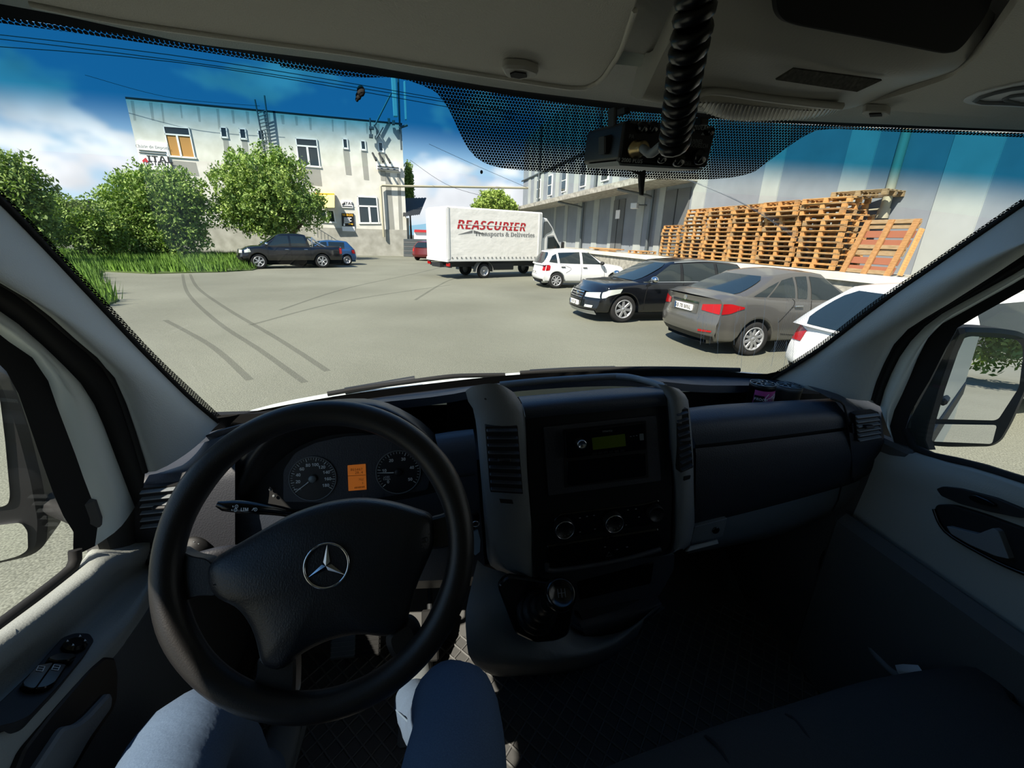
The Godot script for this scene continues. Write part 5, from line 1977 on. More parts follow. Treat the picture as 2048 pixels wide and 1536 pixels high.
func shell() -> void:
	# roof lining: from the windscreen edge back over the cab
	var c := structure("ceiling")
	var edge := wl([-170, -35, 0, 8, 200, 45, 345, 81, 697, 126, 1000, 176, 1290, 212, 1500, 236, 1750, 248, 2048, 260, 2200, 266], 0.015)
	var lines := [edge]
	for q: Array in [[0.015, 0.012], [0.10, 0.022], [0.4, 0.10], [0.8, 0.16], [1.9, 0.18]]:
		var l := PackedVector3Array()
		for p in edge:
			l.append(Vector3(lerpf(p.x, 0.24, -0.15 if q[0] > 0.3 else 0.0), p.y + q[1], p.z + q[0]))
		lines.append(l)
	var mb := MB.new()
	loft(mb, lines, 30, 3)
	part(c, "lining", mb, M.headliner)
	var ro := MB.new()
	ro.box(Vector3(0.24, 2.52, 1.02), Vector3(2.04, 0.06, 2.95), Basis(), 0.02)
	ro.box(Vector3(0.24, 2.36, -0.58), Vector3(1.9, 0.42, 0.03), Basis(Vector3(1, 0, 0), 0.7))
	part(c, "roof_skin", ro, M.body_paint)
	# floor and firewall
	var f := MB.new()
	f.box(Vector3(0.24, 0.66, 0.0), Vector3(1.9, 0.08, 2.9))
	struct("floor", f, M.floor_rubber)
	var fw := MB.new()
	loft(fw, [PackedVector3Array([Vector3(-0.72, 0.70, -1.15), Vector3(1.2, 0.70, -1.15)]), PackedVector3Array([Vector3(-0.72, 0.85, -1.30), Vector3(1.2, 0.85, -1.30)]), PackedVector3Array([Vector3(-0.72, 1.38, -1.29), Vector3(1.2, 1.38, -1.29)]), PackedVector3Array([Vector3(-0.72, 1.46, -1.1), Vector3(1.2, 1.50, -1.1)])], 8)
	struct("wall_front", fw, M.floor_rubber)
	for q: Array in [["trim_3", -0.665], ["trim_4", 1.135]]:
		var kp := MB.new()
		kp.box(Vector3(q[1], 1.06, -0.92), Vector3(0.04, 0.84, 0.30), Basis(), 0.01)
		kp.box(Vector3(q[1], 0.98, -1.22), Vector3(0.04, 0.66, 0.34), Basis(), 0.01)
		struct(q[0], kp, M.floor_rubber)
	var bk := MB.new()
	bk.box(Vector3(0.24, 1.6, 1.35), Vector3(1.95, 1.95, 0.05))
	struct("wall_back", bk, M.headliner)
	# the van's flanks behind the doors
	for s: float in [-1.0, 1.0]:
		var x := -0.74 if s < 0 else 1.22
		var w := structure("wall_left" if s < 0 else "wall_right")
		var m := MB.new()
		m.box(Vector3(x, 1.50, 2.7), Vector3(0.08, 2.1, 5.0), Basis(), 0.02)
		m.box(Vector3(x, 2.36, -0.075), Vector3(0.08, 0.38, 0.75))
		part(w, "side_panel", m, M.body_paint)
		var r := MB.new()
		r.box(Vector3(x + s * 0.045, 0.95, 2.7), Vector3(0.02, 0.16, 4.8), Basis(), 0.008)
		part(w, "rub_strip", r, M.plastic_black)
		for z: float in [0.35, 1.6]:
			var h := MB.new()
			h.box(Vector3(x + s * 0.055, 1.22, z), Vector3(0.04, 0.05, 0.24), Basis(), 0.015)
			part(w, "handle", h, M.plastic_black)

# polylines that run up a pillar and back along the roof, mirrored in neither side
func doors() -> void:
	# --- driver's side
	var S := xl([290, 945, 275, 895, 257, 838, 240, 790, 219, 746, 185, 708, 137, 668, 70, 609, 0, 560, -80, 520], -0.60)
	S.append_array(PackedVector3Array([Vector3(-0.59, 2.02, -0.5), Vector3(-0.58, 2.12, -0.3), Vector3(-0.57, 2.17, 0.0), Vector3(-0.57, 2.17, 0.3)]))
	var D := xl([270, 1014, 264, 1000, 228, 906, 205, 845, 182, 797, 150, 752, 114, 719, 60, 667, 0, 623, -90, 575], -0.632)
	D.append_array(PackedVector3Array([Vector3(-0.63, 1.99, -0.46), Vector3(-0.63, 2.08, -0.27), Vector3(-0.63, 2.12, 0.0), Vector3(-0.63, 2.12, 0.3)]))
	var Fr := xl([190, 1092, 197, 1040, 184, 1000, 169, 961, 145, 893, 118, 824, 100, 770, 77, 728, 45, 700, 0, 673, -110, 610], -0.65)
	Fr.append_array(PackedVector3Array([Vector3(-0.65, 1.95, -0.42), Vector3(-0.65, 2.03, -0.25), Vector3(-0.65, 2.08, 0.0), Vector3(-0.65, 2.08, 0.3)]))
	var W := xl([146, 1114, 149, 1090, 146, 1061, 132, 1040, 114, 1006, 73, 892, 50, 825, 27, 765, 0, 733, -130, 655], -0.665)
	W.append_array(PackedVector3Array([Vector3(-0.665, 1.90, -0.38), Vector3(-0.665, 1.98, -0.22), Vector3(-0.665, 2.02, 0.0), Vector3(-0.665, 2.02, 0.3)]))
	var glass_edge := wl([440, 846, 380, 797, 300, 718, 200, 612, 100, 505, 0, 402, -80, 326, -150, 262], 0.004)
	glass_edge.append_array(PackedVector3Array([Vector3(-0.62, 2.17, -0.68), Vector3(-0.60, 2.20, -0.62)]))
	pillar("trim_1", glass_edge, S, 1.0)
	door("door_1", S, D, Fr, W, -1.0)
	# --- passenger's side
	S = xl([1744, 800, 1751, 773, 1771, 724, 1795, 680, 1824, 651, 1860, 628, 1912, 597, 2048, 510, 2150, 445], 1.09)
	S.append_array(PackedVector3Array([Vector3(1.08, 2.09, -0.5), Vector3(1.07, 2.14, -0.3), Vector3(1.06, 2.17, 0.0), Vector3(1.06, 2.17, 0.3)]))
	D = xl([1760, 812, 1771, 776, 1795, 722, 1829, 674, 1873, 635, 1930, 602, 2048, 537, 2150, 475], 1.11)
	D.append_array(PackedVector3Array([Vector3(1.11, 2.06, -0.5), Vector3(1.11, 2.11, -0.3), Vector3(1.11, 2.13, 0.0), Vector3(1.11, 2.12, 0.3)]))
	Fr = xl([1790, 890, 1779, 850, 1788, 822, 1812, 772, 1837, 712, 1866, 660, 1892, 644, 1940, 616, 2048, 556, 2150, 498], 1.128)
	Fr.append_array(PackedVector3Array([Vector3(1.13, 2.03, -0.5), Vector3(1.13, 2.075, -0.3), Vector3(1.13, 2.09, 0.0), Vector3(1.13, 2.08, 0.3)]))
	W = xl([1826, 893, 1814, 873, 1811, 851, 1830, 810, 1858, 763, 1876, 728, 1893, 695, 1905, 668, 1920, 652, 1960, 629, 2048, 580, 2150, 524], 1.143)
	W.append_array(PackedVector3Array([Vector3(1.143, 1.99, -0.5), Vector3(1.143, 2.03, -0.3), Vector3(1.143, 2.045, 0.0), Vector3(1.143, 2.045, 0.3)]))
	glass_edge = wl([1545, 757, 1590, 733, 1640, 698, 1750, 614, 1850, 544, 1950, 474, 2048, 406, 2130, 350], 0.004)
	glass_edge.append_array(PackedVector3Array([Vector3(1.09, 2.15, -0.66), Vector3(1.07, 2.18, -0.6)]))
	pillar("trim_2", glass_edge, S, -1.0)
	door("door_2", S, D, Fr, W, 1.0)

func pillar(n: String, g: PackedVector3Array, s: PackedVector3Array, dir: float) -> void:
	var t := structure(n)
	var a := smooth(g, 30)
	var b := smooth(s, 30)
	var lines := []
	for q: Array in [[0.0, 0.0], [0.12, 0.008], [0.3, 0.030], [0.55, 0.042], [0.8, 0.036], [0.95, 0.018], [1.0, 0.0]]:
		var l := PackedVector3Array()
		for i in 30:
			var p := a[i].lerp(b[i], q[0])
			l.append(p + Vector3(dir * 0.55, 0, 0.8) * q[1])
		lines.append(l)
	var mb := MB.new()
	loft(mb, lines, 30, 2)
	part(t, "pillar_trim", mb, M.trim_grey)
	var lip := MB.new()
	lip.tube(smooth(s, 34), 0.006, 6)
	part(t, "edge_bead", lip, M.rubber)

func door(n: String, S: PackedVector3Array, D: PackedVector3Array, Fr: PackedVector3Array, W: PackedVector3Array, sg: float) -> void:
	var d := structure(n)
	var m := MB.new()
	var mid := PackedVector3Array()
	var s1 := smooth(S, 34)
	var d1 := smooth(D, 34)
	for i in 34:
		mid.append((s1[i] + d1[i]) * 0.5 + Vector3(-sg * 0.008, 0, 0.006))
	loft(m, [S, mid, D], 34, 3)
	part(d, "door_seal", m, M.rubber)
	m = MB.new()
	var f1 := smooth(Fr, 34)
	var bow := PackedVector3Array()
	for i in 34:
		bow.append((f1[i] + d1[i]) * 0.5 + Vector3(-sg * 0.012, 0, 0.010))
	loft(m, [D, bow, Fr], 34, 3)
	part(d, "frame", m, M.body_paint)
	m = MB.new()
	loft(m, [Fr, W], 34)
	part(d, "window_seal", m, M.rubber)
	# glass between the sloping front edge and the sill
	m = MB.new()
	var w1 := smooth(W, 34)
	var rows := []
	for i in 34:
		var p := w1[i]
		var low := lerpf(W[0].y, W[0].y + 0.03, clampf((p.z - W[0].z) / 0.9, 0, 1)) - 0.03
		rows.append(PackedVector3Array([Vector3(p.x, p.y + 0.004, p.z), Vector3(p.x, minf(low, p.y), p.z)]))
	m.grid(rows)
	part(d, "pane", m, M.glass_clear)
	var sl := MB.new()
	var ln := xl([-300, 1475, -150, 1366, 0, 1251, 80, 1190, 130, 1150, 149, 1128, 150, 1100], -0.66) if sg < 0 else xl([1812, 858, 1816, 876, 1828, 895, 1852, 909, 1950, 931, 2048, 962, 2300, 1040], 1.143)
	if sg > 0:
		ln.append(ln[ln.size() - 1] + Vector3(0, 0.03, 0.5))
	sl.tube(smooth(ln, 20), 0.010, 6)
	part(d, "sill_seal", sl, M.rubber)
	# panels
	m = MB.new()
	if sg < 0:
		var r := [xl([-360, 1520, -150, 1368, 0, 1253, 90, 1186, 157, 1130, 192, 1092, 262, 1082, 300, 1060], -0.667),
			xl([-360, 1530, -150, 1376, 0, 1262, 90, 1195, 160, 1140, 200, 1106, 262, 1090, 300, 1070], -0.645),
			xl([-340, 1550, -150, 1400, 0, 1292, 90, 1222, 165, 1165, 215, 1128, 255, 1115, 300, 1090], -0.612),
			xl([-330, 1590, -150, 1440, 0, 1320, 90, 1250, 165, 1195, 215, 1148, 255, 1130, 300, 1105], -0.618),
			xl([-330, 1650, -150, 1520, 0, 1398, 90, 1320, 150, 1270, 205, 1215, 250, 1165, 300, 1128], -0.640),
			xl([-330, 1680, -150, 1545, 0, 1418, 100, 1335, 170, 1275, 225, 1222, 262, 1180, 300, 1140], -0.612),
			xl([-330, 1760, -150, 1620, 0, 1482, 100, 1405, 180, 1332, 235, 1275, 275, 1215, 300, 1165], -0.575),
			xl([-330, 1800, -150, 1660, 0, 1530, 100, 1440, 190, 1350, 245, 1290, 285, 1225, 305, 1175], -0.588)]
		var last := PackedVector3Array()
		for p in r[7]:
			last.append(Vector3(-0.63, 0.70, p.z - 0.1 if p.z < -0.6 else p.z))
		var l2 := PackedVector3Array()
		for p in r[7]:
			l2.append(Vector3(-0.60, p.y - 0.14, p.z))
		r.append(l2)
		r.append(last)
		loft(m, r, 26, 3)
	else:
		var r := [xl([1745, 850, 1768, 886, 1800, 893, 1830, 897, 1852, 911, 1950, 933, 2048, 964, 2350, 1060], 1.143),
			xl([1745, 900, 1768, 905, 1800, 910, 1835, 914, 1856, 922, 1950, 945, 2048, 976, 2350, 1072], 1.115),
			xl([1740, 930, 1768, 935, 1800, 940, 1840, 946, 1870, 952, 1950, 972, 2048, 1002, 2350, 1100], 1.10),
			xl([1740, 950, 1768, 958, 1800, 965, 1840, 975, 1870, 985, 1950, 1012, 2048, 1045, 2350, 1150], 1.112)]
		for l in 4:
			var e: Vector3 = r[l][r[l].size() - 1]
			r[l].append(Vector3(e.x, e.y + 0.02, -0.1))
			r[l].append(Vector3(e.x, e.y + 0.04, 0.3))
		var q := PackedVector3Array()
		var l2 := PackedVector3Array()
		var l3 := PackedVector3Array()
		for p in r[3]:
			q.append(Vector3(1.09, p.y - 0.22, p.z))
			l2.append(Vector3(1.07, p.y - 0.36, p.z))
			l3.append(Vector3(1.09, 0.70, p.z))
		r.append(q)
		r.append(l2)
		r.append(l3)
		loft(m, r, 26, 3)
	part(d, "door_panel", m, M.door_grey)
	m = MB.new()
	if sg > 0:
		panel(m, [1810, 868, 1812, 850, 1860, 762, 1896, 690, 1914, 656, 1918, 668, 1902, 704, 1876, 780, 1856, 850, 1850, 880, 1858, 900, 1828, 898], Vector3(-1, 0, 0), -1.15, 0.02, 0.002)
		part(d, "quarter_panel", m, M.rubber)
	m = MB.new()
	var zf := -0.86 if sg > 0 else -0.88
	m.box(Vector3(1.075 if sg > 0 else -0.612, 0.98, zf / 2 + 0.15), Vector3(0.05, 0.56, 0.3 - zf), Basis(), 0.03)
	part(d, "lower_panel", m, M.door_low_shade)  # same grey as the door above; shade is put into its colour
	if sg < 0:
		door_fittings(d)
	else:
		passenger_fittings(d)

# a plane through three pixel-and-x points
func plane3(a: Vector3, b: Vector3, c: Vector3) -> Plane:
	var p := Plane(a, b, c)
	if p.distance_to(EYE) < 0.0:
		p = Plane(-p.normal, -p.d)
	return p

func door_fittings(d: Node3D) -> void:
	# switch strip on the shelf
	var p := plane3(xp(0, 1405, -0.606), xp(190, 1268, -0.606), xp(0, 1470, -0.574))
	var sw := MB.new()
	panel(sw, [-120, 1500, 0, 1403, 70, 1337, 125, 1274, 150, 1265, 180, 1266, 189, 1280, 170, 1310, 120, 1370, 60, 1432, 30, 1446, 0, 1452, -120, 1520], p.normal, p.d + 0.004, 0.02, 0.003, 0.006)
	var s := part(d, "switch_panel", sw, M.plastic_black)
	var k := MB.new()
	panel(k, [126, 1286, 134, 1276, 150, 1270, 168, 1272, 180, 1278, 178, 1287, 166, 1294, 148, 1297, 132, 1293], p.normal, p.d + 0.014, 0.014, 0.004, 0.006)
	part(s, "mirror_knob", k, M.gloss_black)
	k = MB.new()
	for q: Array in [[135, 1281], [160, 1271], [170, 1280], [146, 1289]]:
		panel(k, [q[0] - 2, q[1] + 2, q[0], q[1] - 2, q[0] + 3, q[1] + 1], p.normal, p.d + 0.0148, 0.001)
	part(s, "knob_marks", k, M.mark_white)
	k = MB.new()
	panel(k, [96, 1314, 118, 1304, 150, 1306, 155, 1312, 140, 1320, 112, 1322, 98, 1318], p.normal, p.d + 0.016, 0.014, 0.004, 0.004)
	part(s, "rocker", k, M.gloss_black)
	for q: Array in [[44, 1366, 75, 1330, 108, 1324, 70, 1377, 55, 1375], [70, 1377, 108, 1324, 136, 1328, 112, 1364, 94, 1374]]:
		k = MB.new()
		panel(k, q, p.normal, p.d + 0.013, 0.012, 0.004, 0.004)
		part(s, "window_switch", k, M.gloss_black)
	k = MB.new()
	var fr := frame(p.normal, Vector3.ZERO)
	for q: Array in [[112, 1335, true], [81, 1337, false]]:
		var o := hit(q[0], q[1], p.normal, p.d + 0.0135)
		var u := (hit(q[0] + 8, q[1] + 1, p.normal, p.d + 0.0135) - o)
		var v := (hit(q[0] - 3, q[1] + 6, p.normal, p.d + 0.0135) - o)
		for e: Array in [[-1, -1, 1, -1], [1, -1, 1, 1], [1, 1, -1, 1], [-1, 1, -1, -1], [-1, 0, 1, 0]]:
			k.rod(o + u * e[0] * 0.8 + v * e[1] * 0.8, o + u * e[2] * 0.8 + v * e[3] * 0.8, 0.0006, 4)
	part(s, "switch_marks", k, M.mark_white)
	# grab recess with the door pull
	var hp := plane3(xp(40, 1500, -0.585), xp(235, 1330, -0.585), xp(140, 1530, -0.59))
	var h := MB.new()
	panel(h, [20, 1580, 50, 1500, 100, 1434, 180, 1340, 212, 1314, 232, 1316, 238, 1345, 236, 1395, 228, 1420, 190, 1475, 140, 1560, 100, 1600], hp.normal, hp.d + 0.006, 0.03, 0.003, 0.006)
	var hb := part(d, "handle_recess", h, M.dash_black)
	k = MB.new()
	panel(k, [60, 1560, 130, 1454, 160, 1448, 180, 1432, 222, 1386, 228, 1390, 226, 1415, 180, 1480, 130, 1570], hp.normal, hp.d + 0.016, 0.014, 0.004, 0.008)
	part(hb, "door_pull", k, M.dash_grey)

func passenger_fittings(d: Node3D) -> void:
	var p := plane3(xp(1880, 985, 1.098), xp(2048, 1040, 1.098), xp(1960, 1000, 1.104))
	var sw := MB.new()
	panel(sw, [1872, 978, 1885, 973, 1920, 977, 1990, 996, 2048, 1021, 2060, 1035, 2040, 1036, 1980, 1024, 1920, 1008, 1882, 992], Vector3(-1, 0, 0), -1.096, 0.012, 0.002, 0.004)
	var s := part(d, "switch_panel", sw, M.plastic_black)
	var k := MB.new()
	panel(k, [1936, 992, 1950, 990, 1974, 1000, 1990, 1010, 1986, 1014, 1955, 1006, 1938, 999], Vector3(-1, 0, 0), -1.088, 0.01, 0.003, 0.003)
	part(s, "window_switch", k, M.gloss_black)
	var h := MB.new()
	panel(h, [1868, 1018, 1874, 1009, 1900, 1010, 1960, 1028, 2048, 1060, 2120, 1090, 2120, 1200, 2048, 1142, 1990, 1120, 1900, 1070, 1878, 1046], Vector3(-1, 0, 0), -1.094, 0.03, 0.003, 0.008)
	var hb := part(d, "handle_recess", h, M.recess)
	k = MB.new()
	panel(k, [1892, 1052, 1930, 1062, 1955, 1068, 1970, 1062, 1986, 1056, 1996, 1062, 2018, 1118, 1990, 1112, 1940, 1090, 1902, 1068], Vector3(-1, 0, 0), -1.080, 0.014, 0.002, 0.003)
	part(hb, "door_pull", k, M.dash_grey)
	k = MB.new()
	k.tube(smooth(xl([1868, 1018, 1880, 1048, 1905, 1074, 1990, 1122, 2060, 1152], 1.092), 16), 0.004, 6)
	part(hb, "rim", k, M.gloss_black)
	# speaker and pocket low down
	k = MB.new()
	var o := xp(1700, 1165, 1.085)
	k.lathe(PackedVector2Array([Vector2(0.095, -0.004), Vector2(0.10, 0.0), Vector2(0.095, 0.005), Vector2(0.088, 0.002), Vector2(0.0, 0.0)]), Transform3D(Basis(Vector3(0, 1, 0), Vector3(-1, 0, 0), Vector3(0, 0, 1)), o), 28)
	part(d, "speaker", k, M.dash_black)
	k = MB.new()
	k.tube(smooth(PackedVector3Array([xp(1738, 1288, 1.06), xp(1760, 1320, 1.05), xp(1800, 1353, 1.05), xp(1900, 1400, 1.05)]), 14), 0.008, 8)
	part(d, "pocket_rim", k, M.dash_grey)

func roof_fittings() -> void:
	var vn := Vector3(0, -1, 0.20)
	var dv := -(2.17 + 0.2 * 0.62)
	var v := thing("sun_visor", "driver's grey sun visor folded flat against the roof lining", "sun visor")
	var mb := MB.new()
	var a := hit(697, 104, vn.normalized(), (dv) / vn.length())
	panel(mb, [-200, -60, 60, 4, 240, 40, 500, 78, 697, 104, 822, 124, 1000, 152, 1130, 172, 1172, 173, 1200, 158, 1222, 128, 1240, 98, 1268, 20, 1300, -80, 700, -220, 0, -200], vn, dv, 0.016, 0.004, 0.01)
	part(v, "pad", mb, M.headliner)
	mb = MB.new()
	mb.tube(smooth(pll([60, 8, 240, 43, 500, 80, 697, 106, 822, 126, 1000, 154, 1130, 174, 1172, 175, 1202, 160, 1225, 128, 1243, 98, 1270, 20], vn.normalized(), dv / vn.length()), 40), 0.0035, 6)
	part(v, "edge_seam", mb, M.headliner)
	var lab := ["small grey visor clip under the driver's visor edge", "small dark visor clip over the passenger side of the windscreen"]
	var cl := [[1003, 140, 1012, 134, 1050, 136, 1078, 146, 1074, 156, 1040, 162, 1012, 157], [1722, 228, 1732, 222, 1772, 224, 1782, 230, 1768, 236, 1735, 237]]
	for i in 2:
		var c := thing("visor_clip", lab[i], "clip", Transform3D(), "visor clips")
		mb = MB.new()
		panel(mb, cl[i], vn, dv + 0.012, 0.010, 0.003, 0.004)
		part(c, "body", mb, M.console_grey)
		mb = MB.new()
		var o: Array = [[1020, 149, 1030, 145, 1052, 148, 1054, 155, 1038, 158, 1022, 155], [1738, 229, 1762, 228, 1764, 233, 1740, 234]][i]
		panel(mb, o, vn, dv + 0.014, 0.004)
		part(c, "socket", mb, M.recess)
	# passenger visor with its printed sticker
	v = thing("sun_visor", "passenger's grey sun visor with a white airbag warning sticker at the right edge", "sun visor")
	mb = MB.new()
	panel(mb, [1700, 216, 1800, 190, 1900, 156, 1960, 110, 2010, 40, 2080, -60, 2300, 0, 2300, 290, 2048, 240, 1820, 224], vn, dv, 0.016, 0.004, 0.01)
	part(v, "pad", mb, M.headliner)
	mb = MB.new()
	panel(mb, [1925, 203, 1934, 196, 1960, 184, 2048, 164, 2140, 150, 2140, 232, 2048, 215, 1960, 211, 1935, 208], vn, dv + 0.002, 0.002, 0.0, 0.008)
	var st := part(v, "sticker", mb, M.paper)
	mb = MB.new()
	var q := smooth(pll([2100, 170, 2030, 176, 1972, 190, 1950, 200, 1965, 205, 2010, 206, 2100, 212], vn.normalized(), (dv + 0.003) / vn.length()), 16)
	mb.tube(q, 0.0035, 4)
	mb.tube(smooth(pll([2080, 186, 2020, 192, 2010, 200, 2035, 206], vn.normalized(), (dv + 0.003) / vn.length()), 10), 0.003, 4)
	part(st, "sticker_print", mb, M.mark_dim)
	# overhead console
	var c := thing("overhead_console", "grey overhead console with a ribbed lamp lens and an open dark pocket", "console")
	mb = MB.new()
	var lines := [zl([1262, 190, 1340, 200, 1440, 216, 1560, 224, 1680, 214, 1760, 194, 1872, 166], -0.74),
		zl([1281, 198, 1350, 212, 1440, 226, 1560, 232, 1680, 220, 1770, 197, 1862, 168], -0.68),
		zl([1296, 172, 1350, 170, 1440, 172, 1560, 190, 1680, 196, 1780, 180, 1880, 160], -0.64),
		zl([1330, 100, 1380, 92, 1440, 96, 1580, 122, 1720, 146, 1830, 152, 1918, 134], -0.58),
		zl([1366, 44, 1420, 52, 1480, 66, 1590, 92, 1740, 124, 1850, 136, 1945, 104], -0.565),
		zl([1398, -10, 1440, -10, 1500, 0, 1600, 30, 1740, 60, 1880, 90, 1980, 50], -0.545),
		zl([1420, -120, 1470, -120, 1530, -115, 1620, -100, 1760, -70, 1900, -50, 2030, -70], -0.52)]
	loft(mb, lines, 30, 4)
	part(c, "body", mb, M.console_grey)
	for e: Array in [[0, Vector3(0.0, 0.05, 0.02)], [6, Vector3(0.0, 0.05, 0.02)]]:
		mb = MB.new()
		var l := PackedVector3Array()
		var l2 := PackedVector3Array()
		for r in lines:
			l.append(r[e[0]])
			l2.append(r[e[0]] + e[1])
		loft(mb, [l, l2], 16)
		part(c, "cheek", mb, M.console_grey)
	mb = MB.new()
	panel(mb, [1548, -60, 1556, 24, 1570, 42, 1600, 52, 1740, 78, 1890, 108, 1914, 104, 1930, 90, 1975, 30, 2000, -40, 1760, -90], Vector3(0, -0.45, 1), -0.545 - 0.45 * 2.19 + 0.035, 0.01, 0.003, 0.008)
	part(c, "pocket", mb, M.recess)
	mb = MB.new()
	panel(mb, [1552, 160, 1588, 138, 1764, 161, 1714, 184], Vector3(0, -0.78, 0.62), -0.78 * 2.150 + 0.62 * -0.612 + 0.012, 0.003)
	part(c, "worn_label", mb, M.label_worn, "worn grey label")
	# lamp lens with ribs
	mb = MB.new()
	var ln := [zl([1380, 213, 1460, 222, 1570, 228, 1640, 224, 1680, 214], -0.70), zl([1374, 208, 1450, 238, 1540, 241, 1620, 236, 1672, 224], -0.685), zl([1382, 204, 1450, 206, 1540, 214, 1620, 220, 1680, 215], -0.655), zl([1400, 190, 1440, 186, 1530, 198, 1620, 209, 1684, 213], -0.645)]
	loft(mb, ln, 24, 3)
	var le := part(c, "lamp_lens", mb, M.lens)
	mb = MB.new()
	var top := smooth(ln[2], 40)
	var bot := smooth(ln[1], 40)
	for i in range(1, 39):
		mb.tube(PackedVector3Array([top[i] + Vector3(0, -0.001, 0.002), bot[i] + Vector3(0, -0.001, 0.001)]), 0.0011, 4, false, false)
	var rib := part(le, "lens_ribs", mb, M.lens)
	rib.set_meta("kind", "stuff")
	mb = MB.new()
	mb.tube(smooth(zl([1376, 212, 1400, 188, 1437, 183, 1530, 196, 1620, 207, 1684, 213], -0.643), 24), 0.005, 6)
	part(c, "lens_rim", mb, M.console_grey)
	# CB radio on its bracket under the console, and the curled microphone lead
	var rn := Vector3(0.08, -0.10, 1).normalized()
	var o := zp(1320, 290, -0.60)
	var xf := frame(rn, o)
	var r := thing("cb_radio", "black CB radio hanging under the overhead console with a curled lead plugged in", "radio")
	mb = MB.new()
	var d := rn.dot(o)
	panel(mb, [1247, 246, 1256, 240, 1425, 252, 1433, 256, 1415, 330, 1408, 335, 1245, 325, 1236, 318], rn, d, 0.12, 0.004, 0.004)
	part(r, "case", mb, M.dash_black)
	mb = MB.new()
	panel(mb, [1251, 244, 1432, 256, 1413, 334, 1241, 321], rn, d + 0.003, 0.004, 0.001, 0.003)
	part(r, "front_plate", mb, M.recess)
	mb = MB.new()
	panel(mb, [1236, 322, 1245, 325, 1408, 336, 1404, 340, 1240, 331], rn, d + 0.002, 0.11, 0.001)
	part(r, "lower_edge", mb, M.steel)
	mb = MB.new()
	panel(mb, [1229, 214, 1236, 214, 1234, 300, 1227, 300], rn, d - 0.03, 0.02, 0.002)
	part(r, "bracket", mb, M.plastic_black)
	mb = MB.new()
	panel(mb, [1209, 272, 1226, 268, 1222, 308, 1209, 308], rn, d - 0.03, 0.02, 0.002)
	part(r, "bracket_screw", mb, M.plastic_black)
	mb = MB.new()
	panel(mb, [1402, 234, 1420, 236, 1418, 250, 1402, 250], rn, d - 0.05, 0.03, 0.002)
	part(r, "bracket", mb, M.plastic_black)
	mb = MB.new()
	panel(mb, [1250, 214, 1262, 214, 1262, 226, 1250, 226], rn, d - 0.05, 0.03, 0.002)
	part(r, "bracket", mb, M.plastic_black)
	for q2: Array in [[1318, 322, 9], [1352, 326, 11], [1394, 320, 13], [1280, 262, 9], [1300, 262, 9], [1413, 270, 6], [1376, 266, 5]]:
		mb = MB.new()
		var oo := hit(q2[0], q2[1] - 6, rn, d + 0.003)
		var rr: float = q2[2] * 0.00075
		mb.lathe(PackedVector2Array([Vector2(rr, 0.0), Vector2(rr, 0.008), Vector2(rr * 0.8, 0.012), Vector2(0, 0.012)]), Transform3D(Basis(xf.basis.x, xf.basis.z, -xf.basis.y), oo), 18)
		var kn := part(r, "knob", mb, M.gloss_black)
		mb = MB.new()
		mb.rod(oo + rn * 0.0125, oo + rn * 0.0125 + xf.basis * Vector3(-rr * 0.5, -rr * 0.7, 0), 0.0007, 4)
		part(kn, "pointer", mb, M.mark_dim)
	mb = MB.new()
	for q2: Array in [["AM", 1268, 243.5, 0.0045], ["FM", 1290, 245, 0.0045], ["PA", 1263, 273, 0.0045], ["CHANNEL", 1388, 282, 0.0045], ["TX", 1315, 251, 0.004], ["SQUELCH", 1398, 291, 0.0036], ["OFF", 1376, 327, 0.004]]:
		text(mb, q2[0], q2[3], Transform3D(xf.basis, hit(q2[1], q2[2], rn, d + 0.004)))
	part(r, "lettering", mb, M.mark_dim)
	mb = MB.new()
	text(mb, "MIDLAND", 0.0068, Transform3D(xf.basis, hit(1405, 256, rn, d + 0.004)), "Droid Sans", true)
	text(mb, "M 2000 PLUS", 0.0055, Transform3D(xf.basis, hit(1259, 321, rn, d + 0.004)), "Droid Sans", true)
	part(r, "lettering", mb, M.mark_mid)
	mb = MB.new()
	panel(mb, [1403, 270, 1409, 270, 1406, 265], rn, d + 0.016, 0.001)
	panel(mb, [1375, 264, 1381, 264, 1378, 270], rn, d + 0.016, 0.001)
	part(r, "arrow_marks", mb, M.mark_dim)
	mb = MB.new()
	panel(mb, [1256, 340, 1284, 344, 1292, 340, 1292, 350, 1289, 376, 1288, 391, 1283, 390, 1281, 372, 1280, 350, 1270, 345], rn, d + 0.004, 0.006, 0.001)
	solo("strap_end", mb, M.rubber, "black strap end dangling below the CB radio", "strap")
	# lead: a plug, a bent sleeve and a helix
	var lead := thing("microphone_lead", "black curled microphone lead running up from the CB radio to the roof", "cable")
	mb = MB.new()
	var pc0 := hit(1270, 299, rn, d + 0.004)
	mb.lathe(PackedVector2Array([Vector2(0.011, 0), Vector2(0.011, 0.006), Vector2(0.0085, 0.007), Vector2(0.0085, 0.022), Vector2(0.006, 0.024), Vector2(0, 0.024)]), Transform3D(Basis(xf.basis.x, xf.basis.z, -xf.basis.y), pc0), 20)
	part(lead, "plug", mb, M.brass)
	mb = MB.new()
	var c0 := zp(1322, 292, -0.50)
	mb.tube(smooth(PackedVector3Array([pc0 + rn * 0.02, zp(1290, 300, -0.55), zp(1302, 307, -0.54), zp(1322, 292, -0.52), zp(1340, 284, -0.505)]), 16), 0.0052, 10)
	part(lead, "sleeve", mb, M.dash_grey)
	mb = MB.new()
	var axis := smooth(PackedVector3Array([zp(1347, 297, -0.50), zp(1354, 250, -0.48), zp(1362, 200, -0.455), zp(1372, 130, -0.43), zp(1384, 60, -0.41), zp(1392, 0, -0.40), zp(1398, -60, -0.39), zp(1402, -140, -0.37)]), 60)
	var len := 0.0
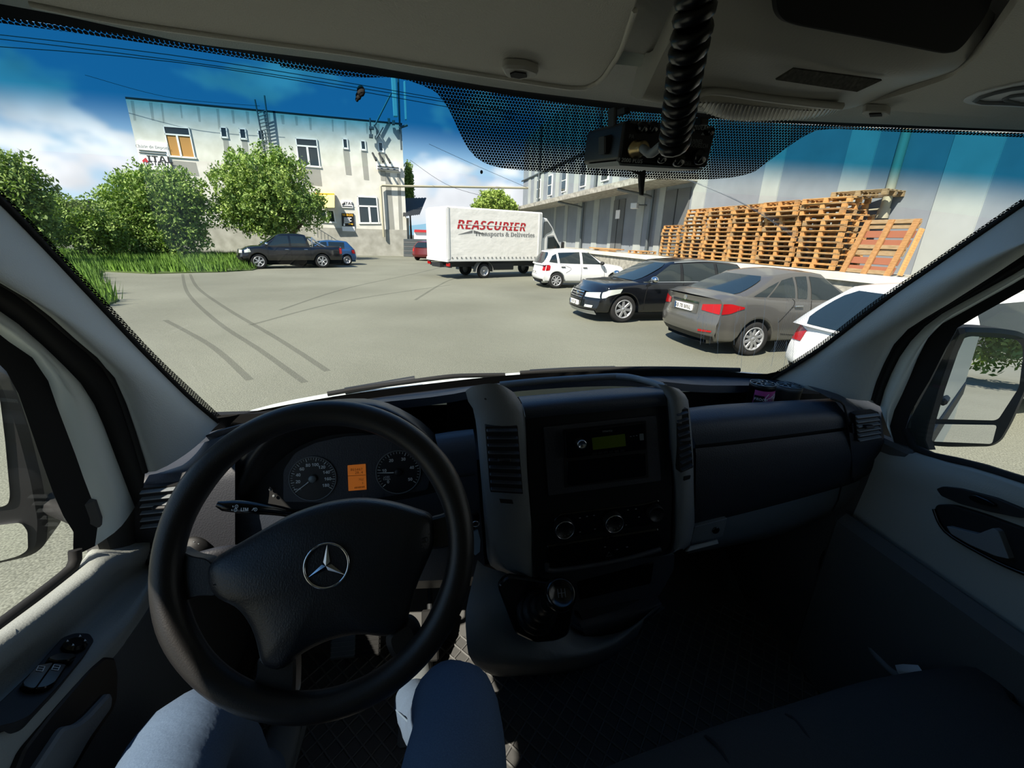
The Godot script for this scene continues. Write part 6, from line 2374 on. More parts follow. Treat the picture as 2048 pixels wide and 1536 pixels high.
	for i in range(1, 60):
		len += axis[i].distance_to(axis[i - 1])
	var turns := int(len / 0.0122)
	var hp := PackedVector3Array()
	var n := turns * 14
	for i in n + 1:
		var t := float(i) / n * 59.0
		var k := mini(int(t), 58)
		var p := axis[k].lerp(axis[k + 1], t - k)
		var dd := (axis[k + 1] - axis[k]).normalized()
		var u := dd.cross(Vector3(0, 0, 1)).normalized()
		var w := dd.cross(u)
		var ang := TAU * turns * i / n
		hp.append(p + (u * cos(ang) + w * sin(ang)) * 0.0112)
	mb.tube(hp, 0.0062, 8)
	part(lead, "coil", mb, M.cord)

# ---------- dashboard ----------
func slats(parent: Node3D, px: Array, n: Vector3, d: float, count: int, m: Material, vert := false) -> void:
	# px: tl, tr, br, bl of the opening; dark back, then slats, each a part
	var c := []
	for i in 4:
		c.append(Vector2(px[i * 2], px[i * 2 + 1]))
	var mb := MB.new()
	panel(mb, px, n, d + 0.002, 0.02, 0.0, 0.002)
	var v := part(parent, "vent", mb, M.recess)
	for k in count:
		var t := (k + 0.5) / count
		var a: Vector2 = c[0].lerp(c[3], t)
		var b: Vector2 = c[1].lerp(c[2], t)
		var p := hit(a.x + 1.5, a.y, n.normalized(), (d + 0.004) / n.length())
		var q := hit(b.x - 1.5, b.y, n.normalized(), (d + 0.004) / n.length())
		var s := MB.new()
		var dir := (q - p)
		var nn := n.normalized()
		var up := nn.cross(dir.normalized())
		s.box((p + q) * 0.5, Vector3(dir.length(), 0.0032, 0.012), Basis(dir.normalized(), up, dir.normalized().cross(up)) * Basis(Vector3(1, 0, 0), 0.35), 0.001)
		part(v, "slat", s, m)
	var tab := MB.new()
	var ctr: Vector2 = (c[0] + c[1] + c[2] + c[3]) / 4.0
	var tc := hit(ctr.x, ctr.y, n.normalized(), (d + 0.01) / n.length())
	tab.box(tc, Vector3(0.028, 0.008, 0.014), frame(n, Vector3.ZERO).basis, 0.003)
	part(v, "vent_tab", tab, M.plastic_black)

func dashboard() -> void:
	var D := thing("dashboard", "dark grey van dashboard with a lighter grey centre console and glovebox", "dashboard")
	var mb := MB.new()
	# ledge under the glass
	var back := wl([380, 880, 440, 858, 560, 830, 700, 803, 870, 780, 1024, 764, 1200, 754, 1400, 752, 1560, 760, 1660, 770], 0.01)
	var front := zl([372, 892, 420, 868, 545, 834, 690, 812, 880, 792, 1024, 768, 1233, 757, 1400, 770, 1500, 771, 1640, 774], -1.02)
	loft(mb, [back, front], 30)
	var drop := PackedVector3Array()
	for p in front:
		drop.append(p + Vector3(0, -0.02, 0.004))
	loft(mb, [front, drop], 30)
	part(D, "ledge", mb, M.dash_soft)
	# dark well behind the pads
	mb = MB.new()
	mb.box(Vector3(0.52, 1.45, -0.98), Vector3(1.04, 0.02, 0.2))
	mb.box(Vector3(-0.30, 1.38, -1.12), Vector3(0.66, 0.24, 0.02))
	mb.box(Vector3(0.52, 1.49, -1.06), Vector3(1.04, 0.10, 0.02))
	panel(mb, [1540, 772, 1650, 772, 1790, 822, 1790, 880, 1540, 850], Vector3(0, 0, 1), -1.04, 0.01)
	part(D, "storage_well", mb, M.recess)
	# under-structure that closes the dash
	mb = MB.new()
	loft(mb, [zl([278, 950, 400, 920, 700, 900, 960, 900, 1200, 900, 1500, 880, 1765, 870], -0.93), zl([272, 1150, 400, 1130, 700, 1130, 960, 1130, 1200, 1100, 1450, 1040, 1760, 940], -0.91), zl([330, 1190, 450, 1180, 700, 1180, 960, 1170, 1200, 1130, 1500, 1060, 1750, 960], -1.05), zl([360, 1160, 500, 1150, 700, 1150, 960, 1150, 1200, 1100, 1500, 1030, 1740, 940], -1.3)], 24)
	part(D, "under_structure", mb, M.dash_black)
	# left wing with its vent
	mb = MB.new()
	loft(mb, [zl([300, 925, 345, 905, 410, 884, 455, 868], -1.0), zl([284, 948, 330, 938, 400, 925, 470, 905], -0.90), zl([272, 952, 330, 945, 400, 938, 470, 925], -0.868), zl([268, 975, 330, 968, 400, 960, 470, 950], -0.855), zl([270, 1060, 330, 1055, 400, 1050, 470, 1045], -0.84), zl([273, 1148, 330, 1150, 400, 1150, 470, 1150], -0.845), zl([282, 1160, 330, 1166, 400, 1168, 470, 1170], -0.87), zl([300, 1165, 340, 1170, 410, 1172, 470, 1175], -1.0)], 14, 3)
	part(D, "left_wing", mb, M.dash)
	slats(D, [280, 977, 366, 968, 356, 1052, 281, 1060], Vector3(0, 0.1, 1), 0.1 * 1.41 - 0.838, 6, M.dash_grey)
	mb = MB.new()
	panel(mb, [286, 1092, 314, 1088, 318, 1128, 290, 1132], Vector3(0, 0, 1), -0.832, 0.01, 0.002, 0.004)
	var lv := part(D, "beam_leveller", mb, M.plastic_black)
	mb = MB.new()
	var fz := frame(Vector3(0, 0, 1), Vector3.ZERO).basis
	mb.tube(smooth(zl([290, 1101, 294, 1096, 300, 1096, 302, 1101, 298, 1105, 290, 1104], -0.83), 10), 0.0008, 4)
	mb.rod(zp(304, 1098, -0.83), zp(309, 1097, -0.83), 0.0008, 4)
	mb.rod(zp(304, 1102, -0.83), zp(309, 1102, -0.83), 0.0008, 4)
	panel(mb, [294, 1110, 304, 1109, 305, 1122, 296, 1123], Vector3(0, 0, 1), -0.829, 0.002, 0.0, 0.002)
	part(lv, "mark", mb, M.mark_dim)
	mb = MB.new()
	var ls := zp(392, 1096, -0.84)
	mb.lathe(PackedVector2Array([Vector2(0.03, 0), Vector2(0.03, 0.008), Vector2(0.022, 0.012), Vector2(0.018, 0.022), Vector2(0, 0.022)]), Transform3D(Basis(Vector3(1, 0, 0), Vector3(0, 0, 1), Vector3(0, -1, 0)), ls), 24)
	var lsw := part(D, "light_switch", mb, M.plastic_black)
	mb = MB.new()
	for q: Array in [[388, 1084], [397, 1088], [404, 1098]]:
		mb.ball(zp(q[0], q[1], -0.829), Vector3(0.002, 0.0016, 0.0008), 5)
	part(lsw, "mark", mb, M.mark_dim)
	# panel behind the wheel and knee panel
	mb = MB.new()
	loft(mb, [zl([428, 975, 462, 970, 492, 1008, 600, 1022, 700, 1014, 800, 1000, 870, 985, 955, 960], -0.875), zl([430, 1050, 520, 1045, 700, 1045, 880, 1032, 962, 1030], -0.872), zl([432, 1120, 520, 1115, 700, 1115, 880, 1112, 968, 1112], -0.88), zl([432, 1165, 520, 1165, 700, 1165, 880, 1160, 972, 1150], -0.90)], 16, 2)
	part(D, "driver_panel", mb, M.dash_soft)
	mb = MB.new()
	mb.tube(zl([424, 985, 428, 1050, 433, 1110, 434, 1160], -0.868), 0.003, 5)
	part(D, "panel_gap", mb, M.recess)
	# binnacle hood
	mb = MB.new()
	var outer := zl([425, 985, 452, 945, 500, 880, 560, 830, 620, 806, 700, 797, 766, 803, 836, 838, 878, 880, 902, 935, 912, 985], -0.955)
	var rim := zl([452, 1000, 474, 958, 515, 895, 572, 846, 628, 820, 700, 811, 762, 817, 826, 850, 866, 892, 890, 945, 898, 990], -0.875)
	var inn := zl([500, 1006, 515, 960, 545, 905, 590, 868, 640, 850, 705, 842, 762, 850, 812, 878, 848, 915, 866, 955, 872, 990], -0.90)
	var far := zl([560, 1010, 565, 960, 590, 910, 622, 885, 655, 872, 712, 866, 762, 872, 806, 892, 838, 922, 850, 955, 856, 985], -0.93)
	loft(mb, [outer, rim, inn, far], 30, 3)
	part(D, "binnacle_hood", mb, M.dash_black)
	# bits right of the binnacle
	mb = MB.new()
	loft(mb, [zl([870, 868, 910, 862, 946, 858], -0.93), zl([872, 880, 910, 874, 948, 868], -0.885), zl([880, 905, 915, 900, 952, 895], -0.868), zl([890, 962, 920, 960, 956, 957], -0.868), zl([895, 1110, 925, 1115, 968, 1112], -0.87)], 10, 2)
	part(D, "column_side_panel", mb, M.dash_soft)
	mb = MB.new()
	mb.tube(zl([900, 953, 925, 951, 950, 948], -0.862), 0.003, 5)
	part(D, "panel_gap", mb, M.recess)
	# right pad and glovebox
	mb = MB.new()
	loft(mb, [zl([1374, 816, 1440, 809, 1560, 802, 1640, 798, 1664, 797], -0.935), zl([1375, 822, 1440, 815, 1560, 807, 1640, 803, 1672, 803], -0.90), zl([1378, 845, 1440, 838, 1560, 828, 1640, 822, 1688, 820], -0.862), zl([1384, 870, 1440, 863, 1560, 848, 1640, 838, 1694, 833], -0.85), zl([1392, 890, 1440, 885, 1560, 871, 1640, 861, 1698, 854], -0.848)], 20, 3)
	part(D, "airbag_cover", mb, M.dash_soft)
	mb = MB.new()
	loft(mb, [zl([1390, 889, 1560, 871, 1700, 853], -0.862), zl([1390, 898, 1560, 880, 1700, 861], -0.862)], 8)
	part(D, "panel_gap", mb, M.recess)
	mb = MB.new()
	loft(mb, [zl([1391, 897, 1470, 889, 1560, 878, 1640, 868, 1699, 860], -0.852), zl([1392, 910, 1470, 902, 1560, 891, 1640, 880, 1700, 871], -0.846), zl([1391, 980, 1470, 966, 1560, 950, 1640, 932, 1703, 915], -0.838), zl([1389, 1040, 1470, 1022, 1560, 1000, 1640, 979, 1704, 960], -0.85), zl([1388, 1050, 1470, 1031, 1560, 1008, 1640, 986, 1704, 967], -0.87)], 18, 3)
	part(D, "glovebox_door", mb, M.dash)
	mb = MB.new()
	loft(mb, [zl([1387, 1050, 1470, 1031, 1560, 1008, 1640, 986, 1704, 967, 1742, 949], -0.862), zl([1384, 1085, 1450, 1070, 1560, 1045, 1650, 1014, 1690, 998, 1735, 968], -0.858), zl([1376, 1106, 1450, 1090, 1560, 1065, 1650, 1032, 1700, 1006, 1730, 975], -0.89), zl([1360, 1110, 1450, 1094, 1560, 1070, 1650, 1036, 1700, 1008, 1728, 978], -1.1)], 18, 2)
	part(D, "lower_panel", mb, M.dash_grey)
	mb = MB.new()
	mb.tube(zl([1682, 974, 1676, 1000, 1664, 1022], -0.856), 0.002, 5)
	part(D, "panel_gap", mb, M.recess)
	mb = MB.new()
	panel(mb, [1389, 1054, 1455, 1037, 1446, 1073, 1381, 1087], Vector3(0, 0, 1), -0.846, 0.02, 0.003, 0.003)
	var lp := part(D, "lock_cover", mb, M.dash_grey)
	mb = MB.new()
	mb.lathe(PackedVector2Array([Vector2(0.010, 0), Vector2(0.010, 0.003), Vector2(0.007, 0.004), Vector2(0, 0.003)]), Transform3D(Basis(Vector3(1, 0, 0), Vector3(0, 0, 1), Vector3(0, -1, 0)), zp(1431, 1060, -0.846)), 18)
	part(lp, "lock", mb, M.gloss_black)
	mb = MB.new()
	panel(mb, [1381, 1093, 1436, 1079, 1438, 1088, 1374, 1104], Vector3(0, 0.6, 1), 0.6 * 1.19 - 0.848, 0.01, 0.002)
	part(D, "pull_lip", mb, M.console_grey)
	# right end: shelf corner and vent
	mb = MB.new()
	loft(mb, [zl([1610, 768, 1660, 772, 1710, 790, 1765, 815], -0.99), zl([1640, 786, 1680, 792, 1720, 806, 1764, 822], -0.90), zl([1664, 798, 1690, 806, 1725, 818, 1762, 828], -0.862), zl([1690, 822, 1706, 824, 1735, 828, 1762, 836], -0.846), zl([1697, 852, 1715, 852, 1742, 853, 1767, 858], -0.84), zl([1704, 920, 1722, 915, 1746, 910, 1769, 905], -0.838), zl([1705, 962, 1722, 955, 1742, 948, 1768, 932], -0.85), zl([1706, 968, 1722, 960, 1742, 952, 1764, 938], -1.0)], 12, 2)
	part(D, "right_wing", mb, M.dash)
	mb = MB.new()
	mb.tube(smooth(zl([1662, 797, 1684, 806, 1692, 826, 1698, 858, 1703, 915, 1705, 964], -0.842), 20), 0.0026, 5)
	part(D, "panel_gap", mb, M.recess)
	slats(D, [1710, 829, 1757, 824, 1762, 876, 1716, 884], Vector3(0, 0.0, 1), -0.834, 6, M.dash_grey)
	mb = MB.new()
	panel(mb, [1703, 848, 1707, 846, 1710, 866, 1705, 868], Vector3(0, 0, 1), -0.832, 0.01, 0.002, 0.002)
	part(D, "vent_wheel", mb, M.gloss_black)
	console(D)
	cluster(D)

func console(D: Node3D) -> void:
	var n := Vector3(0.0, 0.12, 1)
	var nl := n.length()
	var d := 0.12 * 1.56 - 0.815
	# black face
	var mb := MB.new()
	panel(mb, [1050, 832, 1335, 806, 1345, 978, 1341, 1089, 1321, 1112, 1095, 1144, 1070, 1156], n, d, 0.1, 0.004, 0.006)
	part(D, "console_face", mb, M.dash_black)
	# blue-grey roll on top with the tray behind it
	mb = MB.new()
	loft(mb, [zl([1036, 793, 1120, 786, 1220, 777, 1324, 772], -0.90), zl([1040, 799, 1120, 791, 1220, 783, 1324, 777], -0.852), zl([1046, 812, 1120, 804, 1220, 795, 1328, 786], -0.818), zl([1050, 828, 1120, 820, 1220, 812, 1333, 803], -0.808), zl([1052, 838, 1120, 830, 1220, 822, 1334, 811], -0.815)], 16, 3)
	part(D, "console_roll", mb, M.dash_soft)
	mb = MB.new()
	mb.tube(smooth(zl([1000, 770, 1060, 764, 1140, 758, 1232, 753, 1270, 757, 1324, 771], -0.985), 24), 0.009, 8)
	mb.tube(smooth(PackedVector3Array([zp(1230, 753, -0.985), zp(1270, 757, -0.95), zp(1300, 764, -0.9), zp(1330, 775, -0.85)]), 12), 0.008, 8)
	part(D, "tray_rim", mb, M.dash_grey)
	# grey pillars either side
	mb = MB.new()
	loft(mb, [zl([931, 782, 935, 800, 950, 834, 962, 958, 970, 1058, 981, 1131, 1033, 1152], -0.86), zl([948, 772, 952, 800, 962, 834, 970, 958, 978, 1050, 992, 1110, 1045, 1152], -0.80), zl([979, 767, 990, 800, 1000, 834, 1012, 940, 1020, 1058, 1028, 1100, 1060, 1156], -0.776), zl([1003, 770, 1028, 804, 1040, 840, 1046, 940, 1060, 1058, 1066, 1110, 1071, 1157], -0.784), zl([1028, 785, 1042, 806, 1050, 840, 1056, 940, 1068, 1058, 1073, 1110, 1074, 1158], -0.815)], 22, 3)
	part(D, "console_pillar", mb, M.dash_grey, "grey left pillar")
	mb = MB.new()
	loft(mb, [zl([1316, 768, 1324, 778, 1335, 806, 1341, 900, 1347, 978, 1345, 1060, 1342, 1105, 1322, 1113], -0.815), zl([1328, 770, 1338, 780, 1346, 808, 1352, 900, 1356, 978, 1354, 1060, 1350, 1104, 1332, 1110], -0.79), zl([1345, 774, 1358, 784, 1366, 812, 1374, 900, 1378, 978, 1376, 1050, 1370, 1085, 1362, 1098], -0.795), zl([1358, 778, 1372, 792, 1378, 812, 1386, 900, 1389, 978, 1389, 1046, 1380, 1090, 1366, 1100], -0.85)], 22, 3)
	part(D, "console_pillar", mb, M.dash_grey, "grey right pillar")
	# tray in the left pillar
	mb = MB.new()
	panel(mb, [953, 791, 994, 779, 1019, 792, 969, 806], Vector3(0, 1, 0.55), 1.613 - 0.55 * 0.800, 0.01, 0.0, 0.003)
	part(D, "pillar_tray", mb, M.recess)
	slats(D, [971, 853, 1035, 852, 1046, 988, 981, 984], n, d + 0.042, 9, M.dash_soft)
	mb = MB.new()
	panel(mb, [999, 999, 1025, 1001, 1027, 1008, 1001, 1006], n, d + 0.044, 0.004, 0.001, 0.001)
	part(D, "vent_slider", mb, M.recess)
	slats(D, [1351, 822, 1376, 817, 1386, 935, 1361, 946], n, d + 0.026, 9, M.dash_soft)
	mb = MB.new()
	panel(mb, [1369, 954, 1382, 951, 1380, 958, 1368, 962], n, d + 0.026, 0.004, 0.001, 0.001)
	part(D, "vent_slider", mb, M.recess)
	# radio bay
	mb = MB.new()
	panel(mb, [1087, 855, 1313, 831, 1323, 962, 1097, 992], n, d + 0.006, 0.01, 0.003, 0.004)
	part(D, "radio_frame", mb, M.dash)
	mb = MB.new()
	panel(mb, [1126, 862, 1293, 842, 1298, 956, 1130, 976], n, d + 0.008, 0.01, 0.001, 0.002)
	part(D, "radio_bay", mb, M.recess)
	mb = MB.new()
	panel(mb, [1134, 924, 1291, 906, 1293, 950, 1288, 953, 1140, 972, 1135, 968], n, d + 0.0095, 0.004, 0.001, 0.003)
	part(D, "radio_pocket", mb, M.gloss_black)
	var R := thing("car_radio", "black single-height car radio with a greenish display in the centre console", "radio")
	mb = MB.new()
	panel(mb, [1130, 864, 1291, 846, 1293, 899, 1133, 917], n, d + 0.022, 0.02, 0.002, 0.002)
	part(R, "front", mb, M.gloss_black)
	var bs := frame(n, Vector3.ZERO).basis
	var kx := func(px: float, py: float, o: float) -> Transform3D:
		return Transform3D(Basis(bs.x, bs.z, -bs.y), hit(px, py, n / nl, (d + o) / nl))
	mb = MB.new()
	mb.lathe(PackedVector2Array([Vector2(0.0105, 0), Vector2(0.0105, 0.010), Vector2(0.009, 0.012), Vector2(0.0075, 0.011), Vector2(0, 0.010)]), kx.call(1161, 886, 0.022), 24)
	part(R, "volume_knob", mb, M.chrome)
	mb = MB.new()
	panel(mb, [1184, 876, 1250, 868, 1252, 892, 1186, 900], n, d + 0.0228, 0.002, 0.0, 0.001)
	part(R, "display", mb, M.radio_lcd)
	mb = MB.new()
	panel(mb, [1279, 868, 1287, 867, 1288, 880, 1280, 881], n, d + 0.0228, 0.002, 0.0, 0.001)
	part(R, "usb_port", mb, M.steel)
	mb = MB.new()
	text(mb, "smartic", 0.006, Transform3D(bs, hit(1215, 862, n / nl, (d + 0.0225) / nl)), "Droid Sans", true)
	for i in 3:
		mb.rod(hit(1260 + i * 6, 873 - i, n / nl, (d + 0.0228) / nl), hit(1263 + i * 6, 873 - i, n / nl, (d + 0.0228) / nl), 0.0008, 4)
	part(R, "lettering", mb, M.mark_dim)
	for i in 6:
		mb = MB.new()
		var bx := 1186.0 + i * 11.0
		panel(mb, [bx, 906 - i * 1.2, bx + 8, 905 - i * 1.2, bx + 8, 909 - i * 1.2, bx, 910 - i * 1.2], n, d + 0.0245, 0.003, 0.0005)
		part(R, "button", mb, M.dash_black)
	# climate controls
	mb = MB.new()
	panel(mb, [1108, 1040, 1122, 1028, 1290, 1008, 1318, 1000, 1326, 1020, 1320, 1040, 1300, 1050, 1130, 1076, 1112, 1068], n, d + 0.004, 0.006, 0.002, 0.006)
	var cl := part(D, "climate_panel", mb, M.gloss_black)
	for q: Array in [[1126, 1053, 0.0235, true], [1224, 1041, 0.0235, true], [1308, 1023, 0.02, false]]:
		mb = MB.new()
		var r: float = q[2]
		mb.lathe(PackedVector2Array([Vector2(r, 0), Vector2(r * 0.97, 0.014), Vector2(r * 0.9, 0.016), Vector2(r * 0.85, 0.012), Vector2(0, 0.011)]), kx.call(q[0], q[1], 0.004), 28)
		var kn := part(cl, "dial", mb, M.dash_black)
		if q[3]:
			mb = MB.new()
			var rg := PackedVector3Array()
			for i in 28:
				rg.append(kx.call(q[0], q[1], 0.004) * Vector3(cos(TAU * i / 28) * r * 0.9, 0.0165, sin(TAU * i / 28) * r * 0.9))
			mb.tube(rg, 0.0009, 5, true)
			part(kn, "chrome_ring", mb, M.chrome)
			mb = MB.new()
			for i in 11:
				var a := TAU * (i + 1) / 13.0
				mb.ball(kx.call(q[0], q[1], 0.004) * Vector3(cos(a) * r * 0.68, 0.0125, sin(a) * r * 0.68), Vector3(0.0012, 0.0012, 0.0006), 4)
			part(kn, "dial_marks", mb, M.mark_dim)
	mb = MB.new()
	for q: Array in [[1160, 1036], [1174, 1033], [1188, 1031], [1160, 1064], [1190, 1058], [1256, 1020], [1272, 1018], [1252, 1050], [1278, 1034]]:
		mb.ball(hit(q[0], q[1], n / nl, (d + 0.0045) / nl), Vector3(0.0026, 0.0016, 0.0006), 5)
	part(cl, "symbols", mb, M.mark_dim)
	# lower switch row with the hazard triangle
	mb = MB.new()
	panel(mb, [1094, 1092, 1318, 1058, 1324, 1088, 1312, 1100, 1100, 1138, 1094, 1130], n, d + 0.005, 0.008, 0.003, 0.005)
	var sr := part(D, "switch_row", mb, M.gloss_black)
	mb = MB.new()
	var tri3 := PackedVector3Array([hit(1213, 1113, n / nl, (d + 0.0055) / nl), hit(1224, 1111, n / nl, (d + 0.0055) / nl), hit(1218, 1104, n / nl, (d + 0.0055) / nl)])
	mb.tube(tri3, 0.0007, 4, true)
	for q: Array in [[1234, 1099], [1254, 1094], [1210, 1094]]:
		mb.ball(hit(q[0], q[1], n / nl, (d + 0.0055) / nl), Vector3(0.003, 0.0016, 0.0006), 5)
	part(sr, "symbols", mb, M.mark_dim)
	# lower lip, pocket, open tray
	mb = MB.new()
	mb.tube(smooth(pll([1094, 1128, 1100, 1141, 1180, 1132, 1260, 1116, 1321, 1098], n / nl, (d + 0.010) / nl), 20), 0.006, 8)
	part(D, "lower_lip", mb, M.dash)
	mb = MB.new()
	panel(mb, [1074, 1156, 1100, 1144, 1320, 1112, 1350, 1108, 1348, 1140, 1320, 1190, 1160, 1222, 1090, 1215], Vector3(0, 0.25, 1), 0.25 * 1.15 - 0.815, 0.1, 0.004, 0.006)
	part(D, "console_lower", mb, M.dash)
	mb = MB.new()
	panel(mb, [1154, 1165, 1309, 1124, 1302, 1168, 1159, 1201], Vector3(0, 0.25, 1), 0.25 * 1.15 - 0.811, 0.006, 0.002, 0.006)
	part(D, "drawer_front", mb, M.gloss_black)
	mb = MB.new()
	loft(mb, [zl([1148, 1212, 1230, 1196, 1308, 1172], -0.82), zl([1150, 1235, 1230, 1222, 1316, 1196], -0.79), zl([1166, 1256, 1240, 1238, 1322, 1206], -0.765), zl([1168, 1264, 1240, 1247, 1322, 1214], -0.765), zl([1180, 1300, 1240, 1285, 1290, 1250], -0.80)], 14, 2)
	part(D, "tray_lip", mb, M.dash)
	mb = MB.new()
	panel(mb, [1150, 1210, 1306, 1170, 1316, 1196, 1166, 1240], Vector3(0, 0.9, 1), 0.9 * 1.075 - 0.803, 0.004)
	part(D, "open_tray", mb, M.recess)
	# plinth of the gear lever
	mb = MB.new()
	loft(mb, [zl([955, 1120, 975, 1135, 1040, 1160, 1140, 1252, 1240, 1272, 1330, 1216], -0.83), zl([936, 1200, 965, 1190, 1060, 1190, 1150, 1266, 1245, 1262, 1326, 1212], -0.775), zl([931, 1240, 960, 1240, 1050, 1290, 1150, 1296, 1240, 1268, 1312, 1214], -0.735), zl([935, 1300, 975, 1318, 1060, 1318, 1150, 1308, 1230, 1285, 1290, 1235], -0.715), zl([942, 1318, 982, 1338, 1060, 1336, 1150, 1325, 1220, 1300, 1285, 1250], -0.74), zl([950, 1330, 990, 1352, 1060, 1352, 1150, 1342, 1220, 1318, 1275, 1270], -0.9)], 24, 3)
	part(D, "lever_plinth", mb, M.dash_grey)

func gear_lever() -> void:
	var G := thing("gear_lever", "black gear lever with a pleated gaiter on the console plinth", "gear lever")
	var mb := MB.new()
	var n := Vector3(0.0, 0.42, 1)
	var d := 0.42 * 1.12 - 0.722
	panel(mb, [995, 1173, 1015, 1152, 1091, 1163, 1142, 1167, 1147, 1217, 1138, 1272, 1114, 1283, 1071, 1287, 1031, 1268], n, d, 0.02, 0.004, 0.012)
	part(G, "surround", mb, M.gloss_black)
	var base := hit(1072, 1225, n.normalized(), d / n.length())
	var top := zp(1098, 1205, -0.665)
	var knob := zp(1118, 1190, -0.65)
	mb = MB.new()
	var pts := PackedVector3Array()
	var rr := []
	for i in 25:
		var t := i / 24.0
		pts.append(base.lerp(top, t))
		rr.append(lerpf(0.044, 0.017, smoothstep(0.0, 0.9, t)) * (1.0 + 0.09 * sin(t * 26.0)))
	mb.tube(pts, rr, 16)
	part(G, "gaiter", mb, M.leather)
	mb = MB.new()
	var ax := (EYE - knob).normalized().lerp((knob - base).normalized(), 0.55).normalized()
	var u := ax.cross(Vector3.UP).normalized()
	var xf := Transform3D(Basis(u, ax, u.cross(ax)), knob - ax * 0.05)
	mb.lathe(PackedVector2Array([Vector2(0.013, -0.03), Vector2(0.020, -0.01), Vector2(0.023, 0.02), Vector2(0.029, 0.040), Vector2(0.0325, 0.058), Vector2(0.0315, 0.068), Vector2(0.026, 0.0755), Vector2(0.024, 0.0755), Vector2(0.0235, 0.0745), Vector2(0, 0.0755)]), xf, 28)
	var k := part(G, "knob", mb, M.gloss_black)
	mb = MB.new()
	for x: float in [-0.007, 0.0, 0.007]:
		mb.rod(xf * Vector3(x, 0.0762, -0.008), xf * Vector3(x, 0.0762, 0.008), 0.0006, 4)
	mb.rod(xf * Vector3(-0.007, 0.0762, 0), xf * Vector3(0.007, 0.0762, 0), 0.0006, 4)
	part(k, "shift_pattern", mb, M.mark_dim)

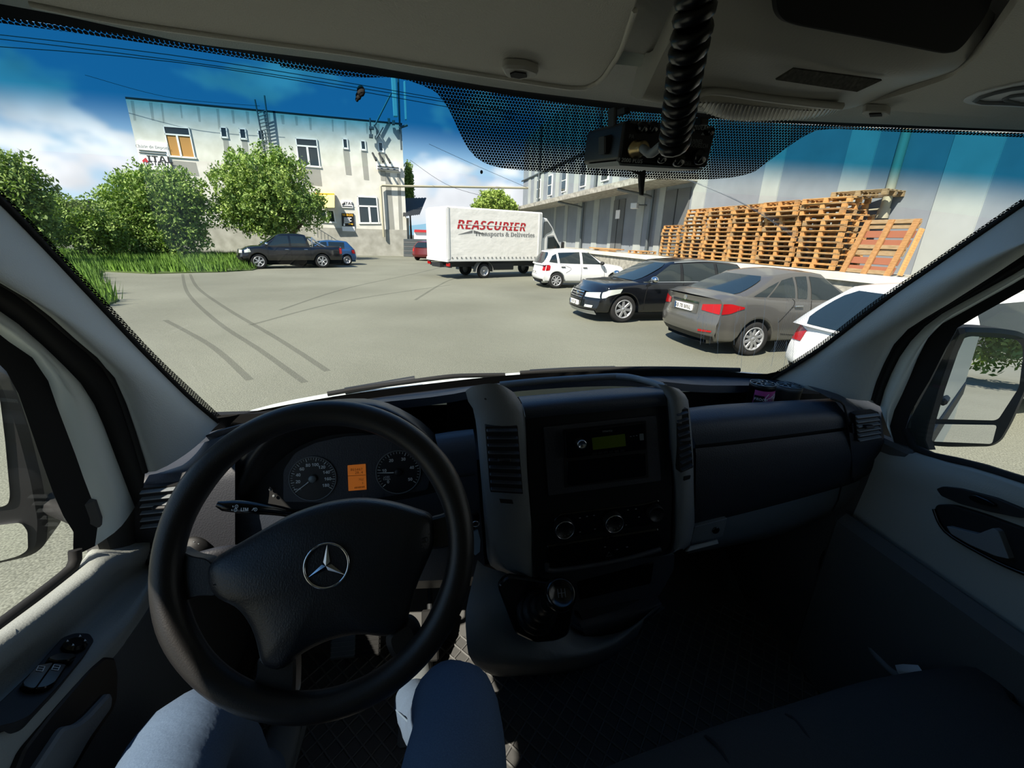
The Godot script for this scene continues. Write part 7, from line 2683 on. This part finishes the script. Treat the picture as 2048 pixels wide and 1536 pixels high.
func cluster(D: Node3D) -> void:
	var n := Vector3(0.0, 0.30, 1)
	var nl := n.length()
	var d := 0.30 * 1.44 - 0.905
	var C := thing("instrument_cluster", "instrument cluster with speedometer, rev counter and amber display behind the steering wheel", "instruments")
	var mb := MB.new()
	panel(mb, [484, 1010, 490, 950, 520, 900, 580, 860, 650, 838, 720, 832, 800, 850, 850, 885, 884, 935, 890, 985, 766, 1006, 620, 1020, 512, 1016], n, d - 0.004, 0.02)
	part(C, "backing", mb, M.recess)
	mb = MB.new()
	panel(mb, [566, 1004, 566, 940, 590, 905, 630, 885, 690, 872, 760, 868, 820, 880, 852, 910, 862, 945, 856, 980, 760, 996, 650, 1006], n, d, 0.006, 0.001, 0.01)
	part(C, "face", mb, M.dash)
	var bs := frame(n, Vector3.ZERO).basis
	var at := func(px: float, py: float, o: float) -> Vector3:
		return hit(px, py, n / nl, (d + o) / nl)
	for g in 2:
		var c: Array = [[626, 957, 0.050], [797, 944, 0.050]][g]
		var o: Vector3 = at.call(c[0], c[1], 0.001)
		var xf := Transform3D(bs, o)
		mb = MB.new()
		mb.prism(ngon(c[2], 40), -0.002, 0.001, xf)
		var dial := part(C, "dial", mb, M.dash_black)
		mb = MB.new()
		var rg := PackedVector3Array()
		for i in 40:
			rg.append(xf * Vector3(cos(TAU * i / 40) * c[2], sin(TAU * i / 40) * c[2], 0.002))
		mb.tube(rg, 0.0012, 5, true)
		part(dial, "bezel", mb, M.dash_grey)
		mb = MB.new()
		var lbl: Array = [["", "20", "40", "60", "80", "100", "120", "140", "160", "180"], ["0", "10", "20", "30", "40", "50"]][g]
		var a0 := 217.0
		var a1 := -32.0
		if g == 1:
			a0 = 222.0
			a1 = -35.0
		var steps: int = 36 if g == 0 else 30
		for i in steps + 1:
			var a := deg_to_rad(lerpf(a0, a1, float(i) / steps))
			var major := i % (4 if g == 0 else 6) == 0
			var r0: float = c[2] * (0.80 if major else 0.86)
			var dv := Vector3(cos(a), sin(a), 0)
			mb.rod(xf * (dv * r0 + Vector3(0, 0, 0.0015)), xf * (dv * c[2] * 0.95 + Vector3(0, 0, 0.0015)), 0.0009 if major else 0.0005, 4)
			if major:
				var s: String = lbl[i / (4 if g == 0 else 6)]
				if s:
					text(mb, s, 0.0095, Transform3D(bs, xf * (dv * c[2] * 0.64 + Vector3(0, 0, 0.0015))), "Droid Sans", true)
		if g == 0:
			text(mb, "km/h", 0.005, Transform3D(bs, xf * Vector3(-0.033, -0.022, 0.0015)))
		else:
			text(mb, "x100", 0.0045, Transform3D(bs, xf * Vector3(-0.027, -0.010, 0.0015)))
			text(mb, "1/min", 0.0045, Transform3D(bs, xf * Vector3(-0.027, -0.015, 0.0015)))
		part(dial, "scale", mb, M.mark_white)
		mb = MB.new()
		var na := deg_to_rad(217.0 if g == 0 else 178.0)
		var nd := Vector3(cos(na), sin(na), 0)
		mb.tube(PackedVector3Array([xf * (nd * 0.010 + Vector3(0, 0, 0.006)), xf * (nd * 0.042 + Vector3(0, 0, 0.005))]), [0.0014, 0.0007], 6)
		part(dial, "needle", mb, M.mark_white)
		mb = MB.new()
		mb.lathe(PackedVector2Array([Vector2(0.0088, 0.001), Vector2(0.0088, 0.007), Vector2(0.007, 0.0085), Vector2(0, 0.0085)]), Transform3D(Basis(bs.x, bs.z, -bs.y), o), 18)
		part(dial, "needle_cap", mb, M.steel if g == 0 else M.dash_black)
	mb = MB.new()
	panel(mb, [695, 931, 731, 928, 733, 979, 697, 982], n, d + 0.002, 0.003, 0.0, 0.001)
	var l := part(C, "display", mb, M.lcd, "amber trip display")
	mb = MB.new()
	text(mb, "865467", 0.0075, Transform3D(bs, at.call(713, 939, 0.003)), "Droid Sans Mono")
	text(mb, "28.4", 0.0075, Transform3D(bs, at.call(718, 945, 0.003)), "Droid Sans Mono")
	text(mb, "702", 0.0065, Transform3D(bs, at.call(722, 959, 0.003)), "Droid Sans Mono")
	text(mb, "3", 0.0065, Transform3D(bs, at.call(725, 966, 0.003)), "Droid Sans Mono")
	mb.rod(at.call(695, 952, 0.0025), at.call(731, 950, 0.0025), 0.0005, 4)
	for i in 8:
		mb.rod(at.call(710 + i * 2.6, 977 - i * 0.2, 0.0025), at.call(710 + i * 2.6, 974 - i * 0.3, 0.0025), 0.0006, 4)
	part(l, "digits", mb, M.lcd_ink)
	for q: Array in [[541, 979], [548, 992]]:
		mb = MB.new()
		mb.ball(at.call(q[0], q[1], 0.004), Vector3(0.0035, 0.0035, 0.003), 8)
		part(C, "reset_button", mb, M.mark_dim)

# ---------- steering wheel ----------
func steering() -> void:
	var c := EYE + ray(643, 1102) * 0.68
	var n := Vector3(0, sin(deg_to_rad(30)), cos(deg_to_rad(30)))
	var xf := frame(n, c)
	var W := thing("steering_wheel", "black four-spoke steering wheel with a chrome three-pointed star on its hub", "steering wheel")
	var mb := MB.new()
	var p := PackedVector3Array()
	var rr := []
	for i in 96:
		var a := TAU * i / 96
		p.append(xf * Vector3(cos(a) * 0.19, sin(a) * 0.19, 0))
		var t := 0.0185
		for g: float in [30.0, 150.0, 205.0, 335.0]:
			t += 0.0015 * exp(-pow(wrapf(rad_to_deg(a) - g, -180, 180) / 12.0, 2.0))
		rr.append(t)
	mb.tube(p, rr, 18, true)
	part(W, "rim", mb, M.wheel_skin)
	var nn := xf.basis.z
	var dd := nn.dot(c)
	# spokes in the rim's skin
	for q: Array in [[[352, 1092, 380, 1112, 425, 1118, 440, 1192, 400, 1190, 352, 1208], 0.0], [[850, 1038, 890, 1030, 925, 1005, 935, 1075, 890, 1098, 850, 1098], 0.0], [[515, 1318, 530, 1310, 590, 1300, 592, 1335, 590, 1400, 560, 1425, 480, 1395, 512, 1362], 0.0], [[765, 1272, 815, 1235, 835, 1250, 850, 1300, 812, 1340, 780, 1318], 0.0]]:
		mb = MB.new()
		var poly := PackedVector2Array()
		for v in pts2(q[0]):
			var w := xf.affine_inverse() * hit(v.x, v.y, nn, dd - 0.004)
			poly.append(Vector2(w.x, w.y))
		mb.prism(rounded(poly, 0.015), -0.026, -0.002, xf, 0.008, true)
		part(W, "spoke", mb, M.wheel_skin)
	# domed hub pad
	mb = MB.new()
	var out := pts2([412, 1135, 430, 1114, 512, 1066, 578, 1028, 648, 1004, 719, 995, 789, 1005, 858, 1028, 868, 1042, 869, 1090, 856, 1120, 838, 1160, 824, 1200, 815, 1246, 780, 1276, 719, 1267, 653, 1282, 600, 1310, 560, 1346, 522, 1332, 517, 1310, 505, 1260, 475, 1215, 430, 1196, 414, 1172])
	var poly2 := PackedVector2Array()
	for v in out:
		var w := xf.affine_inverse() * hit(v.x, v.y, nn, dd + 0.002)
		poly2.append(Vector2(w.x, w.y))
	poly2 = rounded(poly2, 0.02, 3)
	var cen := Vector2.ZERO
	for v in poly2:
		cen += v / poly2.size()
	var rows := []
	for e: Array in [[1.0, -0.02], [1.0, -0.004], [0.985, 0.003], [0.95, 0.009], [0.85, 0.016], [0.65, 0.022], [0.4, 0.025], [0.2, 0.026], [0.0, 0.026]]:
		var r := PackedVector3Array()
		for v in poly2:
			var q := cen.lerp(v, e[0])
			r.append(xf * Vector3(q.x, q.y, e[1]))
		rows.append(r)
	mb.grid(rows, true)
	part(W, "hub_pad", mb, M.hub_skin)
	# star in its ring
	var so := xf.affine_inverse() * hit(653, 1131, nn, dd + 0.027)
	var sf := Transform3D(xf.basis, xf * Vector3(so.x, so.y, 0.027))
	mb = MB.new()
	var ring := PackedVector3Array()
	for i in 40:
		var a := TAU * i / 40
		ring.append(sf * Vector3(cos(a) * 0.0275, sin(a) * 0.0275, 0))
	mb.tube(ring, 0.0017, 8, true)
	var em := part(W, "emblem_ring", mb, M.chrome)
	mb = MB.new()
	for i in 3:
		var a := PI / 2 + TAU * i / 3
		var dir := Vector3(cos(a), sin(a), 0)
		var sd := Vector3(-sin(a), cos(a), 0) * 0.0042
		var tip := sf * (dir * 0.0265)
		var pk := sf * Vector3(0, 0, 0.0035)
		var l := sf * (dir * 0.0045 + sd)
		var rt := sf * (dir * 0.0045 - sd)
		mb.quad(pk, l, tip, tip, nn)
		var n1 := (l - pk).cross(tip - pk).normalized()
		if n1.dot(nn) < 0:
			n1 = -n1
		mb.t(pk, l, tip, n1, n1, n1)
		var n2 := (rt - pk).cross(tip - pk).normalized()
		if n2.dot(nn) < 0:
			n2 = -n2
		mb.t(pk, rt, tip, n2, n2, n2)
	part(em, "star", mb, M.chrome)
	mb = MB.new()
	text(mb, "AIRBAG", 0.014, Transform3D(xf.basis, xf * (xf.affine_inverse() * hit(662, 1228, nn, dd + 0.0215))), "Droid Sans", true, 0.001)
	for q: Array in [[440, 1170], [845, 1078]]:
		var b := hit(q[0], q[1], nn, dd + 0.013)
		mb.tube(smooth(PackedVector3Array([b + xf.basis * Vector3(-0.008, 0.001, 0), b, b + xf.basis * Vector3(0.006, 0.002, 0), b + xf.basis * Vector3(0.006, -0.004, 0), b + xf.basis * Vector3(0, -0.004, 0)]), 10), 0.0008, 4)
	part(W, "embossing", mb, M.dash_black)
	# column and its shroud
	mb = MB.new()
	mb.lathe(PackedVector2Array([Vector2(0.04, -0.03), Vector2(0.052, -0.06), Vector2(0.058, -0.2), Vector2(0.065, -0.36), Vector2(0.0, -0.36)]), Transform3D(Basis(xf.basis.x, xf.basis.z, -xf.basis.y), c - xf.basis.y * 0.03), 20)
	solo("column_shroud", mb, M.dash_grey, "grey steering column shroud behind the wheel hub", "shroud")
	# stalks
	var S := thing("indicator_stalk", "black indicator stalk with white symbols left of the speedometer", "stalk")
	mb = MB.new()
	var sp := PackedVector3Array([zp(434, 1008, -0.70), zp(442, 1011, -0.70), zp(480, 1013, -0.705), zp(510, 1016, -0.71), zp(560, 1022, -0.73), zp(620, 1035, -0.77)])
	mb.tube(smooth(sp, 16), [0.005, 0.009, 0.0105, 0.011, 0.011, 0.0108, 0.0105, 0.010, 0.0095, 0.009, 0.0085, 0.008, 0.008, 0.008, 0.008, 0.008], 12)
	part(S, "stem", mb, M.gloss_black)
	mb = MB.new()
	var sb := frame(Vector3(-0.1, 0.5, 1), Vector3.ZERO).basis
	text(mb, "LIM", 0.0075, Transform3D(sb, zp(489, 1019, -0.692)), "Droid Sans", true)
	for q: Array in [[473, 1013], [471, 1020], [511, 1019]]:
		var r2 := PackedVector3Array()
		for i in 12:
			r2.append(zp(q[0], q[1], -0.690) + sb * Vector3(cos(TAU * i / 12) * 0.0026, sin(TAU * i / 12) * 0.0026, 0))
		mb.tube(r2, 0.0005, 4, true)
		mb.ball(zp(q[0], q[1], -0.69), Vector3.ONE * 0.0009, 4)
	mb.rod(zp(504, 1021, -0.694), zp(508, 1016, -0.694), 0.0006, 4)
	mb.ball(zp(466, 1013, -0.69), Vector3(0.001, 0.0018, 0.0006), 4)
	mb.ball(zp(464, 1020, -0.69), Vector3(0.001, 0.0018, 0.0006), 4)
	part(S, "symbols", mb, M.mark_white)
	var S2 := thing("column_lever", "slim grey lever low on the left behind the wheel rim", "lever")
	mb = MB.new()
	mb.tube(smooth(PackedVector3Array([zp(374, 1117, -0.66), zp(400, 1112, -0.665), zp(440, 1104, -0.675), zp(470, 1100, -0.69), zp(540, 1095, -0.74)]), 12), [0.004, 0.007, 0.0085, 0.0095, 0.0095, 0.0095, 0.009, 0.009, 0.009, 0.009, 0.009, 0.009], 10)
	part(S2, "stem", mb, M.dash)
	# key with a tag
	var K := thing("ignition_key", "key with a pale tag hanging from the ignition right of the wheel", "key")
	mb = MB.new()
	var kp := zp(944, 1034, -0.84)
	mb.lathe(PackedVector2Array([Vector2(0.018, 0), Vector2(0.018, 0.006), Vector2(0.012, 0.008), Vector2(0, 0.008)]), Transform3D(Basis(Vector3(1, 0, 0), Vector3(0, 0, 1), Vector3(0, -1, 0)), kp), 18)
	mb.box(kp + Vector3(0, 0, 0.02), Vector3(0.008, 0.022, 0.034), Basis(), 0.003)
	part(K, "key_head", mb, M.plastic_black)
	mb = MB.new()
	var kr := PackedVector3Array()
	for i in 16:
		kr.append(zp(951, 1048, -0.80) + Vector3(cos(TAU * i / 16) * 0.008, sin(TAU * i / 16) * 0.010, sin(TAU * i / 16) * 0.004))
	mb.tube(kr, 0.0012, 5, true)
	part(K, "ring", mb, M.chrome)
	mb = MB.new()
	panel(mb, [947, 1064, 956, 1060, 961, 1080, 960, 1104, 950, 1112, 947, 1106], Vector3(0.1, 0.1, 1), 0.1 * zp(950, 1080, -0.80).x + 0.1 * zp(950, 1080, -0.80).y - 0.80, 0.005, 0.002, 0.003)
	part(K, "tag", mb, M.tag_blue)

# ---------- small things, seat, person, floor, mirrors ----------
func cab_things() -> void:
	var lab := ["air freshener tin with a purple printed label in the dashboard tray", "plain grey air freshener tin right of the purple one in the tray"]
	for i in 2:
		var F := thing("air_freshener", lab[i], "air freshener", Transform3D(), "air freshener tins")
		var z: float = [-0.985, -0.99][i]
		var pxx: float = [1526, 1579][i]
		var pyy: float = [767, 771][i]
		var o := zp(pxx, pyy, z)
		var r: float = [0.0325, 0.0325][i]
		var xf := Transform3D(Basis(Vector3.UP, 0.35), o)
		var mb := MB.new()
		mb.lathe(PackedVector2Array([Vector2(r * 0.97, -0.11), Vector2(r * 0.97, -0.012), Vector2(r, -0.012), Vector2(r, -0.002), Vector2(r * 0.96, 0.0), Vector2(0, -0.001)]), xf, 28)
		part(F, "tin", mb, M.dash_black if i == 0 else M.dash_grey)
		mb = MB.new()
		for k in 9:
			var a := TAU * k / 9 + 0.3
			mb.tube(smooth(PackedVector3Array([xf * Vector3(cos(a) * r * 0.2, 0.001, sin(a) * r * 0.2), xf * Vector3(cos(a + 0.5) * r * 0.5, 0.0015, sin(a + 0.5) * r * 0.5), xf * Vector3(cos(a + 0.1) * r * 0.92, 0.001, sin(a + 0.1) * r * 0.92)]), 8), 0.0022, 5)
		var rg := PackedVector3Array()
		for k in 28:
			rg.append(xf * Vector3(cos(TAU * k / 28) * r * 0.95, 0.001, sin(TAU * k / 28) * r * 0.95))
		mb.tube(rg, 0.0018, 5, true)
		part(F, "lid_pattern", mb, M.steel)
		if i == 0:
			mb = MB.new()
			var rows := []
			for e: float in [-0.075, -0.0125]:
				var row := PackedVector3Array()
				for k in 17:
					var a := lerpf(0.3, 2.75, k / 16.0)
					row.append(o + Vector3(cos(a) * r * 1.0, e, sin(a) * r * 1.0))
				rows.append(row)
			mb.grid(rows)
			var lb := part(F, "label", mb, M.pink, "purple label")
			mb = MB.new()
			for k in 7:
				var a := 0.45 + k * 0.2
				mb.tube(smooth(PackedVector3Array([o + Vector3(cos(a) * r, -0.02 - 0.006 * (k % 3), sin(a) * r) * 1.0, o + Vector3(cos(a + 0.22) * r * 1.01, -0.034, sin(a + 0.22) * r * 1.01), o + Vector3(cos(a) * r * 1.01, -0.05, sin(a) * r * 1.01)]), 8), 0.0011, 4)
			part(lb, "swirls", mb, M.mark_white)
			mb = MB.new()
			rows = []
			for e: float in [-0.07, -0.026]:
				var row := PackedVector3Array()
				for k in 7:
					var a := lerpf(1.95, 2.7, k / 6.0)
					row.append(o + Vector3(cos(a) * r * 1.02, e, sin(a) * r * 1.02))
				rows.append(row)
			mb.grid(rows)
			part(lb, "badge", mb, M.sign_black)
			mb = MB.new()
			text(mb, "FROOT", 0.010, Transform3D(Basis(Vector3.UP, -0.72), o + Vector3(cos(2.2) * r * 1.04, -0.036, sin(2.2) * r * 1.04)), "Droid Sans", true)
			part(lb, "lettering", mb, M.mark_white)
	var U := thing("usb_stick", "small silver gadget lying in the tray on top of the left console pillar", "gadget")
	var mb := MB.new()
	mb.box(zp(990, 791, -0.80), Vector3(0.016, 0.010, 0.02), Basis(Vector3.UP, 0.4), 0.003)
	part(U, "body", mb, M.chrome)
	mb = MB.new()
	mb.ball(zp(974, 795, -0.79), Vector3(0.008, 0.006, 0.008), 7)
	part(U, "cap", mb, M.plastic_black)
	mb = MB.new()
	var pp := PackedVector3Array()
	for q: Array in [[1790, 1330, 1.03], [1806, 1328, 1.02], [1836, 1330, 1.01], [1846, 1344, 1.0], [1820, 1350, 1.0], [1800, 1352, 1.01]]:
		pp.append(xp(q[0], q[1], q[2]))
	mb.grid([PackedVector3Array([pp[0], pp[1], pp[2]]), PackedVector3Array([(pp[0] + pp[5]) / 2 + Vector3(-0.006, 0.002, 0.004), (pp[1] + pp[4]) / 2 + Vector3(-0.012, 0, 0.0), (pp[2] + pp[3]) / 2]), PackedVector3Array([pp[5], pp[4], pp[3]])])
	solo("paper_scrap", mb, M.paper, "crumpled white paper scrap stuck in the passenger door pocket", "paper")

func seat() -> void:
	var S := thing("passenger_bench", "dark cloth passenger bench seat at the lower right", "seat")
	var mb := MB.new()
	var top := yl([1080, 1600, 1210, 1536, 1340, 1488, 1480, 1438, 1565, 1416, 1650, 1388, 1735, 1362, 1820, 1345, 1930, 1332, 2048, 1332, 2110, 1340], 1.13)
	var fr := PackedVector3Array()
	var lo := PackedVector3Array()
	var t2 := PackedVector3Array()
	var t3 := PackedVector3Array()
	var t4 := PackedVector3Array()
	for p in top:
		p.x = minf(p.x, 1.03)
		lo.append(Vector3(p.x, 0.74, p.z + 0.06))
		fr.append(Vector3(p.x, 1.06, p.z - 0.005))
		t2.append(Vector3(p.x, 1.155, p.z + 0.05))
		t3.append(Vector3(p.x, 1.16, p.z + 0.25))
		t4.append(Vector3(p.x, 1.12, 0.35))
	loft(mb, [lo, fr, top, t2, t3, t4], 40, 4)
	part(S, "cushion", mb, M.seat_cloth)
	for q: Array in [[1570, 1420, 1600, 1452, 1650, 1536], [1737, 1366, 1800, 1420, 1900, 1536], [1410, 1462, 1440, 1500, 1470, 1560]]:
		mb = MB.new()
		var p := yl(q, 1.152)
		p[0].y = 1.135
		p.insert(0, p[0] + Vector3(0, -0.07, 0.0))
		mb.tube(smooth(p, 16), 0.004, 6)
		part(S, "seam", mb, M.recess)
	mb = MB.new()
	mb.box(Vector3(0.75, 1.55, 0.42), Vector3(0.9, 0.8, 0.14), Basis(Vector3(1, 0, 0), 0.15), 0.05)
	part(S, "backrest", mb, M.seat_cloth)
	var E := thing("driver_seat", "driver's seat under the person in jeans", "seat")
	mb = MB.new()
	mb.box(Vector3(-0.2, 0.98, 0.12), Vector3(0.5, 0.16, 0.55), Basis(Vector3(1, 0, 0), 0.06), 0.05)
	part(E, "cushion", mb, M.seat_cloth)
	mb = MB.new()
	mb.box(Vector3(-0.2, 0.82, 0.12), Vector3(0.42, 0.2, 0.45), Basis(), 0.02)
	part(E, "base", mb, M.plastic_black)

func floor_things() -> void:
	var G := thing("floor_mat", "black rubber floor mat with a raised diamond grid", "mat")
	var mb := MB.new()
	mb.box(Vector3(0.24, 0.705, -0.62), Vector3(1.66, 0.012, 1.0), Basis(), 0.003)
	part(G, "sheet", mb, M.floor_rubber)
	mb = MB.new()
	for s: float in [-1.0, 1.0]:
		for i in 60:
			var o := -0.75 + i * 0.047
			var a := Vector3(-0.58, 0.712, -1.10)
			var pts := PackedVector3Array()
			for k in 2:
				var z := -1.10 if k == 0 else -0.14
				var x := o + s * (z + 0.62) * 0.9
				pts.append(Vector3(x, 0.7125, z))
			var t0 := 0.0
			var t1 := 1.0
			var dx := pts[1].x - pts[0].x
			var ta := (-0.58 - pts[0].x) / dx
			var tb := (1.06 - pts[0].x) / dx
			t0 = clampf(minf(ta, tb), 0, 1)
			t1 = clampf(maxf(ta, tb), 0, 1)
			if t1 - t0 > 0.02:
				var p := pts[0].lerp(pts[1], t0)
				var q := pts[0].lerp(pts[1], t1)
				mb.rod(p, q, 0.0032, 4)
	var r := part(G, "grid_ribs", mb, M.rib)
	r.set_meta("kind", "stuff")
	mb = MB.new()
	loft(mb, [PackedVector3Array([Vector3(-0.58, 0.712, -1.06), Vector3(1.06, 0.712, -1.06)]), PackedVector3Array([Vector3(-0.58, 0.80, -1.20), Vector3(1.06, 0.80, -1.20)]), PackedVector3Array([Vector3(-0.58, 1.0, -1.30), Vector3(1.06, 1.0, -1.30)])], 6, 3)
	part(G, "toe_board", mb, M.floor_rubber)
	var lab := ["clutch pedal", "brake pedal", "accelerator pedal"]
	var txt := ["leftmost worn metal pedal in the footwell seen under the wheel hub", "middle dark pedal in the footwell seen under the wheel hub", "rightmost slim pedal in the footwell by the console plinth"]
	var px := [[687, 1292], [735, 1288], [860, 1270]]
	for i in 3:
		var P := thing("pedal", txt[i], "pedal", Transform3D(), "pedals")
		var o := zp(px[i][0], px[i][1], -1.0)
		mb = MB.new()
		mb.box(o, Vector3(0.075 if i < 2 else 0.05, 0.065 if i < 2 else 0.14, 0.014), Basis(Vector3(1, 0, 0), -0.7), 0.005)
		var pad := part(P, "pad", mb, M.steel if i == 0 else M.rubber)
		mb = MB.new()
		for k in 5:
			mb.box(o + Basis(Vector3(1, 0, 0), -0.7) * Vector3(0, -0.024 + k * 0.012, 0.008), Vector3(0.068 if i < 2 else 0.044, 0.003, 0.003), Basis(Vector3(1, 0, 0), -0.7))
		part(pad, "grip_ribs", mb, M.dash_grey if i == 0 else M.rubber)
		mb = MB.new()
		mb.tube(smooth(PackedVector3Array([o + Vector3(0, 0, -0.01), o + Vector3(0, 0.1, -0.1), Vector3(o.x, 1.22, -1.28)]), 10), 0.009, 6)
		part(P, "arm", mb, M.dark_metal)

func person() -> void:
	var P := thing("person", "person in faded blue jeans sitting at the wheel, knees below the rim", "person")
	var mb := MB.new()
	var lk := yp(392, 1440, 1.17)
	var rk := yp(902, 1345, 1.20)
	var legs := [
		[[Vector3(-0.30, 1.15, 0.14), 0.105], [lk.lerp(Vector3(-0.30, 1.15, 0.14), 0.55) + Vector3(0, 0.02, 0), 0.092], [lk + Vector3(0.0, -0.008, 0.09), 0.075], [lk + Vector3(0, -0.03, 0.0), 0.069], [lk + Vector3(-0.005, -0.13, -0.035), 0.066], [lk + Vector3(0, -0.27, -0.06), 0.06], [Vector3(lk.x, 0.80, lk.z - 0.12), 0.05]],
		[[Vector3(-0.08, 1.15, 0.14), 0.105], [rk.lerp(Vector3(-0.08, 1.15, 0.14), 0.5) + Vector3(0.005, 0.01, 0), 0.09], [rk + Vector3(0.008, -0.02, 0.10), 0.076], [rk + Vector3(0, -0.055, 0.015), 0.068], [rk + Vector3(-0.02, -0.16, -0.035), 0.064], [rk + Vector3(-0.05, -0.28, -0.10), 0.058], [Vector3(rk.x - 0.10, 0.80, rk.z - 0.24), 0.05]]]
	var nz := FastNoiseLite.new()
	nz.frequency = 9.0
	nz.seed = 4
	for l: Array in legs:
		var p := PackedVector3Array()
		var r := PackedVector3Array()
		for q: Array in l:
			p.append(q[0])
			r.append(Vector3(q[1], 0, 0))
		var ps := smooth(p, 44)
		var rs := []
		# radii follow the same spacing
		var L := PackedFloat32Array([0.0])
		for i in range(1, p.size()):
			L.append(L[i - 1] + p[i].distance_to(p[i - 1]))
		for k in 44:
			var s := L[L.size() - 1] * k / 43.0
			var i := 0
			while i < L.size() - 2 and L[i + 1] < s:
				i += 1
			var t := (s - L[i]) / (L[i + 1] - L[i])
			var rad := lerpf(r[i].x, r[i + 1].x, smoothstep(0, 1, t))
			rs.append(rad + 0.004 * nz.get_noise_1d(s * 6.0) + 0.0022 * sin(s * 95.0) * smoothstep(0.2, 0.0, absf(s - L[3])))
		mb.tube(ps, rs, 22, false, true)
	mb.ball(Vector3(-0.19, 1.15, 0.16), Vector3(0.19, 0.11, 0.13), 12)
	part(P, "jeans", mb, M.denim)
	mb = MB.new()
	for l: Array in legs:
		var pk := PackedVector3Array()
		for i in 20:
			var t := i / 19.0
			var a: Vector3 = l[4][0].lerp(l[6][0], t)
			pk.append(a + Vector3(-0.058 + 0.01 * t, 0, 0.012))
		mb.tube(smooth(pk, 20), 0.0022, 5)
	part(P, "side_seam", mb, M.denim_seam)
	for i in 2:
		mb = MB.new()
		var a: Vector3 = legs[i][6][0]
		mb.ball(a + Vector3(0, -0.055, -0.07), Vector3(0.045, 0.035, 0.13), 10)
		mb.box(a + Vector3(0, -0.085, -0.07), Vector3(0.085, 0.02, 0.25), Basis(), 0.008)
		part(P, "shoe", mb, M.dash_grey)

func door_mirror(label: String, nn: Vector3, o: Vector3, hous: Array, glass: Array, lower: Array, arm: Array) -> void:
	var m := thing("door_mirror", label, "mirror", Transform3D(), "door mirrors")
	nn = nn.normalized()
	var d := nn.dot(o)
	var mb := MB.new()
	panel(mb, hous, nn, d - 0.004, 0.09, 0.012, 0.02)
	part(m, "housing", mb, M.plastic_black)
	mb = MB.new()
	panel(mb, glass, nn, d + 0.001, 0.006, 0.0, 0.012)
	part(m, "glass", mb, M.mirror)
	mb = MB.new()
	panel(mb, lower, nn, d + 0.001, 0.006, 0.0, 0.008)
	part(m, "wide_angle_glass", mb, M.mirror)
	mb = MB.new()
	mb.rod(arm[0], arm[1], 0.02, 10)
	part(m, "arm", mb, M.recess)

func mirrors() -> void:
	door_mirror("right door mirror showing the van's white flank, seen through the passenger window", Vector3(-0.485, 0.06, 0.874), Vector3(1.42, 1.62, -0.90), [1856, 893, 1846, 880, 1862, 830, 1880, 770, 1900, 690, 1912, 664, 1930, 655, 2000, 657, 2048, 664, 2072, 680, 2076, 720, 2062, 780, 2030, 850, 2010, 884, 1990, 896, 1900, 897], [1867, 838, 1885, 775, 1903, 715, 1916, 684, 1937, 672, 2030, 678, 2044, 690, 2046, 712, 2038, 775, 1995, 841], [1857, 878, 1863, 848, 1994, 850, 1984, 888, 1866, 883], [Vector3(1.17, 1.44, -0.86), Vector3(1.36, 1.47, -0.96)])
	door_mirror("left door mirror in its black housing at the left edge, seen through the driver's window", Vector3(0.34, 0.02, 0.94), Vector3(-0.86, 1.45, -0.86), [-240, 740, -60, 738, 10, 748, 30, 790, 55, 870, 78, 960, 92, 1040, 88, 1095, 60, 1118, 0, 1132, -120, 1160, -240, 1150], [-220, 760, -60, 756, -6, 766, 0, 800, 10, 880, 20, 990, 16, 1012, -220, 1040], [-200, 1060, 0, 1050, 42, 1045, 55, 1062, 56, 1100, 38, 1112, 0, 1122, -190, 1142], [Vector3(-0.70, 1.38, -0.84), Vector3(-0.86, 1.40, -0.92)])

func _ready() -> void:
	setup()
	materials()
	ground()
	office_building()
	warehouse()
	pallets()
	plants()
	wires()
	vehicles()
	box_truck()
	windscreen()
	hood()
	shell()
	doors()
	roof_fittings()
	dashboard()
	gear_lever()
	steering()
	cab_things()
	seat()
	floor_things()
	person()
	mirrors()
